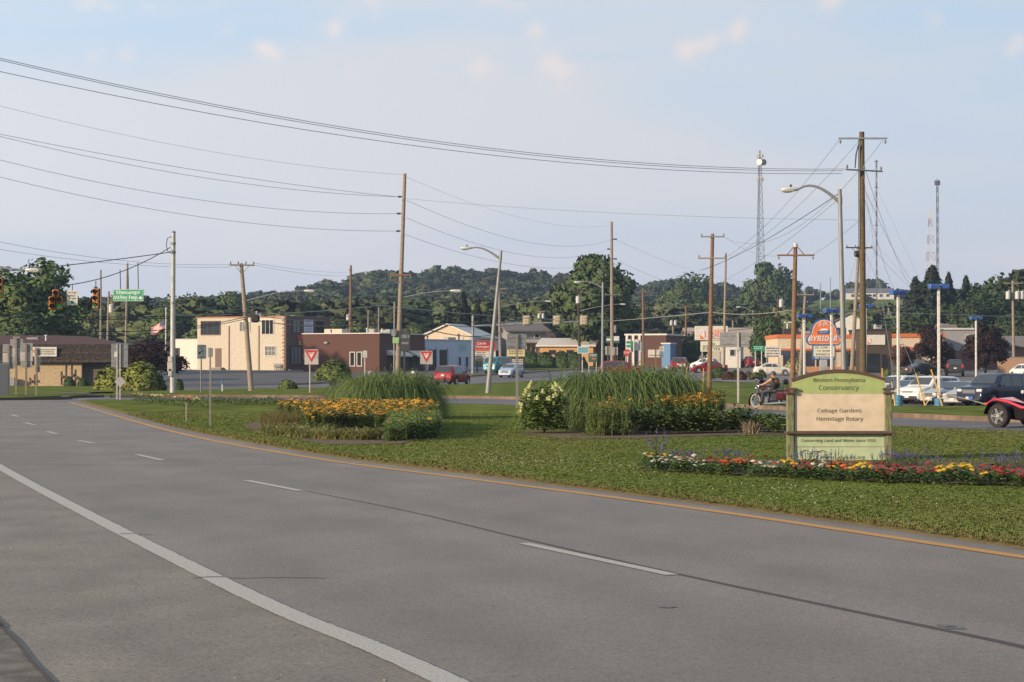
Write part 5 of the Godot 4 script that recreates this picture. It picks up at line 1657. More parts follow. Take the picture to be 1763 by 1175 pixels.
	wood_pole("tall thin pole left of the street name sign", Vector3(-55.93, 3.02, -300.0), Vector3(-55.96, 15.26, -300.0), 0.17, 0.12, m_wood)
	t = wood_pole("thin pole with hanging transformer just left of the street name sign", Vector3(-54.22, 2.61, -295.0), Vector3(-53.94, 12.16, -295.0), 0.18, 0.14, m_wood)
	transformer(t, Vector3(-53.55, 9.9, -294.6), 1.2)
	wood_pole("thin pole seen below the street name sign", Vector3(-50.86, 2.59, -290.0), Vector3(-50.59, 15.57, -290.0), 0.17, 0.12, m_wood)
	t = wood_pole("small pole with two white transformers above the far brown warehouse", Vector3(28.12, 4.23, -385.0), Vector3(28.12, 10.21, -385.0), 0.18, 0.14, m_wood)
	for x in [Vector3(27.79, 9.9, -384.6), Vector3(28.5, 9.9, -384.6)]:
		transformer(t, x, 0.9)
	t = wood_pole("small far pole with two transformers on the hillside beyond the signal arm", Vector3(5.21, 6.65, -400.0), Vector3(5.21, 12.34, -400.0), 0.18, 0.14, m_wood)
	crossarm(t, Vector3(5.21, 12.23, -400.0), 1.3, 0.0, m_wood, 2, false)
	transformer(t, Vector3(4.89, 11.49, -399.6), 0.9)
	transformer(t, Vector3(5.63, 11.49, -399.6), 0.9)
	wood_pole("short grey pole behind the brick roof left of its twin", Vector3(-25.51, 5.5, -390.0), Vector3(-25.41, 12.28, -390.0), 0.17, 0.13, m_wood)
	wood_pole("short grey pole behind the brick roof right of its twin", Vector3(-23.96, 5.55, -395.0), Vector3(-23.86, 12.83, -395.0), 0.17, 0.13, m_wood)
	wood_pole("short pale pole rising behind the tan storage hall", Vector3(40.05, 5.6, -400.0), Vector3(40.06, 10.65, -400.0), 0.16, 0.12, m_wood)
	wood_pole("pale pole on the meadow below the hilltop house", Vector3(88.75, 10.22, -520.0), Vector3(88.77, 16.38, -520.0), 0.2, 0.16, m_wood)
	wood_pole("slim pole on the meadow left of the hilltop house", Vector3(101.06, 18.73, -700.0), Vector3(101.09, 31.08, -700.0), 0.2, 0.14, m_pole)
	wood_pole("slim pole on the meadow right beside another slim meadow pole", Vector3(97.93, 18.73, -700.0), Vector3(97.95, 29.43, -700.0), 0.2, 0.14, m_pole)

	# street lamps
	street_lamp("tall grey street lamp beside the thick brown pole behind the garden sign", Vector3(13.88, 0.1, -92.0), Vector3(13.68, 9.16, -92.0), Vector3(13.63, 8.65, -92.0), Vector3(11.94, 9.16, -92.0), 0.125, 0.085, 0.42)
	street_lamp("leaning grey street lamp on the grass verge at the picture's centre", Vector3(-1.58, 0.04, -141.0), Vector3(-0.69, 9.28, -141.0), Vector3(-0.72, 8.69, -141.0), Vector3(-2.58, 9.43, -141.0), 0.165, 0.085, 0.3)
	street_lamp("straight grey street lamp in front of the huge maple", Vector3(8.8, 0.58, -215.0), Vector3(8.86, 10.2, -215.0), Vector3(8.8, 9.64, -215.0), Vector3(6.76, 10.2, -215.0), 0.15, 0.09, 0.3)
	street_lamp("street lamp whose head alone reaches in at the left edge", Vector3(-33.0, 0, -110.0), Vector3(-33.0, 7.4, -110.0), Vector3(-33.0, 6.3, -110.0), Vector3(-24.26, 6.61, -110.0), 0.15, 0.09, 0.3)
	street_lamp("small far street lamp with curved arm beside the dark rounded tree", Vector3(36.3, 2.3, -332.0), Vector3(36.31, 10.69, -332.0), Vector3(36.31, 10.34, -332.0), Vector3(34.48, 11.13, -332.0), 0.16, 0.1, 0.2)
	# white lamps of the dealer lot with blue heads
	m_lot_white = paint("lot_white", 0.68, 0.66, 0.62, 0.5)
	m_lot_blue = paint("lot_blue", 0.045, 0.12, 0.4, 0.5)
	m_drum = paint("drum_blue", 0.05, 0.2, 0.36, 0.6)
	var lamp := thing("lot_lamp", "tallest white dealer lamp on a blue drum nearest the navy off roader", "lamp post", Vector3(23.22, land(23.22, 120.0), -120.0), 0.0, "white lamps of the dealer lot")
	b = MB.new()
	b.bevel(Vector3(0, 3.6, 0), Vector3(0.15, 6.2, 0.15), 0.02)
	part(lamp, "pole", b, m_lot_white)
	b = MB.new()
	b.lathe(Vector3(0, -0.1, 0), [Vector2(0.0, 0.0), Vector2(0.25, 0.0), Vector2(0.25, 0.22), Vector2(0.262, 0.24), Vector2(0.25, 0.26), Vector2(0.25, 0.46), Vector2(0.262, 0.48), Vector2(0.25, 0.5), Vector2(0.25, 0.72), Vector2(0.0, 0.74)], 16)
	part(lamp, "drum_base", b, m_drum)
	for s in [-1.0, 1.0]:
		b = MB.new()
		b.bevel(Vector3(s * 0.32, 6.72, s * -0.12), Vector3(0.5, 0.26, 0.42), 0.03, Basis(Vector3.UP, 0.2))
		var hd := part(lamp, "lamp_head", b, m_lot_blue)
		b = MB.new()
		b.box(Vector3(s * 0.32, 6.585, s * -0.12), Vector3(0.4, 0.02, 0.32), Basis(Vector3.UP, 0.2))
		part(hd, "lens", b, mats["lens_grey"])
	dup(lamp, "lot_lamp", "white dealer lamp on a blue drum just right of the garden sign", Vector3(22.94, land(22.94, 131.0) + 0.05, -131.0), 0.3, "white lamps of the dealer lot")
	dup(lamp, "lot_lamp", "white dealer lamp furthest right, in front of a dark maroon maple", Vector3(39.97, 6.25 - 6.85, -190.0), 0.05, "white lamps of the dealer lot")
	dup(lamp, "lot_lamp", "white dealer lamp just left of the orange dealer sign", Vector3(20.14, 5.48 - 6.85, -152.0), 0.1, "white lamps of the dealer lot")
	dup(lamp, "lot_lamp", "white dealer lamp standing across the orange dealer sign", Vector3(21.44, 5.73 - 6.85, -148.0), 0.2, "white lamps of the dealer lot")
	dup(lamp, "lot_lamp", "white dealer lamp almost hidden behind the thick brown pole", Vector3(28.55, 6.94 - 6.85, -178.0), 0.0, "white lamps of the dealer lot")
	t = thing("car_park_lamp", "small white double lamp above the cream showroom roof", "lamp post", Vector3(41.83, land(41.83, 335.0), -335.0))
	b = MB.new()
	b.cyl(Vector3.ZERO, Vector3(0, 8.83 - 2.0, 0), 0.12)
	part(t, "pole", b, m_lot_white)
	for s in [-1.0, 1.0]:
		b = MB.new()
		b.bevel(Vector3(s * 0.5, 8.83 - 1.95, 0), Vector3(0.7, 0.2, 0.4), 0.03)
		part(t, "lamp_head", b, m_lot_white)

	# span pole and span wires with the signals at the left
	t = thing("span_pole", "thick pale steel pole that carries the signal span wires", "pole", Vector3(-21.99, 0.05, -143.0))
	b = MB.new()
	b.tube([Vector3(0, -0.2, 0), Vector3(0, 5.0, 0), Vector3(0.03, 10.52, 0)], [0.185, 0.16, 0.13], 14)
	part(t, "pole", b, mat("pale_steel", Color(0.46, 0.45, 0.43), 0.55, {"metal": 0.2, "tex": grime, "scale": Vector3(1.5, 0.3, 1.5)}))
	b = MB.new()
	b.lathe(Vector3(0.03, 10.52, 0), [Vector2(0.15, -0.05), Vector2(0.15, 0.02), Vector2(0.0, 0.12)], 12)
	part(t, "cap", b, m_pole)
	for y in [9.21, 9.77, 5.93]:
		b = MB.new()
		b.cyl(Vector3(0, y - 0.08, 0), Vector3(0, y + 0.08, 0), 0.19)
		part(t, "band", b, m_pole)
	for e in [[2.28, 0.34, 0.3], [1.79, 0.62, 0.36], [1.41, 0.5, 0.24]]:
		b = MB.new()
		b.bevel(Vector3(-0.12, e[0], 0.24), Vector3(e[2], e[1], 0.2), 0.03)
		part(t, "control_box", b, paint("box_pale", 0.5, 0.47, 0.42))
	b = MB.new()
	b.tube([Vector3(-0.1, 10.22, 0.14), Vector3(-0.35, 10.11, 0.1), Vector3(-0.42, 9.62, 0.1), Vector3(-0.3, 9.21, 0.1), Vector3(-0.05, 9.28, 0.12)], [0.025], 6)
	part(t, "drip_loop", b, m_cable)
	wire("upper black signal span wire at the left", Vector3(-22.05, 9.28, -143.0), Vector3(-32.03, 6.52, -118.0), 0.15, 0.035, m_cable)
	wire("lower black signal span wire that carries both signal heads", Vector3(-22.16, 9.58, -143.0), Vector3(-32.03, 7.57, -118.0), 2.01, 0.035, m_cable)
	# mast arm
	t = thing("mast_arm_signal", "grey mast arm pole with three signal heads seen from behind", "traffic signal", Vector3(-4.65, land(-4.65, 262.0), -262.0))
	b = MB.new()
	b.tube([Vector3(0, -0.2, 0), Vector3(0, 8.15 - 1.2, 0)], [0.19, 0.15], 12)
	part(t, "pole", b, m_pole)
	b = MB.new()
	b.tube([Vector3(-4.59, 6.84, -262.0) - t.position, Vector3(1.28, 7.12, -262.0) - t.position, Vector3(9.48, 7.46, -262.0) - t.position], [0.14, 0.11, 0.06], 10)
	part(t, "arm", b, m_pole)
	for x in [Vector3(1.72, 7.53, -261.8), Vector3(5.31, 7.53, -261.8), Vector3(8.51, 7.53, -261.8)]:
		b = MB.new()
		b.bevel(x - t.position + Vector3(0, 0, 0.1), Vector3(0.76, 1.05, 0.25), 0.05)
		var sh := part(t, "signal_head", b, paint("signal_back", 0.5, 0.4, 0.27))
		b = MB.new()
		b.box(x - t.position + Vector3(0, 0, -0.06), Vector3(0.95, 1.2, 0.03))
		part(sh, "backplate", b, m_pole)
		b = MB.new()
		for y in [-0.33, 0.0, 0.33]:
			b.bevel(x - t.position + Vector3(0, y, 0.24), Vector3(0.5, 0.26, 0.06), 0.03)
		part(sh, "housing_doors", b, paint("signal_back", 0.5, 0.4, 0.27))
	# masts on the hill
	t = thing("lattice_tower", "tall grey lattice tower with two dishes near the top", "tower", Vector3(89.99, land(89.99, 800.0), -800.0))
	var hb := t.position.y
	lattice(t, "section", 0.0, 70.3 - hb, 2.6, 0.75, 20, 0.1, [m_steel])
	lattice(t, "upper_section", 70.3 - hb, 78.74 - hb, 0.75, 0.62, 4, 0.09, [m_steel])
	for e in [[-0.1, 0.0, 0.8], [0.9, 0.1, 0.5]]:
		b = MB.new()
		b.xf = Transform3D(Basis(Vector3.UP, -0.5 + e[0]) * Basis(Vector3.RIGHT, PI / 2), Vector3(e[0] * 1.3, 77.05 - hb, 0.9))
		b.lathe(Vector3.ZERO, [Vector2(0.0, -0.4), Vector2(1.1, -0.4), Vector2(1.15, 0.4), Vector2(0.0, 0.55)], 14)
		part(t, "dish", b, m_lot_white if e[0] < 0 else m_steel)
	for y in [71.14, 79.58]:
		b = MB.new()
		for k in 9:
			var a := TAU * k / 9
			b.box(Vector3(cos(a) * 1.5, y - hb, sin(a) * 1.5), Vector3(0.25, 1.5, 0.25))
			b.cyl(Vector3(0, y - hb, 0), Vector3(cos(a) * 1.5, y - hb, sin(a) * 1.5), 0.06, 0.06, 4)
		part(t, "antenna_ring", b, m_lot_white)
	b = MB.new()
	b.cyl(Vector3(0, 78.32 - hb, 0), Vector3(0, 81.48 - hb, 0), 0.25)
	part(t, "whip", b, m_steel)
	t = thing("guyed_mast", "very thin guyed radio mast behind the thick brown pole", "mast", Vector3(148.84, land(148.84, 900.0), -900.0))
	hb = t.position.y
	lattice(t, "section", 0.0, 87.43 - hb, 0.32, 0.32, 16, 0.09, [m_steel])
	for y in [76.27, 60.85, 86.96]:
		b = MB.new()
		b.cyl(Vector3(-0.9, y - hb, 0), Vector3(0.9, y - hb, 0), 0.12, 0.12, 5)
		b.box(Vector3(0, y - hb, 0), Vector3(0.8, 0.5, 0.5))
		part(t, "antenna", b, m_steel)
	for k in 3:
		b = MB.new()
		for y in [76.27, 53.26]:
			b.cyl(Vector3(0, y - hb, 0), Vector3(cos(k * TAU / 3 + 0.3) * 24.0, 0, sin(k * TAU / 3 + 0.3) * 24.0), 0.03, 0.03, 4)
		part(t, "guy_wires", b, m_steel)
	t = thing("red_white_tower", "tapering lattice tower in pale red and white above the spruces", "tower", Vector3(178.21, land(178.21, 940.0), -940.0))
	hb = t.position.y
	lattice(t, "section", 0.0, 69.93 - hb, 4.2, 0.5, 12, 0.09, [paint("tower_red", 0.4, 0.2, 0.18), m_lot_white])
	t = thing("slim_mast", "slim grey mast with antenna crown right of the red white tower", "mast", Vector3(158.27, land(158.27, 820.0), -820.0))
	hb = t.position.y
	lattice(t, "section", 0.0, 70.72 - hb, 0.5, 0.45, 14, 0.1, [m_steel])
	b = MB.new()
	for k in 8:
		var a := TAU * k / 8
		b.box(Vector3(cos(a) * 0.9, 71.37 - hb, sin(a) * 0.9), Vector3(0.3, 1.8, 0.3))
	b.cyl(Vector3(0, 70.29 - hb, 0), Vector3(0, 72.88 - hb, 0), 0.15)
	part(t, "antenna_crown", b, m_steel)

	# overhead wires
	wire("uppermost of the three long power lines sweeping in from the upper left", Vector3(17.38, 12.11, -115.0), Vector3(-23.19, 14.07, -80.0), 1.41, 0.016)
	wire("middle of the three long power lines sweeping in from the upper left", Vector3(17.28, 12.02, -115.0), Vector3(-23.19, 14.01, -80.0), 1.42, 0.016)
	wire("lowest of the three long power lines sweeping in from the upper left", Vector3(17.22, 11.87, -115.0), Vector3(-23.19, 13.51, -80.0), 1.32, 0.016)
	wire("faint thin line from the top of the tall leaning pole to the left", Vector3(-7.09, 14.47, -145.0), Vector3(-29.88, 15.7, -105.0), 0.82, 0.009)
	wire("first line from the top insulator of the tall leaning pole to the left", Vector3(-7.54, 13.02, -145.0), Vector3(-29.88, 14.02, -105.0), 0.43, 0.015)
	wire("second, more sagging line from the top insulator of the tall leaning pole", Vector3(-7.54, 13.02, -145.0), Vector3(-29.88, 14.19, -105.0), 0.88, 0.015)
	wire("line from the middle insulator of the tall leaning pole to the left", Vector3(-7.62, 11.91, -145.0), Vector3(-29.88, 13.13, -105.0), 1.1, 0.014)
	wire("line from the lowest insulator of the tall leaning pole to the left", Vector3(-7.66, 10.76, -145.0), Vector3(-29.88, 12.3, -105.0), 1.06, 0.014)
	wire("long thin line from the tall leaning pole across to the thick brown pole", Vector3(-6.97, 12.9, -145.0), Vector3(18.11, 9.44, -115.0), 0.27, 0.013)
	wire("faint top line from the tall leaning pole to the straight pole by the maple", Vector3(-6.97, 14.32, -145.0), Vector3(12.86, 20.37, -285.0), 1.32, 0.009)
	wire("upper line from the tall leaning pole to the straight pole by the maple", Vector3(-6.93, 12.79, -145.0), Vector3(13.24, 18.59, -285.0), 1.84, 0.014)
	wire("middle line from the tall leaning pole to the straight pole by the maple", Vector3(-6.97, 11.64, -145.0), Vector3(12.56, 17.31, -285.0), 1.82, 0.014)
	wire("lower line from the tall leaning pole to the straight pole by the maple", Vector3(-7.05, 10.53, -145.0), Vector3(13.24, 16.03, -285.0), 1.69, 0.014)
	wire("upper line running off right from the straight pole by the maple", Vector3(13.32, 18.56, -285.0), Vector3(45.15, 18.4, -420.0), 1.01, 0.016)
	wire("lower line running off right from the straight pole by the maple", Vector3(13.32, 16.01, -285.0), Vector3(45.15, 15.76, -420.0), 1.55, 0.016)
	wire("left steep line from the thick brown pole's top crossarm down to the left", Vector3(17.08, 13.63, -115.0), Vector3(16.92, 10.52, -175.0), 0.63, 0.014)
	wire("middle steep line from the thick brown pole's top crossarm down to the left", Vector3(18.14, 13.6, -115.0), Vector3(14.9, 9.51, -175.0), 1.15, 0.014)
	wire("right steep line from the thick brown pole's top crossarm down to the left", Vector3(19.38, 13.63, -115.0), Vector3(16.92, 12.08, -175.0), 2.22, 0.014)
	wire("thick twisted cable from the tall street lamp down to the orange pole", Vector3(13.63, 8.97, -92.0), Vector3(14.9, 9.51, -175.0), 0.35, 0.02, m_cable)
	wire("thin lower service line from the tall street lamp to the left", Vector3(13.56, 8.68, -92.0), Vector3(15.82, 8.31, -175.0), 0.41, 0.012)
	wire("low line from the thick brown pole down to the braced crossarm pole", Vector3(18.13, 9.41, -115.0), Vector3(19.78, 9.21, -145.0), 0.09, 0.012)
	for a in [["first", Vector3(18.47, 11.96, -115.0), Vector3(54.61, 12.5, -300.0)], ["second", Vector3(18.46, 10.93, -115.0), Vector3(55.96, 12.1, -300.0)], ["third", Vector3(18.43, 10.47, -115.0), Vector3(52.95, 10.92, -300.0)], ["fourth", Vector3(31.1, 12.11, -190.0), Vector3(65.89, 9.68, -330.0)]]:
		wire("%s thin line falling to the right behind the thick brown pole" % a[0], a[1], a[2], 0.9, 0.014)
	wire("guy wire from the thick brown pole to the yellow guard at its right", Vector3(18.34, 11.84, -115.0), Vector3(17.35, 0.86, -100.0), 0.0, 0.012, m_pole)
	wire("guy wire from the thick brown pole to the yellow guard between the blue drums", Vector3(18.37, 7.9, -115.0), Vector3(17.69, 1.17, -96.0), 0.0, 0.012, m_pole)
	for a in [["upper", Vector3(-19.77, 9.03, -155.0), Vector3(-32.57, 9.68, -120.0), 0.7], ["lower", Vector3(-19.73, 8.86, -155.0), Vector3(-32.57, 9.05, -120.0), 0.57]]:
		wire("%s line from the left frame to the leaning crossarm pole" % a[0], a[1], a[2], a[3], 0.013)
	for a in [["upper", Vector3(-18.18, 9.15, -155.0), Vector3(-24.55, 16.51, -335.0), 0.26], ["lower", Vector3(-18.1, 8.99, -155.0), Vector3(-24.55, 16.07, -335.0), 0.35]]:
		wire("%s line from the leaning crossarm pole to the thin red pole" % a[0], a[1], a[2], a[3], 0.014)
	for a in [["topmost", Vector3(-18.67, 5.68, -155.0), Vector3(-36.64, 5.49, -135.0), 0.46, 0.03], ["second", Vector3(-18.67, 5.56, -155.0), Vector3(-36.64, 5.21, -135.0), 0.42, 0.035], ["third", Vector3(-18.67, 5.35, -155.0), Vector3(-36.64, 5.88, -135.0), 1.44, 0.035], ["lowest", Vector3(-18.62, 5.23, -155.0), Vector3(-36.64, 4.96, -135.0), 1.23, 0.03]]:
		wire("%s thick black telephone cable left of the leaning crossarm pole" % a[0], a[1], a[2], a[3], a[4], m_cable)
	for a in [["upper", Vector3(-18.54, 5.72, -155.0), Vector3(-7.46, 5.5, -145.0), 0.38, 0.03], ["middle", Vector3(-18.42, 5.56, -155.0), Vector3(-7.46, 5.31, -145.0), 0.48, 0.03], ["lower", Vector3(-17.77, 5.07, -155.0), Vector3(-7.46, 4.85, -145.0), 0.36, 0.04]]:
		wire("%s black telephone cable between leaning crossarm pole and tall leaning pole" % a[0], a[1], a[2], a[3], a[4], m_cable)
	for a in [["upper", Vector3(-7.31, 5.45, -145.0), Vector3(-1.48, 7.83, -262.0), 0.6, 0.04], ["middle", Vector3(-7.31, 5.3, -145.0), Vector3(-1.48, 7.28, -262.0), 0.66, 0.04], ["lower", Vector3(-7.31, 4.84, -145.0), Vector3(-1.48, 6.03, -262.0), 0.68, 0.05]]:
		wire("%s black cable between tall leaning pole and the weathered pole" % a[0], a[1], a[2], a[3], a[4], m_cable)
	m_pale_wire = mat("wire_pale", Color(0.3, 0.28, 0.26), 0.6)
	wire("pale steel messenger wire across the beige building's roof", Vector3(-22.35, 5.25, -146.0), Vector3(-12.52, 7.8, -210.0), 0.27, 0.04, m_pale_wire)
	wire("pale steel messenger wire crossing the signal mast arm", Vector3(-12.52, 7.79, -210.0), Vector3(12.86, 7.98, -285.0), 0.33, 0.045, m_pale_wire)
	wire("pale steel wire from the straight maple pole to the orange pole", Vector3(13.02, 7.98, -285.0), Vector3(15.82, 6.21, -175.0), 0.03, 0.04, m_pale_wire)
	wire("pale steel wire from the orange pole to the braced crossarm pole", Vector3(15.92, 6.21, -175.0), Vector3(18.6, 5.61, -145.0), 0.24, 0.03, m_pale_wire)
	wire("long pale wire low across the spruces at the right", Vector3(18.72, 5.61, -145.0), Vector3(88.44, 9.32, -330.0), 0.07, 0.03, m_pale_wire)
	wire("black cable from the straight maple pole to the far right", Vector3(13.01, 7.0, -285.0), Vector3(39.81, 8.39, -330.0), 0.72, 0.05, m_cable)
	wire("upper thin wire from the weathered pole to the dark transformer pole", Vector3(-1.35, 11.12, -262.0), Vector3(8.72, 12.14, -292.0), 0.18, 0.016)
	wire("thin wire from the dark transformer pole to the straight maple pole", Vector3(8.88, 12.13, -292.0), Vector3(12.94, 11.44, -285.0), 0.31, 0.016)
	wire("thin wire from the orange pole crossarm toward the braced crossarm pole", Vector3(16.98, 12.15, -175.0), Vector3(17.49, 9.12, -145.0), 0.4, 0.012)

# a flat sheet-metal sign on one or more posts; at is the middle of the plate, foot the post's foot
func road_sign(called: String, label: String, at: Vector3, w: float, h: float, turn: float, face_m: Material, posts: Array, post_m: Material, post_r := 0.03, round_corners := 0.06, category := "sign") -> Node3D:
	var gx := at.x
	var t := thing(called, label, category, Vector3(gx, land(gx, -at.z), at.z), turn)
	var y := at.y - t.position.y
	var b := MB.new()
	var q := PackedVector2Array()
	for c in [[1, 1], [-1, 1], [-1, -1], [1, -1]]:
		for k in 4:
			var a: float = [0.0, PI / 2, PI, 1.5 * PI][[[1, 1], [-1, 1], [-1, -1], [1, -1]].find(c)] + k * PI / 6
			q.append(Vector2(c[0] * (w * 0.5 - round_corners) + cos(a) * round_corners, y + c[1] * (h * 0.5 - round_corners) + sin(a) * round_corners))
	b.prism(q, -0.012, 0.012)
	part(t, "plate", b, face_m)
	for x in posts:
		b = MB.new()
		b.box(Vector3(x, (y + h * 0.5 - 0.3) * 0.5, -0.05), Vector3(post_r * 2, y + h * 0.5 + 0.3, post_r * 1.4))
		part(t, "post", b, post_m)
	return t

func back_sign(label: String, at: Vector3, w: float, h: float, turn: float, posts: Array, m: Material, pm: Material, r := 0.03) -> Node3D:   # a sign seen from behind: post and rails on our side
	var t := thing("sign_back", label, "sign", Vector3(at.x, land(at.x, -at.z), at.z), turn)
	var y := at.y - t.position.y
	var b := MB.new()
	b.bevel(Vector3(0, y, 0), Vector3(w, h, 0.02), 0.006)
	part(t, "plate", b, m)
	if h > 0.5:
		b = MB.new()
		for s in [-0.28, 0.28]:
			b.box(Vector3(0, y + s * h, 0.025), Vector3(w * 0.94, 0.04, 0.03))
		part(t, "rail", b, m)
	for x in posts:
		b = MB.new()
		b.box(Vector3(x, (y + h * 0.5 - 0.3) * 0.5, 0.06), Vector3(r * 2, y + h * 0.5 + 0.3, r * 1.5))
		part(t, "post", b, pm)
		b = MB.new()
		for s in [-0.3, 0.3]:
			b.cyl(Vector3(x, y + s * h, 0.07), Vector3(x, y + s * h, 0.1), 0.02, 0.02, 6)
		part(t, "bolts", b, pm)
	return t

func yield_sign(label: String, at: Vector3, foot_x: float, turn: float, m_back: Material, pm: Material) -> void:
	var t := road_sign("yield_sign", label, at, 0.9, 0.98, turn, m_back, [foot_x], pm, 0.035, 0.03)
	var y := at.y - t.position.y
	var b := MB.new()
	b.prism(PackedVector2Array([Vector2(-0.44, y + 0.44), Vector2(0.44, y + 0.44), Vector2(0.0, y - 0.36)]), 0.014, 0.026)
	var r := part(t, "red_triangle", b, paint("yield_red", 0.56, 0.03, 0.04, 0.5))
	b = MB.new()
	b.prism(PackedVector2Array([Vector2(-0.22, y + 0.3), Vector2(0.22, y + 0.3), Vector2(0.0, y - 0.1)]), 0.028, 0.034)
	part(r, "white_triangle", b, mats["sign_white"])
	letters(r, "YIELD", Vector3(0, y + 0.23, 0.037), 0.07, 0.26, paint("yield_red", 0.56, 0.03, 0.04, 0.5))

func signal_lens(parent: Node, at: Vector3, m: Material, hood: Material) -> void:
	var b := MB.new()
	b.ball(at, Vector3(0.13, 0.13, 0.04), 5, 14)
	part(parent, "lens", b, m)
	b = MB.new()
	var n := 12
	for k in n:
		var a0 := lerpf(-0.35, PI + 0.35, float(k) / n)
		var a1 := lerpf(-0.35, PI + 0.35, float(k + 1) / n)
		var p := at + Vector3(cos(a0), sin(a0), 0) * 0.15
		var q := at + Vector3(cos(a1), sin(a1), 0) * 0.15
		b.quad(p, q, q + Vector3(0, -0.03, 0.24), p + Vector3(0, -0.03, 0.24), (p + q) * 0.5 - at)
	part(parent, "visor", b, hood)

func signal_head(label: String, top: Vector3, cells: Array, turn: float, hang: float) -> void:   # cells: [x, row, lens]
	var t := thing("traffic_signal", label, "traffic light", top, turn)
	var amber := paint("signal_amber", 0.58, 0.21, 0.02, 0.5)
	var b := MB.new()
	b.cyl(Vector3(0, 0, -0.1), Vector3(0, hang, -0.1), 0.025)
	b.box(Vector3(0, 0.05, -0.1), Vector3(0.16, 0.1, 0.12))
	part(t, "hanger", b, mats["cable_black"])
	for c in cells:
		b = MB.new()
		b.bevel(Vector3(c[0], -0.18 - c[1] * 0.355, -0.1), Vector3(0.345, 0.345, 0.2), 0.04)
		var s := part(t, "section", b, amber)
		b = MB.new()
		b.box(Vector3(c[0], -0.18 - c[1] * 0.355, -0.215), Vector3(0.4, 0.36, 0.03))
		part(s, "backplate", b, mats["cable_black"])
		signal_lens(s, Vector3(c[0], -0.18 - c[1] * 0.355, 0.0), mats[c[2]], mats["cable_black"])

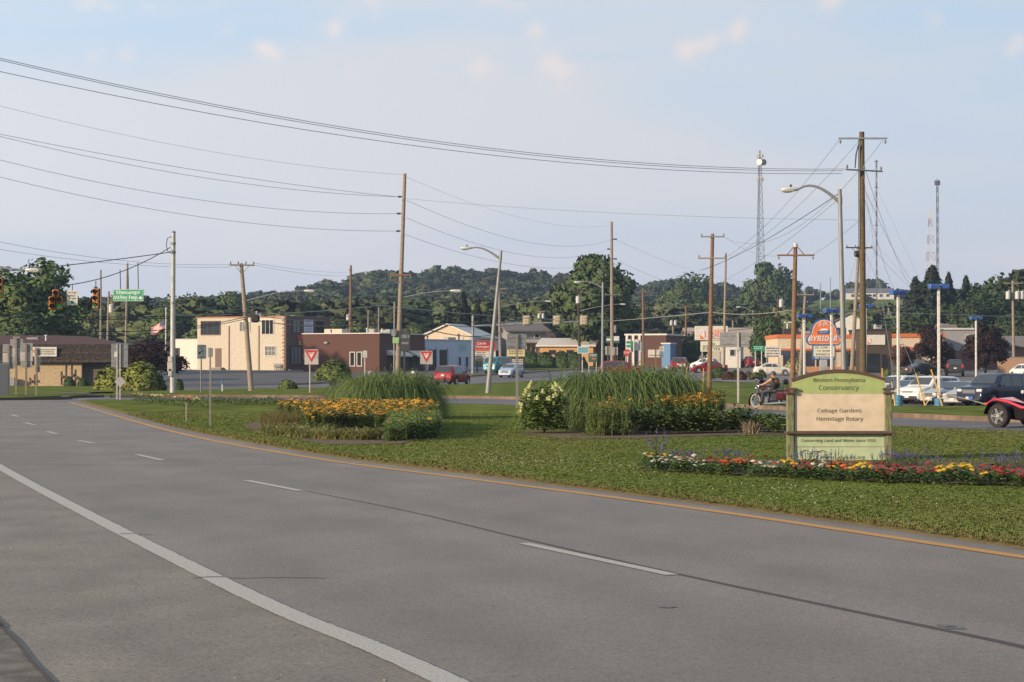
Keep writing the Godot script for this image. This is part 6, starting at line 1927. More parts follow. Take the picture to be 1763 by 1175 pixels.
func build_signs() -> void:
	# ---- signs and signals
	m_sheet = mat("sheet_grey", Color(0.3, 0.3, 0.3), 0.5, {"metal": 0.35, "tex": grime, "scale": Vector3.ONE * 0.9})
	m_sheet_pale = mat("sheet_pale", Color(0.47, 0.45, 0.43), 0.5, {"metal": 0.2, "tex": grime, "scale": Vector3.ONE * 0.9})
	m_upost = mat("post_steel", Color(0.24, 0.22, 0.21), 0.6, {"metal": 0.3})
	m_wpost = mat("post_wood", Color(0.3, 0.24, 0.19), 0.9, {"tex": noise_tex("wood", 0.05, 0.6, 1.0), "scale": Vector3(3.0, 0.35, 3.0)})
	m_rust = mat("post_rust", Color(0.1, 0.06, 0.045), 0.8)
	m_green_sign = paint("green_sign", 0.01, 0.3, 0.16, 0.45)
	mat("lens_off", Color(0.05, 0.02, 0.012), 0.2)
	m_go = mat("lens_go", Color(0.02, 0.35, 0.16), 0.3)
	m_go.emission_enabled = true
	m_go.emission = Color(0.05, 0.8, 0.4)
	m_go.emission_energy_multiplier = 0.12

	# ---- the garden sign
	var s := thing("garden_sign", "green and cream arched garden sign between two olive posts with brown caps", "sign", Vector3(5.557, 0.003, -37.5))
	s.position.y = 0.0
	var olive := mat("sign_olive", Color(0.235, 0.25, 0.125), 0.85, {"tex": noise_tex("wood", 0.05, 0.6, 1.0), "scale": Vector3(3.0, 0.4, 3.0)})
	var brown := mat("sign_brown", Color(0.1, 0.058, 0.045), 0.75, {"tex": grime, "scale": Vector3.ONE * 2.0})
	var leafg := mat("sign_leaf_green", Color(0.335, 0.41, 0.16), 0.6, {"tex": noise_tex("faint", 0.02, 0.9, 1.0), "scale": Vector3.ONE * 0.8})
	var cream := mat("sign_cream", Color(0.6, 0.5, 0.37), 0.6, {"tex": noise_tex("faint", 0.02, 0.9, 1.0), "scale": Vector3.ONE * 0.8})
	var mint := mat("sign_mint", Color(0.42, 0.5, 0.31), 0.6, {"tex": noise_tex("faint", 0.02, 0.9, 1.0), "scale": Vector3.ONE * 0.8})
	var ink := mat("sign_ink", Color(0.075, 0.08, 0.045), 0.7)
	var b := MB.new()
	for x in [-0.829, 0.832]:
		b = MB.new()
		b.bevel(Vector3(x, 0.52, 0), Vector3(0.122, 1.36, 0.15), 0.012)
		var po := part(s, "post", b, olive)
		b = MB.new()
		b.bevel(Vector3(x, 1.218, 0), Vector3(0.175, 0.045, 0.22), 0.01)
		part(po, "lower_cap", b, brown)
		b = MB.new()
		b.bevel(Vector3(x, 1.282, 0), Vector3(0.198, 0.042, 0.24), 0.01)
		part(po, "upper_cap", b, brown)
	var arch := PackedVector2Array()
	var band := PackedVector2Array()
	var under := []
	for k in 25:
		var u := lerpf(-0.795, 0.785, k / 24.0)
		var c := 1.0 - pow((u + 0.005) / 0.79, 2)
		arch.append(Vector2(u, 1.412 + 0.152 * c))
		band.append(Vector2(u * 1.012, 1.458 + 0.158 * c))
		under.append(Vector2(u * 1.012, 1.408 + 0.152 * c))
	arch.append_array([Vector2(0.785, 1.205), Vector2(-0.755, 1.205), Vector2(-0.755, 1.29), Vector2(-0.815, 1.315), Vector2(-0.785, 1.34)])
	under.reverse()
	band.append_array(under)
	b = MB.new()
	b.prism(arch, -0.03, 0.03)
	var tp := part(s, "top_panel", b, leafg)
	b = MB.new()
	b.prism(band, -0.045, 0.05)
	part(s, "arch_trim", b, brown)
	b = MB.new()
	b.bevel(Vector3(0.01, 0.885, 0.0), Vector3(1.53, 0.635, 0.06), 0.006)
	var mp := part(s, "middle_panel", b, cream)
	b = MB.new()
	b.bevel(Vector3(0.005, 0.542, 0.02), Vector3(1.85, 0.045, 0.24), 0.008)
	part(s, "rail", b, brown)
	b = MB.new()
	b.bevel(Vector3(0.005, 0.413, 0.0), Vector3(1.53, 0.225, 0.055), 0.006)
	var lp := part(s, "lower_panel", b, mint)
	var q := PackedVector2Array([Vector2(-0.76, 0.294), Vector2(0.77, 0.297)])
	for k in 13:
		var u := lerpf(0.77, -0.76, k / 12.0)
		q.append(Vector2(u, 0.035 - 0.035 * (1.0 - pow(u / 0.77, 2))))
	b = MB.new()
	b.prism(q, -0.028, 0.024)
	var bp := part(s, "bottom_panel", b, mint)
	letters(tp, "Western Pennsylvania", Vector3(-0.005, 1.426, 0.033), 0.092, 0.885, ink, false)
	letters(tp, "Conservancy", Vector3(-0.007, 1.292, 0.033), 0.108, 0.68, ink, false)
	letters(mp, "Cottage Gardens", Vector3(0.002, 0.908, 0.033), 0.088, 0.75, ink, false)
	letters(mp, "Hermitage Rotary", Vector3(0.01, 0.766, 0.033), 0.092, 0.79, ink, false)
	letters(lp, "Conserving Land and Water since 1932", Vector3(-0.012, 0.402, 0.031), 0.068, 1.26, ink, false)
	letters(bp, "WaterLandLife.org", Vector3(0.055, 0.118, 0.027), 0.078, 0.76, ink, false)
	for h in [[-0.68, 0.205, -0.5, 0.055], [-0.52, 0.195, -0.3, 0.05], [-0.4, 0.205, -0.21, 0.05]]:
		b = MB.new()
		var last := Vector2(h[0], h[1] - 0.02)
		for k in 9:
			var u := (k + 1) / 9.0
			var p := Vector2(lerpf(h[0], h[2], u), h[1] - 0.02 + h[3] * sin(u * PI * 0.85))
			b.box(Vector3((last.x + p.x) * 0.5, (last.y + p.y) * 0.5, 0.026), Vector3(last.distance_to(p) + 0.004, 0.009 + 0.006 * sin(u * PI), 0.004), Basis(Vector3(0, 0, 1), (p - last).angle()))
			last = p
		part(bp, "hill_line", b, ink)

	# ---- signs along the roads, near to far
	var t := back_sign("small pale sign back on a thin dark post at the left of the island", Vector3(-8.348, 2.098, -61.0), 0.15, 0.25, 0.2, [0.0], m_sheet_pale, m_upost, 0.022)
	t = back_sign("grey square sign back on a rusty post left of the hydrangea", Vector3(0.176, 2.748, -89.0), 0.8, 0.63, 0.15, [0.02], m_sheet, m_upost, 0.04)
	t = back_sign("wide pale grey sign back on a tall post near the motorcyclist", Vector3(10.19, 3.0, -101.0), 1.35, 0.68, -0.12, [0.16], m_sheet, m_sheet_pale, 0.045)
	b = MB.new()
	b.bevel(Vector3(10.36, 2.58, -100.8) - t.position, Vector3(0.18, 0.18, 0.1), 0.02)
	part(t, "small_box", b, m_sheet_pale)
	t = back_sign("large grey sign back above a pale diamond at the island's left tip", Vector3(-20.81, 2.39, -117.0), 0.87, 1.27, 0.12, [0.02, -0.14], m_sheet, m_sheet_pale, 0.04)
	b = MB.new()
	b.box(Vector3(-20.77, 1.0, -116.6) - t.position, Vector3(0.43, 0.43, 0.02), Basis(Vector3(0, 0, 1), PI / 4))
	part(t, "diamond_plate", b, m_sheet_pale)
	b = MB.new()
	b.bevel(Vector3(-20.97, 2.43, -116.6) - t.position, Vector3(0.17, 0.3, 0.05), 0.02)
	part(t, "small_tag", b, m_sign_white)
	# route markers seen from behind at the left
	for a in [[15, 594, 0.0, "leftmost group of route sign backs beside the grey cabinet", 2, 0.0], [28, 585, 0.0, "tallest group of route sign backs on a wooden post", 2, 0.35], [45, 592, 0.0, "third group of route sign backs from the left", 2, 0.0], [63, 600, 0.0, "rightmost group of route sign backs before the white wall sign", 1, 0.0]]:
		var px: float = a[0]
		var x := (px - 881.5) / 3800.0 * 134.0
		t = thing("route_signs", a[3], "sign", Vector3(x, 0.08, -134.0), 0.05)
		b = MB.new()
		b.bevel(Vector3(0, (1.6 + (638 - a[1]) / 3800.0 * 134.0) * 0.5 - 0.1, 0.08), Vector3(0.12, 1.6 + (638 - a[1]) / 3800.0 * 134.0 + a[5], 0.1), 0.01)
		part(t, "post", b, m_wpost)
		var y: float = 1.6 + (638 - a[1]) / 3800.0 * 134.0
		for row in 3:
			for cidx in a[4]:
				b = MB.new()
				var hh: float = [0.5, 0.58, 0.36][row]
				b.bevel(Vector3((cidx - (a[4] - 1) * 0.5) * 0.4 + (0.04 if a[4] == 1 else 0.0), y - hh * 0.5 - [0.0, 0.53, 1.13][row] - 0.04, 0.0), Vector3(0.36 if row < 2 else 0.3, hh, 0.02), 0.006)
				part(t, "plate", b, m_sheet_pale if row == 1 else m_sheet)
	t = thing("utility_cabinet", "grey steel utility cabinet at the left picture edge", "cabinet", Vector3(-30.44, 0.06, -132.0), 0.3)
	b = MB.new()
	b.bevel(Vector3(0, 1.0, 0), Vector3(0.62, 1.95, 0.6), 0.03)
	part(t, "housing", b, mat("cabinet_grey", Color(0.17, 0.18, 0.19), 0.5, {"metal": 0.3}))
	b = MB.new()
	b.box(Vector3(0, 1.0, 0.306), Vector3(0.5, 1.7, 0.02))
	part(t, "door", b, mat("cabinet_door", Color(0.15, 0.16, 0.17), 0.5, {"metal": 0.3}))
	t = thing("delineator_post", "thin white delineator with blue top at the car park edge", "marker post", Vector3(-19.94, 0.0, -152.0))
	b = MB.new()
	b.cyl(Vector3(0, -0.1, 0), Vector3(-0.02, 0.62, 0), 0.05)
	part(t, "post", b, m_sign_white)
	b = MB.new()
	b.cyl(Vector3(-0.02, 0.62, 0), Vector3(-0.04, 0.95, 0), 0.052)
	part(t, "blue_top", b, paint("kiosk_blue", 0.07, 0.19, 0.37))
	t = road_sign("stop_here_sign", "white stop here on red sign with curved arrow beside the span pole", Vector3(-20.4, 2.82, -145.0), 0.72, 0.93, 0.72, m_sign_white, [0.0], m_upost, 0.04)
	var y0: float = 2.82 - t.position.y
	for a in [["STOP", 0.35, 0.1, 0.42], ["HERE", 0.2, 0.07, 0.22], ["ON", -0.16, 0.07, 0.13], ["RED", -0.34, 0.1, 0.36]]:
		letters(t, a[0], Vector3(0.05 if a[1] < 0 else 0.0, y0 + a[1], 0.016), a[2], a[3], m_print)
	b = MB.new()
	b.tube([Vector3(0.2, y0 + 0.06, 0.016), Vector3(0.02, y0 + 0.06, 0.016), Vector3(-0.15, y0 - 0.05, 0.016)], [0.035], 5)
	b.prism(PackedVector2Array([Vector2(-0.28, y0 - 0.18), Vector2(-0.06, y0 - 0.1), Vector2(-0.22, y0 + 0.03)]), 0.013, 0.02)
	part(t, "arrow", b, m_print)
	yield_sign("red white yield sign on a leaning pale post before the beige building", Vector3(-13.0, 2.47, -143.0), -0.12, -0.06, m_sheet_pale, m_sheet_pale)
	yield_sign("red white yield sign on a rusty post left of the red off roader", Vector3(-6.21, 2.53, -160.0), 0.0, 0.03, m_sheet_pale, m_rust)
	road_sign("parking_sign", "small pale sign on a white post by the brick building", Vector3(-12.68, 3.0, -190.0), 0.4, 0.6, 0.2, m_sign_white, [0.0], m_sign_white, 0.04)
	t = road_sign("small_marker", "tiny plate on a thin stake in the island flowers at left", Vector3(-9.752, 0.62, -66.0), 0.1, 0.02, 0.0, m_upost, [0.0], m_upost, 0.018, 0.004, "marker")
	# span wire signals
	signal_head("five lens amber signal with one lens above two pairs", Vector3(-24.43, 5.92, -118.0), [[0.0, 0, "lens_off"], [-0.19, 1, "lens_off"], [0.19, 1, "lens_off"], [-0.19, 2, "lens_off"], [0.19, 2, "lens_go"]], 0.1, 0.35)
	signal_head("three lens amber signal between the yield plate and the street name sign", Vector3(-22.41, 6.0, -118.5), [[0.0, 0, "lens_off"], [0.0, 1, "lens_off"], [0.0, 2, "lens_go"]], -0.25, 0.42)
	signal_head("amber signal cut off by the left picture edge", Vector3(-26.98, 6.49, -116.0), [[0.0, 0, "lens_off"], [0.0, 1, "lens_off"], [0.0, 2, "lens_go"]], 0.1, 0.35)
	t = thing("left_turn_sign", "white hanging left turn yield on green sign between the signals", "sign", Vector3(-23.57, 5.49, -118.2), 0.05)
	b = MB.new()
	b.bevel(Vector3.ZERO, Vector3(0.57, 0.8, 0.02), 0.008)
	part(t, "plate", b, m_sign_white)
	for a in [["LEFT TURN", 0.27, 0.075, 0.42], ["YIELD", 0.11, 0.085, 0.3], ["ON GREEN", -0.04, 0.075, 0.42]]:
		letters(t, a[0], Vector3(0, a[1], 0.014), a[2], a[3], m_print)
	b = MB.new()
	b.lathe(Vector3(0, -0.24, 0.012), [Vector2(0.09, 0.0), Vector2(0.09, 0.006), Vector2(0.0, 0.006)], 14, Basis(Vector3.RIGHT, PI / 2))
	part(t, "green_disc", b, m_green_sign)
	b = MB.new()
	b.cyl(Vector3(0, 0.4, -0.03), Vector3(0, 0.72, -0.03), 0.02)
	b.cyl(Vector3(0, -0.4, -0.03), Vector3(0, -0.75, -0.03), 0.02)
	part(t, "hanger", b, m_cable)
	t = thing("street_name_sign", "green street name sign hung by three rods from the span wire", "sign", Vector3(-22.27, 5.96, -128.0), -0.16)
	b = MB.new()
	b.bevel(Vector3.ZERO, Vector3(1.86, 0.7, 0.03), 0.01)
	var pn := part(t, "plate", b, m_green_sign)
	b = MB.new()
	for e in [[0, 0.33, 1.8, 0.02], [0, -0.33, 1.8, 0.02], [-0.89, 0, 0.02, 0.64], [0.89, 0, 0.02, 0.64]]:
		b.box(Vector3(e[0], e[1], 0.017), Vector3(e[2], e[3], 0.006))
	part(pn, "border", b, m_print_pale)
	letters(pn, "Shenango", Vector3(-0.02, 0.14, 0.018), 0.27, 1.42, m_print_pale)
	letters(pn, "Valley Fwy.", Vector3(-0.13, -0.15, 0.018), 0.27, 1.45, m_print_pale)
	b = MB.new()
	b.xf = Transform3D(Basis.IDENTITY, Vector3(0.74, -0.16, 0))
	b.prism(poly([Vector2(-0.12, 0.0), Vector2(0.02, 0.11), Vector2(0.02, 0.04), Vector2(0.11, 0.04), Vector2(0.11, -0.04), Vector2(0.02, -0.04), Vector2(0.02, -0.11)]), 0.014, 0.02)
	part(pn, "arrow", b, m_print_pale)
	for e in [[205, 464, 515], [219, 452, 590 - 75], [237, 452, 533]]:
		b = MB.new()
		var x: float = (e[0] - 220.5) / 29.7
		b.cyl(Vector3(x, (508.5 - e[1]) / 29.7, -0.04), Vector3(x + 0.06, (508.5 - e[2]) / 29.7, -0.04), 0.025)
		part(t, "hanger_rod", b, m_wood_dark)
	# flag
	t = thing("flag_pole", "white flagpole with waving striped flag left of the span pole", "flagpole", Vector3(-36.13, 0.3, -230.0))
	b = MB.new()
	b.cyl(Vector3(0, 0, 0), Vector3(0.05, 7.9 - 0.3, 0), 0.09, 0.06)
	b.ball(Vector3(0.05, 7.96 - 0.25, 0), Vector3.ONE * 0.12, 6, 8)
	part(t, "pole", b, m_sign_white)
	for k in 13:
		b = MB.new()
		for j in 8:
			var pts := []
			for e in [[j, k], [j + 1, k], [j + 1, k + 1], [j, k + 1]]:
				var u: float = e[0] / 8.0
				var v: float = e[1] / 13.0
				pts.append(Vector3(-0.02 - u * 1.55, 6.81 - 0.3 - v * 0.86 - u * 0.72 + 0.07 * sin(u * 7.0), 0.16 * sin(u * 6.0)))
			b.quad(pts[0], pts[1], pts[2], pts[3], Vector3(0, 0.2, 1))
		part(t, "stripe", b, mat("flag_red", Color(0.5, 0.05, 0.06), 0.8) if k % 2 == 0 else mat("flag_white", Color(0.7, 0.66, 0.62), 0.8))
	b = MB.new()
	for j in 3:
		var pts := []
		for e in [[j, 0], [j + 1, 0], [j + 1, 7], [j, 7]]:
			var u: float = e[0] / 8.0
			pts.append(Vector3(-0.02 - u * 1.55, 6.81 - 0.3 - e[1] / 13.0 * 0.86 - u * 0.72 + 0.07 * sin(u * 7.0), 0.16 * sin(u * 6.0) + 0.02))
		b.quad(pts[0], pts[1], pts[2], pts[3], Vector3(0, 0.2, 1))
	var can := part(t, "canton", b, mat("flag_blue", Color(0.03, 0.04, 0.16), 0.8))
	b = MB.new()
	for j in 30:
		var u := (0.3 + (j % 6) * 0.46) / 8.0
		var v := (0.7 + j / 6 * 1.4) / 13.0
		b.box(Vector3(-0.02 - u * 1.55, 6.81 - 0.3 - v * 0.86 - u * 0.72 + 0.07 * sin(u * 7.0), 0.16 * sin(u * 6.0) + 0.035), Vector3(0.035, 0.035, 0.01))
	part(can, "stars", b, mats["flag_white"]).set_meta("kind", "stuff")
	# shop signs
	t = thing("sweeper_sign", "red and white sweeper shop board behind the mast arm pole", "sign", Vector3(-3.42, land(-3.42, 268.0), -268.0), 0.1)
	var yb: float = -t.position.y
	b = MB.new()
	b.bevel(Vector3(0.2, yb + 3.93, 0), Vector3(2.5, 2.4, 0.12), 0.02)
	pn = part(t, "board", b, m_sign_white)
	for s2 in [-0.8, 1.2]:
		b = MB.new()
		b.box(Vector3(s2, (yb + 2.87) * 0.5, 0), Vector3(0.12, yb + 2.87, 0.1))
		part(t, "post", b, m_wood_dark)
	plate(pn, "red_field", F, 0.2, yb + 3.93 + 0.25, 2.5, 0.97, 0.07, m_red)
	plate(pn, "orange_band", F, 0.2, yb + 3.93 - 0.02, 2.5, 0.26, 0.07, m_orange)
	plate(pn, "orange_foot", F, 0.2, yb + 3.93 - 1.22, 2.5, 0.2, 0.07, paint("sign_amber", 0.6, 0.27, 0.03))
	letters(pn, "Carm", Vector3(-0.3, yb + 3.93 + 0.95, 0.08), 0.32, 1.1, m_print_pale)
	letters(pn, "Sweeper", Vector3(-0.15, yb + 3.93 + 0.5, 0.08), 0.36, 1.6, m_print_pale)
	for a in [["New Vac", -0.17], ["Cleaners", -0.42], ["Parts &", -0.68], ["Service", -0.94]]:
		letters(pn, a[0], Vector3(-0.35, yb + 3.93 + a[1], 0.07), 0.16, 1.05, m_print)
	t = thing("rooftop_sign", "black sign with pale lettering at the brick building behind the tall pole", "sign", Vector3(-12.79, land(-12.79, 262.0), -262.0), 0.0)
	yb = -t.position.y
	b = MB.new()
	b.bevel(Vector3(0, yb + 5.05, 0), Vector3(1.3, 2.4, 0.2), 0.02)
	pn = part(t, "board", b, m_print)
	b = MB.new()
	b.box(Vector3(0, (yb + 4.22) * 0.5, -0.06), Vector3(0.25, yb + 4.22, 0.2))
	part(t, "post", b, m_dark)
	letters(pn, "Nardo's", Vector3(-0.12, yb + 5.67, 0.11), 0.5, 1.5, paint("letter_grey", 0.33, 0.35, 0.36), true, Basis.IDENTITY, true)
	letters(pn, "MART", Vector3(0.12, yb + 4.84, 0.11), 0.26, 0.8, paint("letter_grey", 0.33, 0.35, 0.36))
	t = road_sign("yellow_board", "pale yellow board with dark lettering under the grey sign back", Vector3(0.45, 3.67, -262.0), 2.15, 0.85, 0.0, paint("board_yellow", 0.6, 0.52, 0.24), [-0.9, 0.9], m_dark, 0.05, 0.02)
	strips(t, "print", Transform3D(Basis.IDENTITY, Vector3(0.0, 0, 0.015)), 0.0, 3.88 - t.position.y, 1.6, 2, 0.12, 0.25, m_print, 31)
	t = road_sign("letter_board", "low dark board with white letters below the pale yellow board", Vector3(0.52, 2.57, -262.2), 2.15, 0.85, 0.0, m_pipe, [-0.9, 0.9], m_dark, 0.05, 0.02)
	strips(t, "print", Transform3D(Basis.IDENTITY, Vector3(0.0, 0, 0.015)), 0.0, 2.84 - t.position.y, 1.7, 3, 0.13, 0.22, m_print_pale, 32)
	t = road_sign("teal_sign", "white framed teal sign on a white post left of the huge maple", Vector3(8.7, 4.09, -270.0), 1.45, 0.85, 0.05, m_sign_white, [-0.1], m_sign_white, 0.06, 0.04)
	plate(t, "teal_field", Transform3D(Basis.IDENTITY, Vector3.ZERO), 0.0, 4.09 - t.position.y - 0.33, 1.25, 0.66, 0.02, paint("sign_teal", 0.16, 0.4, 0.48))
	t = road_sign("green_board", "dark green board with orange mark under the huge maple", Vector3(9.84, 3.15, -268.0), 1.1, 1.1, 0.0, paint("board_green", 0.03, 0.11, 0.07), [-0.5, 0.4], m_sign_white, 0.04, 0.02)
	strips(t, "print", Transform3D(Basis.IDENTITY, Vector3(0.0, 0, 0.012)), 0.0, 3.5 - t.position.y, 0.8, 2, 0.1, 0.16, m_print_pale, 33)
	plate(t, "orange_mark", Transform3D(Basis.IDENTITY, Vector3.ZERO), 0.1, 2.94 - t.position.y, 0.5, 0.15, 0.018, m_orange)
	t = road_sign("green_white_board", "green and white board behind the straight pole by the maple", Vector3(13.7, 5.78, -300.0), 1.9, 0.95, 0.0, paint("board_green", 0.03, 0.11, 0.07), [-0.6, 0.6], m_wood_dark, 0.06, 0.02)
	plate(t, "white_field", Transform3D(Basis.IDENTITY, Vector3.ZERO), 0.0, 5.63 - t.position.y, 1.7, 0.3, 0.018, m_print_pale)
	plate(t, "white_field", Transform3D(Basis.IDENTITY, Vector3.ZERO), 0.4, 5.94 - t.position.y, 0.9, 0.3, 0.018, m_print_pale)
	back_sign("tall pale sign back left of the straight maple pole", Vector3(11.04, 3.88, -255.0), 0.52, 1.0, 0.0, [0.0], m_sheet_pale, m_rust, 0.04)
	back_sign("wider pale sign back in front of the straight maple pole", Vector3(11.68, 3.77, -250.0), 0.66, 0.9, 0.1, [0.0], m_sheet_pale, m_rust, 0.04)
	t = road_sign("stop_sign", "red octagonal stop sign on a dark post above the red car", Vector3(12.89, 3.59, -248.0), 0.1, 0.1, 0.0, m_red, [0.0], m_rust, 0.05, 0.02)
	q = PackedVector2Array()
	for k in 8:
		q.append(Vector2(cos(PI / 8 + k * PI / 4), sin(PI / 8 + k * PI / 4)) * 0.4 + Vector2(0, 3.59 - t.position.y))
	b = MB.new()
	b.prism(q, 0.013, 0.03)
	pn = part(t, "octagon", b, m_red)
	letters(pn, "STOP", Vector3(0, 3.59 - t.position.y, 0.034), 0.24, 0.6, m_print_pale)
	for k in 5:
		var a: Array = [[1083, 594, 0.5, "leftmost tall white route sign of the far junction", true], [1088, 597, 0.45, "tall white route sign just right of the green plates", false], [1096, 594, 0.42, "bright white route sign third from left at the far junction", false], [1101, 594, 0.42, "white route sign left of the orange pole at the far junction", false], [1106, 597, 0.42, "rightmost white route sign touching the orange pole", false]][k]
		t = road_sign("route_sign", a[3], Vector3((a[0] - 881.5) / 3800.0 * 300.0, 1.6 + (638.0 - a[1]) / 3800.0 * 300.0, -300.0 - k * 0.4), a[2], 1.5, 0.0, m_sign_white, [0.0], m_wpost, 0.05, 0.02)
		if a[4]:
			for yy in [590, 596.5]:
				plate(t, "green_plate", Transform3D(Basis.IDENTITY, Vector3.ZERO), 0.1, 1.6 + (638.0 - yy) / 3800.0 * 300.0 - t.position.y - 0.15, 0.95, 0.32, 0.02, m_green_sign)
	t = road_sign("notice_sign", "low white notice board on an orange post left of the blue kiosk", Vector3(19.54, 3.89, -300.0), 2.1, 1.05, 0.0, m_sign_white, [0.0], m_wood_red, 0.1, 0.03)
	strips(t, "print", Transform3D(Basis.IDENTITY, Vector3(0.0, 0, 0.012)), 0.0, 3.65 - t.position.y, 1.7, 1, 0.12, 0.2, m_print, 34)
	t = road_sign("route_shield", "square white route 62 marker right of the low notice board", Vector3(20.03, 4.47, -295.0), 0.62, 0.62, 0.0, m_sign_white, [0.0], m_upost, 0.035, 0.03)
	letters(t, "62", Vector3(0, 4.47 - t.position.y, 0.014), 0.36, 0.4, m_print)
	t = road_sign("banner_sign", "pale blue banner board between notice board and doughnut sign", Vector3(24.92, 6.37, -345.0), 1.85, 0.62, 0.0, paint("banner_blue", 0.4, 0.45, 0.6), [-0.6, 0.6], m_upost, 0.05, 0.02)
	strips(t, "print", Transform3D(Basis.IDENTITY, Vector3(0.0, 0, 0.012)), 0.0, 6.32 - t.position.y, 1.5, 2, 0.12, 0.22, m_navy, 35)
	t = road_sign("yard_sign", "small white yard sign on the side street's kerb", Vector3(18.23, 2.16, -236.0), 0.65, 0.3, 0.0, m_sign_white, [0.0], m_dark, 0.03, 0.02)
	t = road_sign("yard_sign", "tiny pale yard sign right beside the tall grass clump", Vector3(15.63, 1.83, -222.0), 0.5, 0.26, 0.0, m_sign_white, [0.0], m_dark, 0.02, 0.02)
	t = road_sign("street_sign", "green street sign left of the dark rounded tree's foot", Vector3(29.3, 4.22, -262.0), 1.35, 0.6, 0.05, m_green_sign, [-0.4, 0.35], m_sign_white, 0.05, 0.03)
	strips(t, "print", Transform3D(Basis.IDENTITY, Vector3(0.0, 0, 0.012)), -0.05, 4.39 - t.position.y, 1.0, 2, 0.1, 0.2, m_print_pale, 36)
	t = road_sign("readerboard", "white reader board stacked with small signs left of the cream showroom", Vector3(30.16, 3.75, -255.0), 1.85, 1.3, 0.0, m_sign_white, [-0.7, 0.7], m_grey, 0.06, 0.02)
	strips(t, "print", Transform3D(Basis.IDENTITY, Vector3(0.0, 0, 0.012)), 0.0, 4.15 - t.position.y, 1.5, 4, 0.14, 0.3, m_print, 37)
	plate(t, "blue_panel", Transform3D(Basis.IDENTITY, Vector3.ZERO), 1.3, 3.34 - t.position.y, 0.9, 0.55, 0.01, m_navy)
	# the doughnut shop's street sign
	t = thing("doughnut_sign", "large white doughnut shop sign with cup above a letter board", "sign", Vector3(26.03, land(26.03, 288.0), -288.0))
	yb = -t.position.y
	b = MB.new()
	b.bevel(Vector3(0, yb + 6.45, 0), Vector3(4.32, 1.86, 0.35), 0.04)
	pn = part(t, "cabinet", b, m_sign_white)
	letters(pn, "DUNKIN'", Vector3(0.78, yb + 6.68, 0.18), 0.52, 2.2, paint("doughnut_orange", 0.8, 0.16, 0.03))
	letters(pn, "DONUTS", Vector3(0.72, yb + 6.19, 0.18), 0.5, 2.1, paint("doughnut_pink", 0.68, 0.03, 0.12))
	letters(pn, "COFFEE & MORE", Vector3(0.74, yb + 5.77, 0.18), 0.2, 2.1, m_print)
	cup(pn, Vector3(-1.15, yb + 5.69, 0.18), 1.35)
	b = MB.new()
	b.bevel(Vector3(0.9, yb + 7.47, -0.02), Vector3(1.9, 0.3, 0.3), 0.03)
	part(t, "top_box", b, m_print)
	b = MB.new()
	b.bevel(Vector3(0, yb + 4.71, 0), Vector3(2.8, 1.36, 0.3), 0.03)
	pn = part(t, "letter_board", b, mat("letter_board", Color(0.55, 0.54, 0.42), 0.6))
	for a in [["DB", 592.5, 0.3, 0.3], ["HOT  COX", 596.8, 0.32, 2.2], ["ICED  TEA", 601.5, 0.32, 2.3]]:
		letters(pn, a[0], Vector3(0.0 if a[0] != "DB" else 0.3, yb + 1.6 + (638.0 - a[1]) / 3800.0 * 288.0, 0.155), a[2], a[3], m_print)
	for s2 in [-1.2, 1.2]:
		b = MB.new()
		b.box(Vector3(s2, (yb + 5.24) * 0.5, -0.05), Vector3(0.22, yb + 5.24, 0.2))
		part(t, "post", b, m_grey)
	# the dealer's sign
	t = thing("dealer_sign", "orange dome shaped dealer sign with blue rim and white reader board", "sign", Vector3(32.81, land(32.81, 232.0), -232.0))
	yb = -t.position.y
	var u1 := 232.0 / 3800.0
	var dome := func(grow: float) -> PackedVector2Array:
		var r := PackedVector2Array()
		var cy := yb + 1.6 + (638.0 - 573.0) * u1
		for k in 21:
			var a := PI * k / 20.0
			r.append(Vector2(cos(a) * (19.5 + grow) * u1, cy + sin(a) * (20.5 + grow) * u1))
		for e in [[-19.8 - grow, -0.5], [-22.0 - grow, -4.5], [-25.5 - grow, -8.0], [-27.0 - grow, -12.0], [-26.5 - grow, -16.0], [-23.5 - grow * 0.5, -19.0 - grow * 0.7], [23.5 + grow * 0.5, -19.0 - grow * 0.7], [26.5 + grow, -16.0], [27.0 + grow, -12.0], [25.5 + grow, -8.0], [22.0 + grow, -4.5], [19.8 + grow, -0.5]]:
			r.append(Vector2(e[0] * u1, cy + e[1] * u1))
		return r
	b = MB.new()
	b.prism(dome.call(3.8), -0.25, 0.2)
	var dm := part(t, "blue_rim", b, paint("dealer_blue", 0.035, 0.1, 0.28, 0.45))
	b = MB.new()
	b.prism(dome.call(1.2), 0.2, 0.215)
	part(dm, "white_outline", b, m_print_pale)
	b = MB.new()
	b.prism(dome.call(0.2), 0.215, 0.23)
	part(dm, "orange_field", b, paint("dealer_orange", 0.8, 0.19, 0.035, 0.45))
	var db := paint("dealer_blue", 0.035, 0.1, 0.28, 0.45)
	for a in [["J.D.", 558.5, 8.0, 17.5, -1.0], ["BYRIDER", 583.0, 9.5, 49.0, -1.5]]:
		var yy: float = yb + 1.6 + (638.0 - a[1]) * u1
		letters(dm, a[0], Vector3((a[4] + 0.6) * u1, yy - 0.6 * u1, 0.234), a[2] * u1 * 1.08, a[3] * u1 * 1.02, db, true, Basis.IDENTITY, false, 0.18)
		letters(dm, a[0], Vector3(a[4] * u1, yy, 0.242), a[2] * u1, a[3] * u1, m_print_pale, true, Basis.IDENTITY, false, 0.18)
	b = MB.new()
	var cx := -0.5 * u1
	var cy := yb + 1.6 + (638.0 - 572.0) * u1
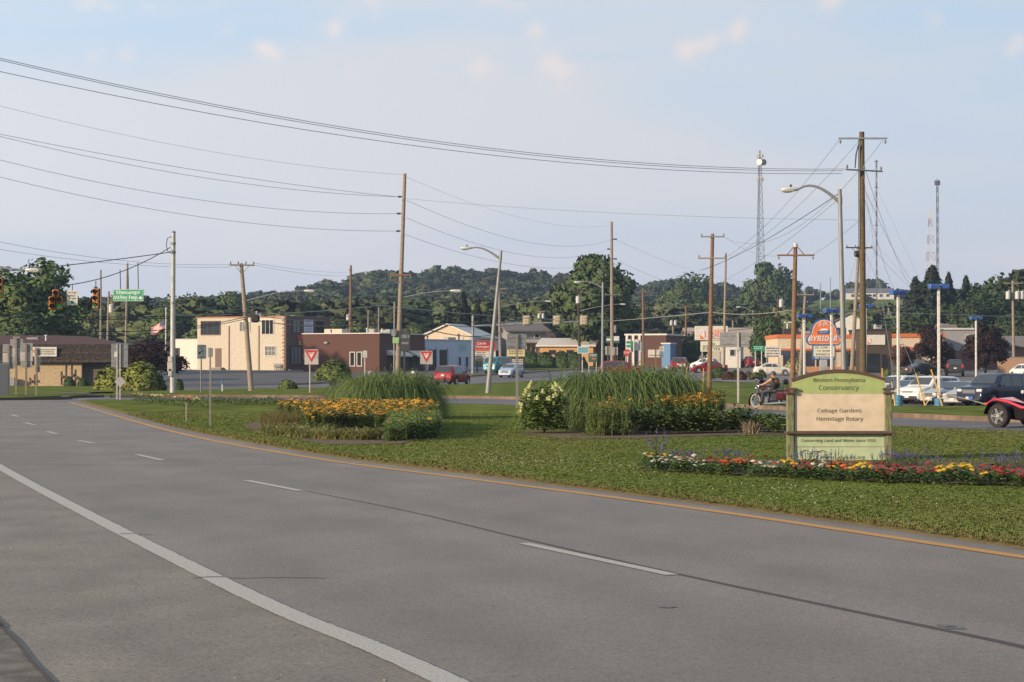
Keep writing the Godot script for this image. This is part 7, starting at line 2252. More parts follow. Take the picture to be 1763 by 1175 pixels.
	b.prism(poly([Vector2(cx - 12 * u1, cy + 1.0 * u1), Vector2(cx - 10.5 * u1, cy - 3.5 * u1), Vector2(cx + 9 * u1, cy - 4.0 * u1), Vector2(cx + 11 * u1, cy + 2.5 * u1), Vector2(cx + 8 * u1, cy + 3.5 * u1)]), 0.232, 0.244)
	part(dm, "car_mark", b, db)
	b = MB.new()
	b.prism(poly([Vector2(cx - 8 * u1, cy + 2.2 * u1), Vector2(cx + 8 * u1, cy + 2.6 * u1), Vector2(cx + 5 * u1, cy + 6.0 * u1), Vector2(cx - 4 * u1, cy + 6.0 * u1)]), 0.246, 0.25)
	b.prism(poly([Vector2(cx - 8 * u1, cy - 1.0 * u1), Vector2(cx + 6 * u1, cy - 0.4 * u1), Vector2(cx + 6 * u1, cy + 0.3 * u1), Vector2(cx - 8 * u1, cy - 0.2 * u1)]), 0.246, 0.25)
	part(dm, "car_highlight", b, m_print_pale)
	b = MB.new()
	b.bevel(Vector3(-0.3 * u1, yb + 1.6 + (638.0 - 607.0) * u1, -0.02), Vector3(40 * u1, 26 * u1, 0.35), 0.03)
	part(t, "board_frame", b, db)
	b = MB.new()
	b.box(Vector3(-0.3 * u1, yb + 1.6 + (638.0 - 605.0) * u1, 0.16), Vector3(36 * u1, 18.5 * u1, 0.02))
	pn = part(t, "reader_board", b, mat("letter_board", Color(0.55, 0.54, 0.42), 0.6))
	for a in [["AS  LOW  AS", 598.6, 3.2, 31.0], ["1.9  DOWN", 604.6, 3.2, 24.0], ["BYRIDER.COM", 610.6, 3.2, 28.0]]:
		letters(pn, a[0], Vector3(-0.3 * u1, yb + 1.6 + (638.0 - a[1]) * u1, 0.175), a[2] * u1, a[3] * u1, m_print)
	letters(t, "WE FINANCE", Vector3(-0.3 * u1, yb + 1.6 + (638.0 - 616.6) * u1, 0.165), 3.0 * u1, 33.0 * u1, m_print_pale, true, Basis.IDENTITY, false, 0.2)
	b = MB.new()
	b.bevel(Vector3(-1.0 * u1, (yb + 1.6 + (638.0 - 620.0) * u1) * 0.5, -0.05), Vector3(13.0 * u1, yb + 1.6 + (638.0 - 620.0) * u1 + 0.2, 0.4), 0.03)
	part(t, "pedestal", b, m_sheet_pale)
	# yellow guards of guy wires
	for k in 5:
		var a: Array = [[1543, 705, 1537, 661, "yellow guy wire guard right of the garden sign's post", 97.0], [1596, 708, 1579, 650, "leaning yellow guy wire guard between the two blue drums", 93.0], [1626, 709, 1605, 644, "leaning yellow guy wire guard right of the tallest dealer lamp", 91.0], [1176, 679, 1184, 633, "thin leaning yellow guard right of the tall grass clump", 160.0], [1210, 673, 1212, 627, "thicker yellow guard just left of the orange brown pole", 166.0]][k]
		var z: float = a[5]
		var s0 := z / 3800.0
		var x0: float = (a[0] - 881.5) * s0
		t = thing("guy_guard", a[4], "guard", Vector3(x0, land(x0, z) + 0.1, -z))
		b = MB.new()
		b.cyl(Vector3(0, -0.2, 0), Vector3((a[2] - a[0]) * s0, (a[1] - a[3]) * s0, -0.2), 0.035, 0.03, 8)
		part(t, "tube", b, paint("guard_yellow", 0.62, 0.36, 0.04, 0.5))
	t = thing("guy_guard", "short yellow guard by the doughnut shop's entrance", "guard", Vector3(38.98, land(38.98, 232.0), -232.0))
	b = MB.new()
	b.cyl(Vector3(0, -0.2, 0), Vector3(-0.05, 1.1, 0), 0.07)
	part(t, "tube", b, paint("guard_yellow", 0.62, 0.36, 0.04, 0.5))
	b = MB.new()
	var lo := Vector3(17.25, land(17.25, 92.0) + 0.2, -92.0)
	b.tube([lo, lo + Vector3(0.2, 0.28, 0), lo + Vector3(0.55, 0.4, 0), lo + Vector3(1.1, 0.38, -0.2), lo + Vector3(1.8, 0.22, -0.3), lo + Vector3(2.7, -0.02, -0.4)], [0.018], 6)
	tag(part(self, "bent_rod", b, m_sign_white), "thin white bent rod arching over the grass before the dealer cars", "rod")

# one car body from its side profile. Local axes: +x forwards from the rear bumper at 0, y up, z across.
# top: [x, y] line of bonnet, screens and roof; belt: height of the window sills; axles: wheel centres; glass: side panes as [x0, x1] pairs
func car(label: String, at: Vector3, turn: float, spec: Dictionary, body_m: Material, called := "car", category := "car", group := "") -> Node3D:
	var t := thing(called, label, category, at, turn, group)
	var L: float = spec.top[-1][0]
	var W: float = spec.w * 0.5
	var belt: float = spec.belt
	var r: float = spec.r
	var axles: Array = spec.axles
	var roof_in: float = spec.get("lean", 0.3)
	var black: Material = mats["car_black"]
	var glass: Material = mats["car_glass"]
	var mid := L * 0.5
	var half := func(x: float) -> float:
		return W * (1.0 - 0.16 * pow(maxf(0.0, (absf(x - mid) - mid + 0.75) / 0.75), 2.2))
	var side := func(x: float, y: float) -> float:
		var w: float = half.call(x)
		return w if y <= belt - 0.12 else w - 0.02 - (y - belt) * roof_in if y > belt else w * 0.995
	var xs := []
	for k in 57:
		xs.append(L * k / 56.0)
	for a in axles:
		for e in [-1.18, -1.1, -0.8, 0.8, 1.1, 1.18]:
			xs.append(a + e * r)
	xs.sort()
	var b := MB.new()
	var rings := []
	for x in xs:
		var top := lerp_table(spec.top, x)
		var w: float = half.call(x)
		var yb: float = spec.low + 0.12 * pow(maxf(0.0, (absf(x - mid) - mid + 0.35) / 0.35), 2.0)
		for a in axles:
			var d := absf(x - a) / (r * 1.14)
			if d < 1.0:
				yb = maxf(yb, r + r * 1.14 * sqrt(1.0 - d * d))
		top = maxf(top, yb + 0.06)
		var p := [Vector3(x, yb, 0), Vector3(x, yb, w * 0.95)]
		if top > belt + 0.06:
			var e := minf(0.13, (top - belt) * 0.5)
			p.append_array([Vector3(x, minf(yb + 0.1, belt - 0.2), w), Vector3(x, belt - 0.12, w), Vector3(x, belt, w * 0.985), Vector3(x, top - e * 0.6, side.call(x, top - e * 0.6)), Vector3(x, top - e * 0.12, side.call(x, top) * 0.92), Vector3(x, top, side.call(x, top) * 0.72), Vector3(x, top + 0.02, 0)])
		else:
			var s := minf(0.2, (top - yb) * 0.4)
			p.append_array([Vector3(x, yb + s * 0.3, w), Vector3(x, top - s, w), Vector3(x, top - s * 0.45, w * 0.975), Vector3(x, top - s * 0.18, w * 0.93), Vector3(x, top - s * 0.05, w * 0.86), Vector3(x, top, w * 0.7), Vector3(x, top + 0.015, 0)])
		rings.append(p)
	for i in rings.size() - 1:
		for k in rings[0].size() - 1:
			for s in [1.0, -1.0]:
				var f := Vector3(1, 1, s)
				var q := [rings[i][k] * f, rings[i + 1][k] * f, rings[i + 1][k + 1] * f, rings[i][k + 1] * f]
				var c: Vector3 = (q[0] + q[1] + q[2] + q[3]) * 0.25
				var o := Vector3(0, c.y - belt * 0.7, c.z) if k > 0 else Vector3.DOWN
				b.quad(q[0], q[1], q[2], q[3], o)
	for e in [0, rings.size() - 1]:
		for s in [1.0, -1.0]:
			for k in range(1, rings[0].size() - 1):
				b.tri(rings[e][0] * Vector3(1, 1, s), rings[e][k] * Vector3(1, 1, s), rings[e][k + 1] * Vector3(1, 1, s), Vector3(-1 if e == 0 else 1, 0, 0))
	# soften the shading between neighbouring facets
	var sums := {}
	for i in b.v.size():
		var key := Vector3i((b.v[i] * 500.0).round())
		sums[key] = sums.get(key, Vector3.ZERO) + b.n[i]
	for i in b.v.size():
		var m: Vector3 = sums[Vector3i((b.v[i] * 500.0).round())].normalized()
		if m.dot(b.n[i]) > 0.45:
			b.n[i] = m
	part(t, "body", b, body_m)
	# panes
	for g in spec.glass:
		for s in [1.0, -1.0]:
			b = MB.new()
			var n := 5
			for i in n:
				var q := []
				for e in [[i, 0], [i + 1, 0], [i + 1, 1], [i, 1]]:
					var u := float(e[0]) / n
					var x: float = lerpf(lerpf(g[0], g[1], u), lerpf(g[2], g[3], u), e[1])
					var y: float = belt + 0.03 if e[1] == 0 else lerp_table(spec.top, clampf(x, spec.roof[0], spec.roof[1])) - 0.12
					y = minf(y, maxf(belt + 0.03, lerp_table(spec.top, x) - 0.07))
					q.append(Vector3(x, y, (side.call(x, y) + 0.008) * s))
				b.quad(q[0], q[1], q[2], q[3], Vector3(0, 0, s))
			part(t, "side_window", b, glass)
	for g in spec.screens:
		b = MB.new()
		for i in 6:
			var q := []
			for e in [[i, -1], [i + 1, -1], [i + 1, 1], [i, 1]]:
				var x := lerpf(g[0], g[1], e[0] / 6.0)
				var y := lerp_table(spec.top, x)
				q.append(Vector3(x + (0.012 if g[1] > mid else -0.012), y + 0.024, side.call(x, y) * 0.84 * e[1]))
			b.quad(q[0], q[1], q[2], q[3], Vector3(1.0 if g[1] > mid else -1.0, 1, 0))
		part(t, "windscreen" if g[1] > mid else "rear_window", b, glass)
	# wheels
	for a in axles:
		for s in [1.0, -1.0]:
			b = MB.new()
			b.xf = Transform3D(Basis(Vector3.RIGHT, PI / 2 * s), Vector3(a, r, s * (W - 0.1)))
			b.lathe(Vector3.ZERO, [Vector2(r * 0.6, -0.11), Vector2(r * 0.92, -0.11), Vector2(r, -0.07), Vector2(r, 0.07), Vector2(r * 0.92, 0.11), Vector2(r * 0.66, 0.105)], 20)
			var wh := part(t, "wheel", b, mats["tyre"])
			b = MB.new()
			b.xf = Transform3D(Basis(Vector3.RIGHT, PI / 2 * s), Vector3(a, r, s * (W - 0.1)))
			b.lathe(Vector3.ZERO, [Vector2(r * 0.67, 0.1), Vector2(r * 0.6, 0.05), Vector2(0.0, 0.03)], 16)
			for k in 5:
				var q := Basis(Vector3.UP, TAU * k / 5)
				b.box(q * Vector3(r * 0.34, 0.085, 0), Vector3(r * 0.6, 0.03, r * 0.16), q)
			b.cyl(Vector3(0, 0.03, 0), Vector3(0, 0.11, 0), r * 0.16)
			part(wh, "rim", b, mats["rim"])
	# lamps, plates, bumpers, mirrors
	var hy: float = spec.get("lamp_y", belt - 0.28)
	for s in [1.0, -1.0]:
		b = MB.new()
		b.bevel(Vector3(L - 0.13, hy, s * W * 0.66), Vector3(0.24, 0.17, W * 0.36), 0.04, Basis(Vector3.UP, -s * 0.3))
		part(t, "headlight", b, mats["lamp_glass"])
		b = MB.new()
		b.bevel(Vector3(0.07, hy + 0.16, s * W * 0.8), Vector3(0.14, spec.get("tail_h", 0.22), W * 0.24), 0.03, Basis(Vector3.UP, s * 0.3))
		part(t, "tail_light", b, mats["tail_red"])
		b = MB.new()
		b.bevel(Vector3(spec.mirror, belt + 0.1, s * (W + 0.08)), Vector3(0.12, 0.16, 0.2), 0.04)
		part(t, "mirror", b, body_m if not spec.get("dark_mirror", false) else black)
		b = MB.new()
		for h in spec.get("handles", [L * 0.42, L * 0.62]):
			b.box(Vector3(h, belt - 0.1, s * (W + 0.012)), Vector3(0.18, 0.03, 0.03))
		part(t, "door_handles", b, body_m)
		b = MB.new()
		for h in spec.get("seams", [L * 0.36, L * 0.55]):
			b.box(Vector3(h, belt * 0.62 + 0.05, s * (half.call(h) - 0.004)), Vector3(0.015, belt * 0.62, 0.02))
		part(t, "door_gaps", b, black)
	for e in [[L - 0.02, 1.0], [0.02, -1.0]]:
		b = MB.new()
		b.bevel(Vector3(e[0], spec.low + 0.16, 0), Vector3(0.12, 0.2, W * 1.55), 0.04)
		part(t, "bumper", b, black if spec.get("dark_bumper", true) else body_m)
		b = MB.new()
		b.box(Vector3(e[0] + e[1] * 0.075, spec.low + (0.22 if e[1] > 0 else spec.get("plate_y", 0.55)), 0), Vector3(0.02, 0.15, 0.32))
		part(t, "licence_plate", b, mats["plate_white"])
	b = MB.new()
	for k in 3:
		b.box(Vector3(L - 0.035 - 0.01 * k, hy + 0.02 - 0.075 * k, 0), Vector3(0.08, 0.035, W * 0.86))
	part(t, "grille", b, mats["rim"] if spec.get("chrome", false) else black)
	return t

const SUV := {"w": 1.92, "belt": 1.08, "low": 0.26, "r": 0.37, "axles": [0.95, 3.78], "top": [[0.0, 0.7], [0.03, 1.05], [0.1, 1.15], [0.42, 1.66], [0.75, 1.73], [2.5, 1.76], [2.95, 1.67], [3.55, 1.16], [4.35, 1.03], [4.6, 0.92], [4.7, 0.66]], "roof": [0.6, 2.9], "glass": [[0.6, 1.3, 0.72, 1.3], [1.36, 2.22, 1.36, 2.22], [2.28, 3.3, 2.28, 2.78]], "screens": [[3.5, 2.98], [0.1, 0.42]], "mirror": 3.05, "plate_y": 0.62, "tail_h": 0.2}
const SEDAN := {"w": 1.78, "belt": 0.93, "low": 0.2, "r": 0.31, "axles": [0.95, 3.6], "top": [[0.0, 0.62], [0.04, 0.88], [0.12, 0.98], [0.7, 1.02], [1.35, 1.38], [1.9, 1.45], [2.45, 1.42], [3.35, 0.98], [4.1, 0.83], [4.38, 0.68], [4.46, 0.45]], "roof": [1.2, 2.6], "glass": [[0.98, 1.3, 1.2, 1.3], [1.36, 2.1, 1.36, 2.1], [2.16, 3.0, 2.16, 2.55]], "screens": [[3.28, 2.5], [0.74, 1.34]], "mirror": 2.85, "dark_bumper": false, "lamp_y": 0.68}
const HATCH := {"w": 1.68, "belt": 0.94, "low": 0.2, "r": 0.3, "axles": [0.62, 3.02], "top": [[0.0, 0.6], [0.04, 0.95], [0.12, 1.02], [0.4, 1.38], [0.8, 1.48], [1.7, 1.5], [2.2, 1.42], [2.9, 1.02], [3.5, 0.86], [3.7, 0.7], [3.78, 0.42]], "roof": [0.5, 2.2], "glass": [[0.5, 1.25, 0.6, 1.25], [1.32, 2.6, 1.32, 2.15]], "screens": [[2.85, 2.25], [0.12, 0.42]], "mirror": 2.35, "dark_bumper": false, "lamp_y": 0.66, "handles": [1.5], "seams": [1.3, 2.45]}
const BIG := {"w": 2.0, "belt": 1.2, "low": 0.34, "r": 0.4, "axles": [1.05, 4.2], "top": [[0.0, 0.8], [0.04, 1.2], [0.14, 1.3], [0.4, 1.86], [0.7, 1.93], [3.0, 1.95], [3.4, 1.85], [3.95, 1.3], [4.95, 1.19], [5.14, 1.1], [5.22, 0.7]], "roof": [0.6, 3.3], "glass": [[0.55, 1.4, 0.65, 1.4], [1.48, 2.4, 1.48, 2.4], [2.48, 3.7, 2.48, 3.2]], "screens": [[3.9, 3.44], [0.14, 0.4]], "mirror": 3.5, "lamp_y": 0.98, "chrome": true, "dark_mirror": true, "lean": 0.22}
const PICKUP := {"w": 1.98, "belt": 1.18, "low": 0.36, "r": 0.4, "axles": [1.1, 4.5], "top": [[0.0, 0.9], [0.02, 1.18], [1.9, 1.19], [1.95, 1.22], [2.05, 1.8], [2.3, 1.86], [3.5, 1.86], [3.8, 1.78], [4.3, 1.24], [5.2, 1.14], [5.45, 1.05], [5.5, 0.7]], "roof": [2.1, 3.6], "glass": [[2.12, 2.95, 2.16, 2.95], [3.02, 4.05, 3.02, 3.6]], "screens": [[4.25, 3.82], [1.96, 2.04]], "mirror": 3.95, "lamp_y": 0.98, "tail_h": 0.4, "dark_bumper": false}
const VAN := {"w": 1.9, "belt": 1.3, "low": 0.3, "r": 0.34, "axles": [0.9, 3.3], "top": [[0.0, 0.9], [0.05, 1.5], [0.2, 1.95], [0.6, 2.05], [3.3, 2.05], [3.75, 1.9], [4.15, 1.35], [4.3, 1.15], [4.36, 0.6]], "roof": [0.4, 3.5], "glass": [[0.45, 1.3, 0.45, 1.3], [1.4, 2.3, 1.4, 2.3], [2.4, 3.5, 2.4, 3.35]], "screens": [[4.12, 3.78], [0.06, 0.18]], "mirror": 3.7, "lean": 0.15}

func disc_wheel(t: Node3D, at: Vector3, r: float, wide: float, tyre_m: Material, wall: Material, axis: Vector3) -> void:
	var q := Basis(Quaternion(Vector3.UP, axis))
	var b := MB.new()
	b.xf = Transform3D(q, at)
	b.lathe(Vector3.ZERO, [Vector2(r * 0.74, -wide * 0.42), Vector2(r * 0.86, -wide * 0.5), Vector2(r * 0.97, -wide * 0.3), Vector2(r, 0.0), Vector2(r * 0.97, wide * 0.3), Vector2(r * 0.86, wide * 0.5), Vector2(r * 0.74, wide * 0.42)], 24)
	var w := part(t, "wheel", b, tyre_m)
	b = MB.new()
	b.xf = Transform3D(q, at)
	for s in [-1.0, 1.0]:
		b.lathe(Vector3.ZERO, [Vector2(r * 0.7, s * wide * 0.46), Vector2(r * 0.88, s * wide * 0.515)] if s < 0 else [Vector2(r * 0.88, wide * 0.515), Vector2(r * 0.7, wide * 0.46)], 24)
	part(w, "tyre_wall", b, wall)
	b = MB.new()
	b.xf = Transform3D(q, at)
	for k in 10:
		var a := TAU * k / 10
		b.cyl(Vector3(cos(a) * 0.05, 0.03 * (1 if k % 2 else -1), sin(a) * 0.05), Vector3(cos(a + 0.2) * r * 0.76, 0, sin(a + 0.2) * r * 0.76), 0.012, 0.012, 5)
	b.cyl(Vector3(0, -wide * 0.45, 0), Vector3(0, wide * 0.45, 0), 0.06, 0.06, 10)
	b.lathe(Vector3.ZERO, [Vector2(r * 0.72, -wide * 0.42), Vector2(r * 0.72, wide * 0.42)], 20)
	part(w, "rim", b, mats["chrome"])

# a touring cruiser; +x forwards, wheels on y = 0
func cruiser(label: String, at: Vector3, turn: float, paint_m: Material, wall: Material) -> Node3D:
	var t := thing("motorcycle", label, "motorcycle", at, turn)
	var chrome: Material = mats["chrome"]
	var black: Material = mats["car_black"]
	disc_wheel(t, Vector3(0.82, 0.33, 0), 0.33, 0.13, mats["tyre"], wall, Vector3(0, 0, 1))
	disc_wheel(t, Vector3(-0.82, 0.33, 0), 0.33, 0.16, mats["tyre"], wall, Vector3(0, 0, 1))
	var add := func(called: String, m: Material, make: Callable) -> void:
		var b := MB.new()
		make.call(b)
		part(t, called, b, m)
	add.call("fork", chrome, func(b):
		for s in [-1.0, 1.0]:
			b.cyl(Vector3(0.82, 0.33, s * 0.1), Vector3(0.52, 1.0, s * 0.1), 0.03, 0.028, 8))
	add.call("front_fender", paint_m, func(b):
		var pts := []
		for k in 9:
			var a := lerpf(-0.5, 2.4, k / 8.0)
			pts.append(Vector3(0.82 + cos(a) * 0.38, 0.33 + sin(a) * 0.38, 0))
		for k in 8:
			for s in [-1.0, 1.0]:
				b.quad(pts[k] + Vector3(0, 0, 0), pts[k + 1], pts[k + 1] + Vector3(0, -0.05, s * 0.09), pts[k] + Vector3(0, -0.05, s * 0.09), Vector3(pts[k].x - 0.82, pts[k].y - 0.33, s)))
	add.call("rear_fender", paint_m, func(b): b.ball(Vector3(-0.86, 0.6, 0), Vector3(0.38, 0.2, 0.12), 7, 12))
	add.call("fuel_tank", paint_m, func(b): b.ball(Vector3(0.2, 0.84, 0), Vector3(0.34, 0.15, 0.17), 8, 14))
	add.call("engine", chrome, func(b):
		for k in 6:
			b.bevel(Vector3(0.08, 0.4 + k * 0.055, 0), Vector3(0.26 - 0.01 * k, 0.035, 0.3), 0.01, Basis(Vector3(0, 0, 1), 0.3))
			b.bevel(Vector3(0.3, 0.4 + k * 0.055, 0), Vector3(0.24 - 0.01 * k, 0.035, 0.3), 0.01, Basis(Vector3(0, 0, 1), -0.35))
		b.cyl(Vector3(0.12, 0.36, -0.2), Vector3(0.12, 0.36, 0.2), 0.16, 0.16, 14))
	add.call("frame", black, func(b):
		b.tube([Vector3(0.5, 0.92, 0), Vector3(0.48, 0.3, 0), Vector3(-0.3, 0.26, 0), Vector3(-0.82, 0.36, 0)], [0.035], 7)
		b.bevel(Vector3(-0.35, 0.5, 0), Vector3(0.5, 0.36, 0.2), 0.05))
	for s in [-1.0, 1.0]:
		add.call("exhaust_pipe", chrome, func(b): b.tube([Vector3(0.3, 0.42, s * 0.14), Vector3(0.42, 0.28, s * 0.17), Vector3(0.1, 0.22, s * 0.2), Vector3(-0.5, 0.24, s * 0.22), Vector3(-1.12, 0.27, s * 0.22)], [0.03, 0.03, 0.035, 0.055, 0.055], 9))
		add.call("saddlebag", paint_m, func(b): b.bevel(Vector3(-0.88, 0.55, s * 0.27), Vector3(0.56, 0.34, 0.2), 0.07))
		add.call("mirror", chrome, func(b):
			b.cyl(Vector3(0.32, 1.0, s * 0.3), Vector3(0.38, 1.16, s * 0.42), 0.012, 0.012, 5)
			b.ball(Vector3(0.38, 1.18, s * 0.43), Vector3(0.02, 0.06, 0.09), 6, 10))
		add.call("turn_lamp", mats["tail_red"], func(b): b.ball(Vector3(-1.13, 0.62, s * 0.2), Vector3(0.05, 0.05, 0.05), 6, 8))
	add.call("seat", black, func(b):
		b.ball(Vector3(-0.18, 0.74, 0), Vector3(0.3, 0.11, 0.18), 7, 12)
		b.ball(Vector3(-0.6, 0.8, 0), Vector3(0.24, 0.1, 0.16), 7, 12))
	add.call("backrest", black, func(b):
		b.ball(Vector3(-0.86, 1.12, 0), Vector3(0.06, 0.12, 0.16), 7, 10)
		b.cyl(Vector3(-0.82, 0.75, 0.1), Vector3(-0.86, 1.1, 0.1), 0.014)
		b.cyl(Vector3(-0.82, 0.75, -0.1), Vector3(-0.86, 1.1, -0.1), 0.014))
	add.call("handlebar", chrome, func(b): b.tube([Vector3(0.2, 0.98, -0.42), Vector3(0.3, 0.99, -0.28), Vector3(0.5, 0.95, -0.08), Vector3(0.5, 0.95, 0.08), Vector3(0.3, 0.99, 0.28), Vector3(0.2, 0.98, 0.42)], [0.02], 7))
	add.call("headlight", chrome, func(b):
		b.ball(Vector3(0.66, 0.93, 0), Vector3(0.12, 0.11, 0.11), 8, 12)
		for s in [-1.0, 1.0]:
			b.ball(Vector3(0.62, 0.84, s * 0.2), Vector3(0.07, 0.06, 0.06), 6, 10))
	add.call("windshield", mats["car_glass"], func(b):
		for k in 8:
			var a0 := lerpf(-1.0, 1.0, k / 8.0)
			var a1 := lerpf(-1.0, 1.0, (k + 1) / 8.0)
			b.quad(Vector3(0.52 + cos(a0) * 0.14, 0.98, sin(a0) * 0.28), Vector3(0.52 + cos(a1) * 0.14, 0.98, sin(a1) * 0.28), Vector3(0.36 + cos(a1) * 0.14, 1.2 - 0.1 * a1 * a1, sin(a1) * 0.26), Vector3(0.36 + cos(a0) * 0.14, 1.2 - 0.1 * a0 * a0, sin(a0) * 0.26), Vector3(1, 0.4, a0)))
	add.call("tail_lamp", mats["tail_red"], func(b): b.bevel(Vector3(-1.22, 0.62, 0), Vector3(0.08, 0.1, 0.18), 0.03))
	add.call("licence_plate", mats["plate_white"], func(b): b.bevel(Vector3(-1.24, 0.48, 0), Vector3(0.02, 0.14, 0.22), 0.005))
	return t

# one continuous figure: bones are [a, b, ra, rb, colour]; the surface is the smooth union of tapered capsules
func figure(bones: Array, cell: float, blend: float) -> ArrayMesh:
	var lo := Vector3.INF
	var hi := -Vector3.INF
	for q in bones:
		for e in [[q[0], q[2]], [q[1], q[3]]]:
			lo = lo.min(e[0] - Vector3.ONE * (e[1] + cell * 2)); hi = hi.max(e[0] + Vector3.ONE * (e[1] + cell * 2))
	var n := Vector3i(((hi - lo) / cell).ceil()) + Vector3i.ONE
	var f := PackedFloat32Array()
	f.resize(n.x * n.y * n.z)
	f.fill(1.0)
	for q in bones:
		var rad := maxf(q[2], q[3]) + blend + cell * 2
		var a := Vector3i(((Vector3(q[0]).min(q[1]) - Vector3.ONE * rad - lo) / cell).floor()).clamp(Vector3i.ZERO, n - Vector3i.ONE)
		var e := Vector3i(((Vector3(q[0]).max(q[1]) + Vector3.ONE * rad - lo) / cell).ceil()).clamp(Vector3i.ZERO, n - Vector3i.ONE)
		var d: Vector3 = q[1] - q[0]
		var dd := maxf(d.length_squared(), 1e-9)
		for z in range(a.z, e.z + 1):
			for y in range(a.y, e.y + 1):
				for x in range(a.x, e.x + 1):
					var p: Vector3 = lo + Vector3(x, y, z) * cell - q[0]
					var t := clampf(p.dot(d) / dd, 0.0, 1.0)
					var s: float = (p - d * t).length() - lerpf(q[2], q[3], t)
					var i := (z * n.y + y) * n.x + x
					var o := f[i]
					var h := maxf(blend - absf(o - s), 0.0) / blend
					f[i] = minf(o, s) - h * h * blend * 0.25
	var ids := {}
	var v := PackedVector3Array()
	var nm := PackedVector3Array()
	var cl := PackedColorArray()
	var ix := PackedInt32Array()
	var at := func(x: int, y: int, z: int) -> float:
		return f[(z * n.y + y) * n.x + x]
	for z in n.z - 1:
		for y in n.y - 1:
			for x in n.x - 1:
				var inside := 0
				var c := []
				for k in 8:
					var s: float = f[((z + (k >> 2 & 1)) * n.y + y + (k >> 1 & 1)) * n.x + x + (k & 1)]
					c.append(s)
					if s < 0.0:
						inside += 1
				if inside == 0 or inside == 8:
					continue
				var sum := Vector3.ZERO
				var m := 0
				for k in 8:
					for j in [1, 2, 4]:
						if not k & j and (c[k] < 0.0) != (c[k | j] < 0.0):
							var t: float = c[k] / (c[k] - c[k | j])
							var p := Vector3(k & 1, k >> 1 & 1, k >> 2 & 1)
							sum += p + (Vector3(1, 0, 0) if j == 1 else Vector3(0, 1, 0) if j == 2 else Vector3(0, 0, 1)) * t
							m += 1
				ids[Vector3i(x, y, z)] = v.size()
				var w := lo + (Vector3(x, y, z) + sum / m) * cell
				v.append(w)
				nm.append(Vector3(c[1] + c[3] + c[5] + c[7] - c[0] - c[2] - c[4] - c[6], c[2] + c[3] + c[6] + c[7] - c[0] - c[1] - c[4] - c[5], c[4] + c[5] + c[6] + c[7] - c[0] - c[1] - c[2] - c[3]).normalized())
				var best := 1e9
				var col := Color.WHITE
				for q in bones:
					var d: Vector3 = q[1] - q[0]
					var t := clampf((w - q[0]).dot(d) / maxf(d.length_squared(), 1e-9), 0.0, 1.0)
					var s: float = (w - q[0] - d * t).length() - lerpf(q[2], q[3], t)
					if s < best:
						best = s; col = q[4]
				cl.append(col)
	for k in ids:
		for ax in 3:
			var u := Vector3i.ZERO; u[(ax + 1) % 3] = 1
			var w := Vector3i.ZERO; w[(ax + 2) % 3] = 1
			var e := Vector3i.ZERO; e[ax] = 1
			if not (ids.has(k - u) and ids.has(k - w) and ids.has(k - u - w)):
				continue
			var s0: float = at.call(k.x, k.y, k.z)
			var s1: float = at.call(k.x + e.x, k.y + e.y, k.z + e.z)
			if (s0 < 0.0) == (s1 < 0.0):
				continue
			var q := [ids[k], ids[k - u], ids[k - u - w], ids[k - w]]
			if s0 < 0.0:
				q.reverse()
			ix.append_array(PackedInt32Array([q[0], q[1], q[2], q[0], q[2], q[3]]))
	var arr := []
	arr.resize(Mesh.ARRAY_MAX)
	arr[Mesh.ARRAY_VERTEX] = v; arr[Mesh.ARRAY_NORMAL] = nm; arr[Mesh.ARRAY_COLOR] = cl; arr[Mesh.ARRAY_INDEX] = ix
	var me := ArrayMesh.new()
	me.add_surface_from_arrays(Mesh.PRIMITIVE_TRIANGLES, arr)
	return me

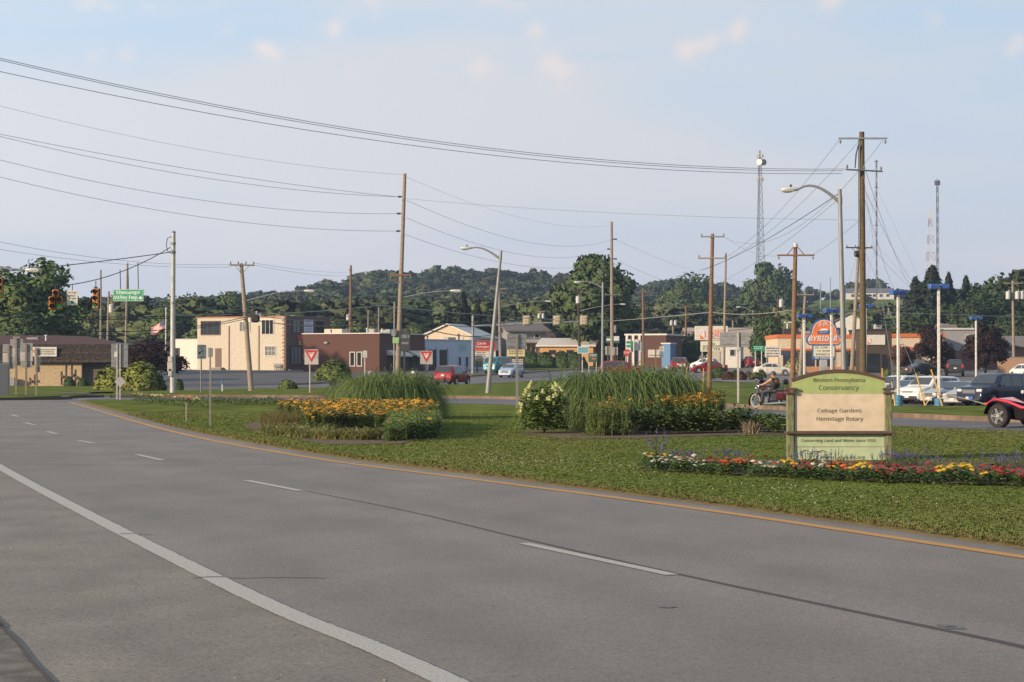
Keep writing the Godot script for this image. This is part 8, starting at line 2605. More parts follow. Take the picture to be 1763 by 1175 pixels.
# a rider astride: hips over the saddle, hands on the grips
func rider(label: String, at: Vector3, turn: float, shirt: Color, sleeve: Color, legs: Color, helmet: Material, bare := true) -> Node3D:
	var t := thing("person", label, "person", at, turn)
	var skin := Color(0.42, 0.22, 0.14)
	var boot := Color(0.02, 0.018, 0.016)
	var bones := []
	for s in [-1.0, 1.0]:
		bones.append([Vector3(-0.2, 0.92, s * 0.1), Vector3(0.2, 0.8, s * 0.26), 0.105, 0.075, legs])
		bones.append([Vector3(0.2, 0.8, s * 0.26), Vector3(0.3, 0.36, s * 0.27), 0.075, 0.05, legs])
		bones.append([Vector3(0.3, 0.34, s * 0.27), Vector3(0.46, 0.28, s * 0.28), 0.055, 0.042, boot])
		bones.append([Vector3(-0.22, 1.38, s * 0.2), Vector3(0.0, 1.2, s * 0.34), 0.068, 0.05, sleeve])
		bones.append([Vector3(0.0, 1.2, s * 0.34), Vector3(0.2, 1.13, s * 0.38), 0.05, 0.034, skin if bare else sleeve])
		bones.append([Vector3(0.2, 1.13, s * 0.38), Vector3(0.26, 1.13, s * 0.385), 0.034, 0.036, skin])
		for k in 4:
			bones.append([Vector3(0.27, 1.145, s * (0.35 + 0.022 * k)), Vector3(0.29, 1.1, s * (0.35 + 0.022 * k)), 0.011, 0.01, skin])
		bones.append([Vector3(0.24, 1.12, s * 0.345), Vector3(0.27, 1.09, s * 0.335), 0.012, 0.01, skin])
	for s in [-1.0, 1.0]:
		bones.append([Vector3(-0.24, 0.94, s * 0.07), Vector3(-0.28, 1.15, s * 0.08), 0.14, 0.15, shirt])
		bones.append([Vector3(-0.28, 1.15, s * 0.08), Vector3(-0.24, 1.36, s * 0.12), 0.15, 0.115, shirt])
	bones.append([Vector3(-0.22, 1.42, 0), Vector3(-0.17, 1.53, 0), 0.062, 0.058, skin])
	part(t, "body", figure(bones, 0.022, 0.05), mats["figure"])
	var head := [[Vector3(-0.16, 1.58, 0), Vector3(-0.17, 1.65, 0), 0.08, 0.095, skin], [Vector3(-0.11, 1.55, 0), Vector3(-0.09, 1.54, 0), 0.05, 0.04, skin], [Vector3(-0.055, 1.6, 0), Vector3(-0.045, 1.585, 0), 0.016, 0.019, skin]]
	for s in [-1.0, 1.0]:
		head.append([Vector3(-0.17, 1.61, s * 0.095), Vector3(-0.175, 1.585, s * 0.095), 0.02, 0.014, skin])
		head.append([Vector3(-0.075, 1.615, s * 0.035), Vector3(-0.072, 1.615, s * 0.04), 0.013, 0.012, Color(0.05, 0.04, 0.035)])
	head.append([Vector3(-0.06, 1.548, -0.022), Vector3(-0.06, 1.548, 0.022), 0.009, 0.009, Color(0.3, 0.1, 0.08)])
	part(t, "head", figure(head, 0.009, 0.02), mats["figure"])
	var b := MB.new()
	b.ball(Vector3(-0.175, 1.655, 0), Vector3(0.145, 0.13, 0.125), 8, 16, Basis(Vector3(0, 0, 1), 0.12), 0.0, PI * 0.56)
	b.lathe(Vector3(-0.175, 1.632, 0), [Vector2(0.125, 0.0), Vector2(0.142, 0.01), Vector2(0.125, 0.03)], 16)
	part(t, "helmet", b, helmet)
	t.scale = Vector3(0.92, 0.87, 0.92)
	return t

func build_vehicles() -> void:
	# ---- vehicles and riders
	mat("car_black", Color(0.018, 0.018, 0.019), 0.55)
	mat("car_glass", Color(0.025, 0.032, 0.04), 0.05, {"spec": 0.7})
	mat("tyre", Color(0.022, 0.021, 0.02), 0.9)
	mat("rim", Color(0.55, 0.55, 0.56), 0.3, {"metal": 0.8})
	mat("chrome", Color(0.6, 0.6, 0.61), 0.15, {"metal": 0.95})
	mat("lamp_glass", Color(0.62, 0.6, 0.55), 0.1, {"coat": 1.0})
	mat("tail_red", Color(0.42, 0.02, 0.015), 0.15, {"coat": 1.0})
	mat("plate_white", Color(0.5, 0.5, 0.48), 0.5)
	var fig := mat("figure", Color.WHITE, 0.75, {"vc": true})
	fig.albedo_color = Color.WHITE
	var red := car_paint("car_red", 0.19, 0.008, 0.014)
	var maroon := car_paint("car_maroon", 0.2, 0.012, 0.016)
	var white := car_paint("car_white", 0.66, 0.65, 0.62, 0.0)
	var silver := car_paint("car_silver", 0.5, 0.48, 0.45, 0.6)
	var navy := car_paint("car_navy", 0.012, 0.018, 0.045)
	var ice := car_paint("car_ice_blue", 0.36, 0.43, 0.55, 0.4)
	var teal := car_paint("car_teal", 0.03, 0.17, 0.2, 0.1)
	var coal := car_paint("car_coal", 0.03, 0.032, 0.036)
	# [photo x, distance, turn in degrees, lift]
	var place := func(px: float, z: float, lift := 0.0) -> Vector3:
		var x := (px - 881.5) / 3800.0 * z
		return Vector3(x, land(x, z) + lift, -z)
	var off := func(t: Node3D, spec: Dictionary) -> void:   # put the middle of the car over its place
		t.position -= Basis(Vector3.UP, t.rotation.y) * Vector3(spec.top[-1][0] * 0.5, 0, 0)
	for a in [
		["red off roader driving away on the highway behind the tall grass clump", 779, 197, 70, 0.04, SUV, red, "car"],
		["small ice blue hatchback driving towards us right of the leaning street lamp", 880, 237, -112, 0.04, HATCH, ice, "car"],
		["teal van with white roof parked behind the weathered pole", 857, 258, -118, 0.03, VAN, teal, "van"],
		["red off roader seen from the side below the stop sign", 1069, 240, -4, 0.04, SUV, red, "car"],
		["red off roader seen from behind left of the orange brown pole", 1171, 281, 78, 0.03, SUV, maroon, "car"],
		["red sedan seen from the side behind the orange brown pole", 1220, 268, 186, 0.03, SEDAN, red, "car"],
		["small dark red car driving away left of the green street sign", 1293, 330, 95, 0.03, SUV, maroon, "car"],
		["silver white sedan seen from the side above the motorcyclist", 1331, 250, -6, 0.03, SEDAN, car_paint("car_pearl", 0.62, 0.57, 0.5, 0.3), "car"],
		["black pickup seen from behind below the grey building", 1644, 244, 80, 0.03, PICKUP, coal, "pickup"],
		["dark grey car half hidden left of the black pickup", 1588, 247, 30, 0.03, SEDAN, coal, "car"],
		["white car at the right edge beyond the navy off roader", 1764, 236, 110, 0.03, HATCH, white, "car"],
		["white car small behind the doughnut sign's posts", 1213, 305, 150, 0.03, HATCH, white, "car"]]:
		var z: float = a[2]
		var c := car(a[0], place.call(a[1], z, a[4]), deg_to_rad(a[3]), a[5], a[6], "parked_car" if z > 300 else "car" if a[7] == "car" else a[7], a[7])
		off.call(c, a[5])
	# the dealer's row, noses to the street
	var row := [["navy blue full size off roader with chrome grille nearest in the dealer row", BIG, navy], ["silver hatchback beside the navy off roader in the dealer row", SEDAN, silver], ["dark blue sedan third from the front of the dealer row", SEDAN, navy], ["silver sedan behind the tallest dealer lamp in the dealer row", SEDAN, silver], ["white hatchback with dark lower grille right of the left blue drum", SUV, white], ["light silver car sixth in the dealer row", SEDAN, silver], ["dark coal coloured car behind the left dealer lamp", SEDAN, coal], ["dark blue car second to last in the dealer row", SEDAN, navy], ["white car furthest back in the dealer row beside the garden sign", SUV, white]]
	for k in row.size():
		var z := 124.0 + k * 3.3
		var x: float = ([1668, 1640, 1622, 1600, 1562, 1545, 1530, 1522, 1512][k] - 881.5) / 3800.0 * z + 1.66
		z += 1.5
		var c := car(row[k][0], Vector3(x, land(x, z) + 0.035, -z), deg_to_rad(222), row[k][1], row[k][2], "dealer_car", "car", "cars in the dealer's row")
		off.call(c, row[k][1])
		c.position += Basis(Vector3.UP, c.rotation.y) * Vector3((4.46 - row[k][1].top[-1][0]) * 0.5, 0, 0)
	var tagb := MB.new()
	tagb.box(Vector3(5.31, 0.56, -0.2), Vector3(0.02, 0.16, 0.3))
	part(get_node("dealer_car"), "blue_plate", tagb, paint("lot_blue", 0.045, 0.12, 0.4))

	# three motorcycles and their riders
	var oxblood := car_paint("bike_red", 0.06, 0.008, 0.01)
	var whitewall := mat("whitewall", Color(0.24, 0.22, 0.2), 0.8)
	var m1 := Vector3(10.55, 0.02, -90.0)
	cruiser("dark red touring motorcycle with white wall tyres ridden left of the garden sign", m1, deg_to_rad(128), oxblood, whitewall)
	var p1 := rider("person in black vest and black helmet riding the red touring motorcycle", m1, deg_to_rad(128), Color(0.018, 0.016, 0.016), Color(0.42, 0.22, 0.14), Color(0.03, 0.045, 0.075), mat("helmet_black", Color(0.02, 0.02, 0.022), 0.15, {"coat": 1.0}))
	var pb := MB.new()
	var ring := [[0.0, 0.12, 0.0], [0.5, 0.13, 0.3], [1.0, 0.08, 0.9]]
	pb.ball(Vector3(-0.36, 1.24, 0), Vector3(0.075, 0.14, 0.15), 8, 14)
	part(p1, "vest_emblem", pb, mat("emblem_rust", Color(0.3, 0.085, 0.03), 0.8, {"tex": noise_tex("grime", 0.02, 0.82, 1.0), "scale": Vector3.ONE * 6.0}))
	var m2 := Vector3(-5.34, 0.02, -117.0)
	cruiser("dark motorcycle with black luggage box behind the left grass clump's right end", m2, deg_to_rad(125), coal, mats["tyre"])
	rider("person in cream jacket and white helmet behind the tall grass clump", m2, deg_to_rad(125), Color(0.6, 0.53, 0.42), Color(0.6, 0.53, 0.42), Color(0.05, 0.06, 0.08), white, false)
	pb = MB.new()
	pb.bevel(Vector3(-0.84, 1.06, 0), Vector3(0.4, 0.32, 0.5), 0.05)
	tag(part(self, "luggage_box", pb, mats["car_black"]), "black luggage box on the tail of the cream rider's motorcycle", "luggage box").transform = Transform3D(Basis(Vector3.UP, deg_to_rad(125)), m2)
	var m3 := Vector3(-7.82, 0.02, -120.0)
	cruiser("pale blue motorcycle behind the left grass clump's left end", m3, deg_to_rad(128), ice, mats["tyre"])
	rider("person in dark clothes and silver helmet behind the left end of the grass clump", m3, deg_to_rad(128), Color(0.03, 0.032, 0.035), Color(0.03, 0.032, 0.035), Color(0.04, 0.05, 0.08), mat("helmet_silver", Color(0.35, 0.36, 0.37), 0.15, {"coat": 1.0, "metal": 0.5}), false)

	# low three wheeled roadster at the right edge
	var rt := thing("roadster", "black low three wheeled roadster with red fender line at the right edge", "roadster", Vector3(13.585, 0.0, -61.5), deg_to_rad(133))
	m_rb = mat("roadster_black", Color(0.008, 0.008, 0.009), 0.35, {"spec": 0.25})
	var trim_red := paint("trim_red", 0.55, 0.02, 0.06, 0.4)
	for s in [1.0, -1.0]:
		for k in 1:
			pb = MB.new()
			pb.xf = Transform3D(Basis(Vector3.RIGHT, PI / 2 * s), Vector3(0.0, 0.33, (0.0 if s < 0 else 1.5)))
			pb.lathe(Vector3.ZERO, [Vector2(0.2, -0.11), Vector2(0.3, -0.115), Vector2(0.33, -0.08), Vector2(0.335, 0.0), Vector2(0.33, 0.08), Vector2(0.3, 0.115), Vector2(0.22, 0.11)], 26)
			var wh := part(rt, "front_wheel", pb, mats["tyre"])
			pb = MB.new()
			pb.xf = Transform3D(Basis(Vector3.RIGHT, PI / 2 * s), Vector3(0.0, 0.33, (0.0 if s < 0 else 1.5)))
			pb.lathe(Vector3.ZERO, [Vector2(0.225, 0.105), Vector2(0.2, 0.06), Vector2(0.19, 0.0)], 22)
			for j in 5:
				var q := Basis(Vector3.UP, TAU * j / 5)
				pb.box(q * Vector3(0.12, 0.07, 0.022), Vector3(0.2, 0.03, 0.02), q * Basis(Vector3.UP, 0.1))
				pb.box(q * Vector3(0.12, 0.07, -0.022), Vector3(0.2, 0.03, 0.02), q * Basis(Vector3.UP, -0.1))
			pb.cyl(Vector3(0, 0.02, 0), Vector3(0, 0.1, 0), 0.045)
			part(wh, "rim", pb, mats["rim"])
			pb = MB.new()
			pb.xf = Transform3D(Basis(Vector3.RIGHT, PI / 2 * s), Vector3(0.0, 0.33, (0.0 if s < 0 else 1.5)))
			pb.cyl(Vector3(0, -0.04, 0), Vector3(0, 0.01, 0), 0.19, 0.19, 20)
			part(wh, "brake_disc", pb, mats["car_black"])
	pb = MB.new()
	pb.xf = Transform3D(Basis(Vector3.RIGHT, PI / 2), Vector3(-2.65, 0.34, 0.75))
	pb.lathe(Vector3.ZERO, [Vector2(0.22, -0.14), Vector2(0.32, -0.14), Vector2(0.34, 0.0), Vector2(0.32, 0.14), Vector2(0.22, 0.14)], 26)
	part(rt, "rear_wheel", pb, mats["tyre"])
	pb = MB.new()
	pb.prism(poly([Vector2(0.62, 0.3), Vector2(0.7, 0.5), Vector2(0.35, 0.72), Vector2(-0.55, 0.8), Vector2(-0.95, 0.62), Vector2(-1.6, 0.66), Vector2(-2.2, 0.95), Vector2(-2.5, 0.9), Vector2(-2.55, 0.45), Vector2(-1.9, 0.22), Vector2(-0.5, 0.2)]), 0.34, 1.15)
	pb.prism(poly([Vector2(-0.48, 0.26), Vector2(-0.42, 0.58), Vector2(-0.9, 0.66), Vector2(-1.6, 0.66), Vector2(-2.3, 0.8), Vector2(-2.1, 0.4), Vector2(-1.5, 0.2)]), 0.06, 0.34)
	pb.prism(poly([Vector2(-0.48, 0.26), Vector2(-0.42, 0.58), Vector2(-0.9, 0.66), Vector2(-1.6, 0.66), Vector2(-2.3, 0.8), Vector2(-2.1, 0.4), Vector2(-1.5, 0.2)]), 1.15, 1.44)
	part(rt, "body", pb, m_rb)
	for s in [0.0, 1.5]:
		pb = MB.new()
		for j in 12:
			var a0 := lerpf(0.1, 2.5, j / 12.0)
			var a1 := lerpf(0.1, 2.5, (j + 1) / 12.0)
			pb.quad(Vector3(cos(a0) * 0.42, 0.33 + sin(a0) * 0.42, s - 0.15), Vector3(cos(a1) * 0.42, 0.33 + sin(a1) * 0.42, s - 0.15), Vector3(cos(a1) * 0.42, 0.33 + sin(a1) * 0.42, s + 0.14), Vector3(cos(a0) * 0.42, 0.33 + sin(a0) * 0.42, s + 0.14), Vector3(cos(a0), sin(a0), 0))
		part(rt, "fender", pb, m_rb)
	pb = MB.new()
	var lo := Vector3(0.36, 0.68, -0.06)
	pb.tube([lo, Vector3(0.1, 0.8, -0.1), Vector3(-0.35, 0.73, -0.1), Vector3(-0.8, 0.57, -0.08), Vector3(-1.15, 0.59, -0.04), Vector3(-1.6, 0.77, 0.0)], [0.02, 0.035, 0.045, 0.045, 0.05, 0.04], 7)
	part(rt, "red_line", pb, trim_red)
	pb = MB.new()
	pb.quad(Vector3(0.0, 0.82, -0.06), Vector3(-0.35, 0.78, -0.06), Vector3(-0.9, 0.66, 0.1), Vector3(-0.3, 0.86, 0.2), Vector3(0, 1, 0.3))
	part(rt, "pale_panel", pb, paint("panel_rose", 0.5, 0.3, 0.34, 0.4))
	for s in [0.5, 1.0]:
		pb = MB.new()
		pb.bevel(Vector3(-1.45, 0.75, s), Vector3(0.16, 0.55, 0.4), 0.06, Basis(Vector3(0, 0, 1), -0.2))
		part(rt, "seat", pb, mats["car_black"])
	pb = MB.new()
	pb.quad(Vector3(-0.55, 0.8, 0.4), Vector3(-0.55, 0.8, 1.1), Vector3(-0.8, 1.0, 1.0), Vector3(-0.8, 1.0, 0.5), Vector3(1, 1, 0))
	part(rt, "wind_deflector", pb, mats["car_glass"])
	pb = MB.new()
	pb.bevel(Vector3(-0.65, 1.0, 0.22), Vector3(0.1, 0.1, 0.18), 0.03)
	part(rt, "mirror", pb, mats["lamp_grey"])
	pb = MB.new()
	pb.bevel(Vector3(0.36, 0.66, -0.12), Vector3(0.12, 0.06, 0.08), 0.02)
	part(rt, "marker_lamp", pb, paint("marker_orange", 0.7, 0.12, 0.03, 0.3))

# arching blades from one root
func blade_clump(s: int, n: int, spread: float, tall: float, wide: float, droop: float, tones: Array) -> ArrayMesh:
	var r := rng(s)
	var b := MB.new()
	for i in n:
		var a := r.randf() * TAU
		var o := Vector3(cos(a), 0, sin(a))
		var root := Vector3(r.randfn(), 0, r.randfn()) * spread * 0.3
		var l := tall * r.randf_range(0.55, 1.0)
		var lean := r.randf_range(0.05, 0.5)
		var bend := droop * r.randf_range(0.7, 1.2)
		var w := wide * r.randf_range(0.6, 1.2)
		var side := Vector3(-o.z, 0, o.x).rotated(Vector3.UP, r.randf_range(-0.9, 0.9))
		b.col = tones[r.randi() % tones.size()] * r.randf_range(0.75, 1.2)
		var p := root
		var d := (Vector3.UP + o * lean).normalized()
		for k in 4:
			var d2 := (d + (o * 0.7 + Vector3.DOWN * 0.75) * bend * (k + 1) * 0.24).normalized()
			var q := p + d2 * l * 0.25
			var w0: float = w * [0.7, 1.0, 0.85, 0.55, 0.05][k]
			var w1: float = w * [0.7, 1.0, 0.85, 0.55, 0.05][k + 1]
			var nn := d2.cross(side).normalized()
			if nn.y < 0.0:
				nn = -nn
			nn = (nn + Vector3(r.randfn(), r.randfn(), r.randfn()) * 0.2).normalized()
			b.tri3(p - side * w0, p + side * w0, q + side * w1, nn, nn, nn)
			b.tri3(p - side * w0, q + side * w1, q - side * w1, nn, nn, nn)
			p = q
			d = d2
	return b.mesh()

# a leafy stem with pointed leaves, one metre tall
func stem_mesh(s: int, n: int, leaf_l: float, leaf_w: float, col: Color) -> ArrayMesh:
	var r := rng(s)
	var b := MB.new()
	b.col = col * 0.8
	b.cyl(Vector3.ZERO, Vector3(0, 0.96, 0), 0.012, 0.006, 4)
	for i in n:
		var y := r.randf_range(0.08, 0.98)
		var a := r.randf() * TAU
		var o := Vector3(cos(a), r.randf_range(-0.1, 0.7), sin(a)).normalized()
		var side := Vector3(-sin(a), 0, cos(a)) * leaf_w * r.randf_range(0.7, 1.2)
		var p := Vector3(0, y, 0)
		var l := leaf_l * r.randf_range(0.6, 1.2) * (1.15 - 0.5 * y)
		var m := p + o * l * 0.5 + Vector3(0, 0.02, 0)
		var t := p + o * l + Vector3(0, -l * 0.25, 0)
		b.col = col * r.randf_range(0.75, 1.25)
		b.tri(p, m + side, m - side, Vector3(o.x * 0.3, 1, o.z * 0.3))
		b.tri(t, m + side, m - side, Vector3(o.x, 1, o.z))
	return b.mesh()

# a daisy-like head: petals round a raised eye, facing up
func daisy(petals: int, r0: float, col: Color, eye: Color, droop := 0.12) -> ArrayMesh:
	var b := MB.new()
	b.col = col
	for k in petals:
		var a := TAU * k / petals
		var w := TAU / petals * 0.46
		var tip := Vector3(cos(a), -droop, sin(a)) * r0
		var l := Vector3(cos(a - w) * 0.72, 0.02, sin(a - w) * 0.72) * r0
		var q := Vector3(cos(a + w) * 0.72, 0.02, sin(a + w) * 0.72) * r0
		b.tri(Vector3.ZERO, l, q, Vector3.UP)
		b.tri(tip, l, q, Vector3.UP)
	b.col = eye
	b.ball(Vector3(0, 0.0, 0), Vector3(r0 * 0.3, r0 * 0.28, r0 * 0.3), 3, 7, Basis.IDENTITY, 0.0, PI * 0.5)
	return b.mesh()

# a full zinnia head of three whorls
func zinnia_head(r0: float, col: Color) -> ArrayMesh:
	var b := MB.new()
	for ringk in 3:
		var n: int = [11, 9, 6][ringk]
		var rr: float = r0 * [1.0, 0.72, 0.42][ringk]
		var y: float = r0 * [0.0, 0.16, 0.3][ringk]
		b.col = col * [0.9, 1.0, 1.1][ringk]
		for k in n:
			var a := TAU * k / n + ringk * 0.3
			var w := TAU / n * 0.52
			var l := Vector3(cos(a - w) * 0.8 * rr, y + 0.12 * r0, sin(a - w) * 0.8 * rr)
			var q := Vector3(cos(a + w) * 0.8 * rr, y + 0.12 * r0, sin(a + w) * 0.8 * rr)
			b.tri(Vector3(0, y, 0), l, q, Vector3.UP)
			b.tri(Vector3(cos(a) * rr, y + 0.02 * r0, sin(a) * rr), l, q, Vector3.UP)
	b.col = Color(0.3, 0.18, 0.03)
	b.ball(Vector3(0, r0 * 0.36, 0), Vector3(r0 * 0.2, r0 * 0.12, r0 * 0.2), 3, 7)
	return b.mesh()

func leafy_plant(s: int, n: int, tall: float, wide: float, leaf_l: float, leaf_w: float) -> ArrayMesh:
	var r := rng(s)
	var b := MB.new()
	for i in n:
		var a := r.randf() * TAU
		var t := pow(r.randf(), 0.6)
		var y := tall * r.randf_range(0.08, 0.95) * (1.0 - 0.3 * t)
		var p := Vector3(cos(a) * t * wide * 0.4, y, sin(a) * t * wide * 0.4)
		var o := Vector3(cos(a + r.randfn() * 0.6), r.randf_range(0.0, 0.8), sin(a + r.randfn() * 0.6)).normalized()
		var side := o.cross(Vector3.UP).normalized() * leaf_w * r.randf_range(0.7, 1.2)
		var l := leaf_l * r.randf_range(0.7, 1.25)
		var m := p + o * l * 0.5
		var v := r.randf_range(0.7, 1.25)
		b.col = Color(v, v, v)
		var nn := (Vector3.UP + o * 0.6 + Vector3(r.randfn(), 0, r.randfn()) * 0.3).normalized()
		b.tri3(p, m + side, m - side, nn, nn, nn)
		b.tri3(p + o * l + Vector3(0, -l * 0.2, 0), m + side, m - side, nn, nn, nn)
	return b.mesh()

func spot(r: RandomNumberGenerator, pts: PackedVector2Array) -> Vector2:   # a random point of an outline
	var lo := pts[0]
	var hi := pts[0]
	for p in pts:
		lo = lo.min(p); hi = hi.max(p)
	for k in 60:
		var q := Vector2(r.randf_range(lo.x, hi.x), r.randf_range(lo.y, hi.y))
		if Geometry2D.is_point_in_polygon(q, pts):
			return q
	return pts[0]

func ring_of(cx: float, cz: float, rx: float, rz: float, n := 16, turn := 0.0) -> PackedVector2Array:
	var r := PackedVector2Array()
	for k in n:
		r.append(Vector2(cx, cz) + (Vector2(cos(TAU * k / n) * rx, sin(TAU * k / n) * rz)).rotated(turn))
	return r

# a drift of plants too many to count: stems and heads scattered over an outline, mounded in the middle
func drift(called: String, label: String, outline: PackedVector2Array, n: int, h0: float, h1: float, stem: Mesh, stem_m: Material, head: Mesh, heads: int, s: int, top: float, clear := 0.0) -> void:
	var t := thing(called, label, "flowers")
	t.set_meta("kind", "stuff")
	var r := rng(s)
	var mid := Vector2.ZERO
	for p in outline:
		mid += p / outline.size()
	var reach := 0.0
	for p in outline:
		reach = maxf(reach, p.distance_to(mid))
	var xs := []
	var hs := []
	for i in n:
		var p := spot(r, outline)
		var q := 1.0 - pow(minf(1.0, p.distance_to(mid) / reach), 2.0)
		var h := lerpf(h0, h1, q) * r.randf_range(0.82, 1.1)
		var lean := Basis(Vector3(r.randfn(), 0, r.randfn()).normalized(), r.randf() * 0.22)
		xs.append(Transform3D(lean * Basis(Vector3.UP, r.randf() * TAU).scaled(Vector3(1.0, h, 1.0)), Vector3(p.x, 0.06, -p.y)))
		if hs.size() < heads and r.randf() < float(heads) / n * 1.2 and p.y > clear + outline[0].y * 0.0:
			hs.append(Transform3D(Basis(Vector3(r.randfn(), 0, r.randfn()).normalized(), r.randf() * 0.6) * Basis(Vector3.UP, r.randf() * TAU).scaled(Vector3.ONE * r.randf_range(0.75, 1.25)), Vector3(p.x, 0.06, -p.y) + lean * Vector3(0, h * r.randf_range(0.94, 1.04), 0)))
	stuff(t, "stems", stem, xs, [], stem_m)
	if head:
		stuff(t, "blossoms", head, hs, [], mats["bloom"])

func build_garden() -> void:
	# ---- garden beds of the island
	var bl := mat("bloom", Color.WHITE, 0.7, {"vc": true, "back": Color(0.25, 0.2, 0.1)})
	bl.albedo_color = Color.WHITE
	m_stem = mat("stem_leaf", Color.WHITE, 0.75, {"vc": true, "spec": 0.25, "back": Color(0.16, 0.2, 0.06)})
	m_stem.albedo_color = Color.WHITE
	m_mulch = mat("mulch", Color(0.15, 0.085, 0.05), 0.95, {"tex": fine, "scale": Vector3.ONE * 0.5, "bump": fine, "bump_cm": 1.5})
	var mulch := MB.new()
	var bed1 := poly([Vector2(-6.422, 55.304), Vector2(-3.839, 45.402), Vector2(-2.304, 45.744), Vector2(-1.768, 51.123), Vector2(-2.4, 64.0), Vector2(-3.4, 76.0), Vector2(-7.2, 72.0), Vector2(-7.6, 62.0)])
	var bed2 := poly([Vector2(0.147, 53.364), Vector2(1.021, 49.461), Vector2(2.843, 49.461), Vector2(4.861, 51.556), Vector2(6.339, 51.996), Vector2(7.839, 53.364), Vector2(8.4, 59.0), Vector2(5.0, 64.0), Vector2(1.2, 60.0)])
	var bed3 := poly([Vector2(1.975, 34.378), Vector2(2.589, 32.981), Vector2(3.821, 31.694), Vector2(4.924, 30.275), Vector2(6.749, 29.117), Vector2(9.2, 29.0), Vector2(9.6, 33.5), Vector2(8.396, 36.218), Vector2(4.501, 37.328), Vector2(2.455, 37.559)])
	for q in [bed1, bed2, bed3]:
		sheet(mulch, q, 0.085)
	structure("mulch", mulch, m_mulch)
	# tall ornamental grass
	var greens := [Color(0.11, 0.165, 0.05), Color(0.08, 0.125, 0.038), Color(0.16, 0.21, 0.075), Color(0.105, 0.145, 0.05)]
	var dry := [Color(0.23, 0.23, 0.07), Color(0.17, 0.2, 0.06), Color(0.3, 0.23, 0.1), Color(0.13, 0.17, 0.05)]
	var maiden := [blade_clump(31, 4600, 0.8, 2.0, 0.0095, 1.8, greens), blade_clump(32, 4600, 0.8, 2.0, 0.0095, 2.0, greens)]
	var spots1 := [[616, 70.5, 0.9], [641, 68.5, 0.95], [666, 70.0, 0.99], [691, 69.0, 0.99], [714, 70.5, 0.94]]
	for k in spots1.size():
		var a: Array = spots1[k]
		var t := thing("ornamental_grass", ["leftmost tall grass plant of the left clump", "second tall grass plant from the left in the left clump", "middle tall grass plant of the left clump below the tall leaning pole", "fourth tall grass plant from the left in the left clump", "rightmost tall grass plant of the left clump"][k], "ornamental grass", Vector3((a[0] - 881.5) / 3800.0 * a[1], 0.06, -a[1]), k * 1.9, "tall grass plants of the left clump")
		part(t, "blades", maiden[k % 2], m_stem).set_meta("kind", "stuff")
		t.scale = Vector3(0.8, 2.45, 0.8) * a[2]
	var spots2 := [[992, 57.2, 1.1], [1020, 56.2, 1.1], [1048, 57.6, 1.16], [1078, 56.4, 1.13], [1106, 57.8, 1.24], [1130, 57.0, 1.2]]
	for k in spots2.size():
		var a: Array = spots2[k]
		var t := thing("ornamental_grass", ["leftmost tall grass plant of the right clump beside the hydrangea", "second tall grass plant from the left in the right clump", "third tall grass plant from the left in the right clump", "third tall grass plant from the right in the right clump", "second tall grass plant from the right in the right clump", "rightmost tall grass plant of the right clump"][k], "ornamental grass", Vector3((a[0] - 881.5) / 3800.0 * a[1], 0.06, -a[1]), k * 2.3, "tall grass plants of the right clump")
		part(t, "blades", maiden[(k + 1) % 2], m_stem).set_meta("kind", "stuff")
		t.scale = Vector3(0.88, 2.15, 0.88) * a[2]
	# low fountain grasses along the front of the left bed
	var fountain := [blade_clump(41, 420, 0.3, 0.52, 0.007, 0.9, dry), blade_clump(42, 420, 0.3, 0.5, 0.007, 1.0, dry)]
	for k in 13:
		var px: float = [462, 484, 507, 530, 552, 575, 597, 618, 640, 520, 560, 470, 495][k]
		var z: float = [53.5, 51.8, 50.4, 49.6, 49.0, 48.6, 48.4, 48.3, 48.5, 52.5, 51.0, 56.0, 54.5][k]
		var t := thing("fountain_grass", "low brownish green fountain grass along the front edge of the left flower bed", "ornamental grass", Vector3((px - 881.5) / 3800.0 * z, 0.08, -z), k * 1.3, "fountain grasses in the left bed")
		part(t, "blades", fountain[k % 2], m_stem).set_meta("kind", "stuff")
		t.scale = Vector3.ONE * (0.9 + 0.3 * fmod(k * 0.37, 1.0))
	# coneflower drifts
	var cone_stem := stem_mesh(51, 26, 0.17, 0.02, Color(0.12, 0.155, 0.045))
	var cone_head := daisy(11, 0.052, Color(0.7, 0.34, 0.015), Color(0.05, 0.025, 0.012))
	drift("coneflowers", "mass of orange coneflowers filling the left island bed before the tall grass", poly([Vector2(-6.33, 59.64), Vector2(-4.372, 53.364), Vector2(-3.109, 53.364), Vector2(-2.087, 55.304), Vector2(-2.0, 60.0), Vector2(-3.2, 65.0), Vector2(-6.0, 65.0), Vector2(-6.4, 59.0)]), 2600, 0.44, 0.72, cone_stem, m_stem, cone_head, 2000, 61, 0.8)
	drift("coneflowers", "orange coneflower group thick with bloom at the middle front of the left bed", ring_of(-4.581, 54.0, 0.55, 1.4), 260, 0.5, 0.62, cone_stem, m_stem, cone_head, 240, 62, 0.7)
	drift("dark_coneflowers", "dark green sparse flowering mass at the left bed's right front", poly([Vector2(-2.665, 46.799), Vector2(-1.699, 49.866), Vector2(-1.847, 56.854), Vector2(-1.8, 57.0), Vector2(-3.0, 56.0)]), 480, 0.36, 0.54, stem_mesh(52, 30, 0.18, 0.024, Color(0.11, 0.155, 0.045)), m_stem, cone_head, 40, 63, 0.7)
	drift("dry_stems", "brown dry stems at the left end of the left flower bed", ring_of(-5.811, 57.0, 0.7, 2.6), 240, 0.35, 0.5, stem_mesh(53, 20, 0.12, 0.012, Color(0.16, 0.135, 0.05)), m_stem, null, 0, 64, 0.5)
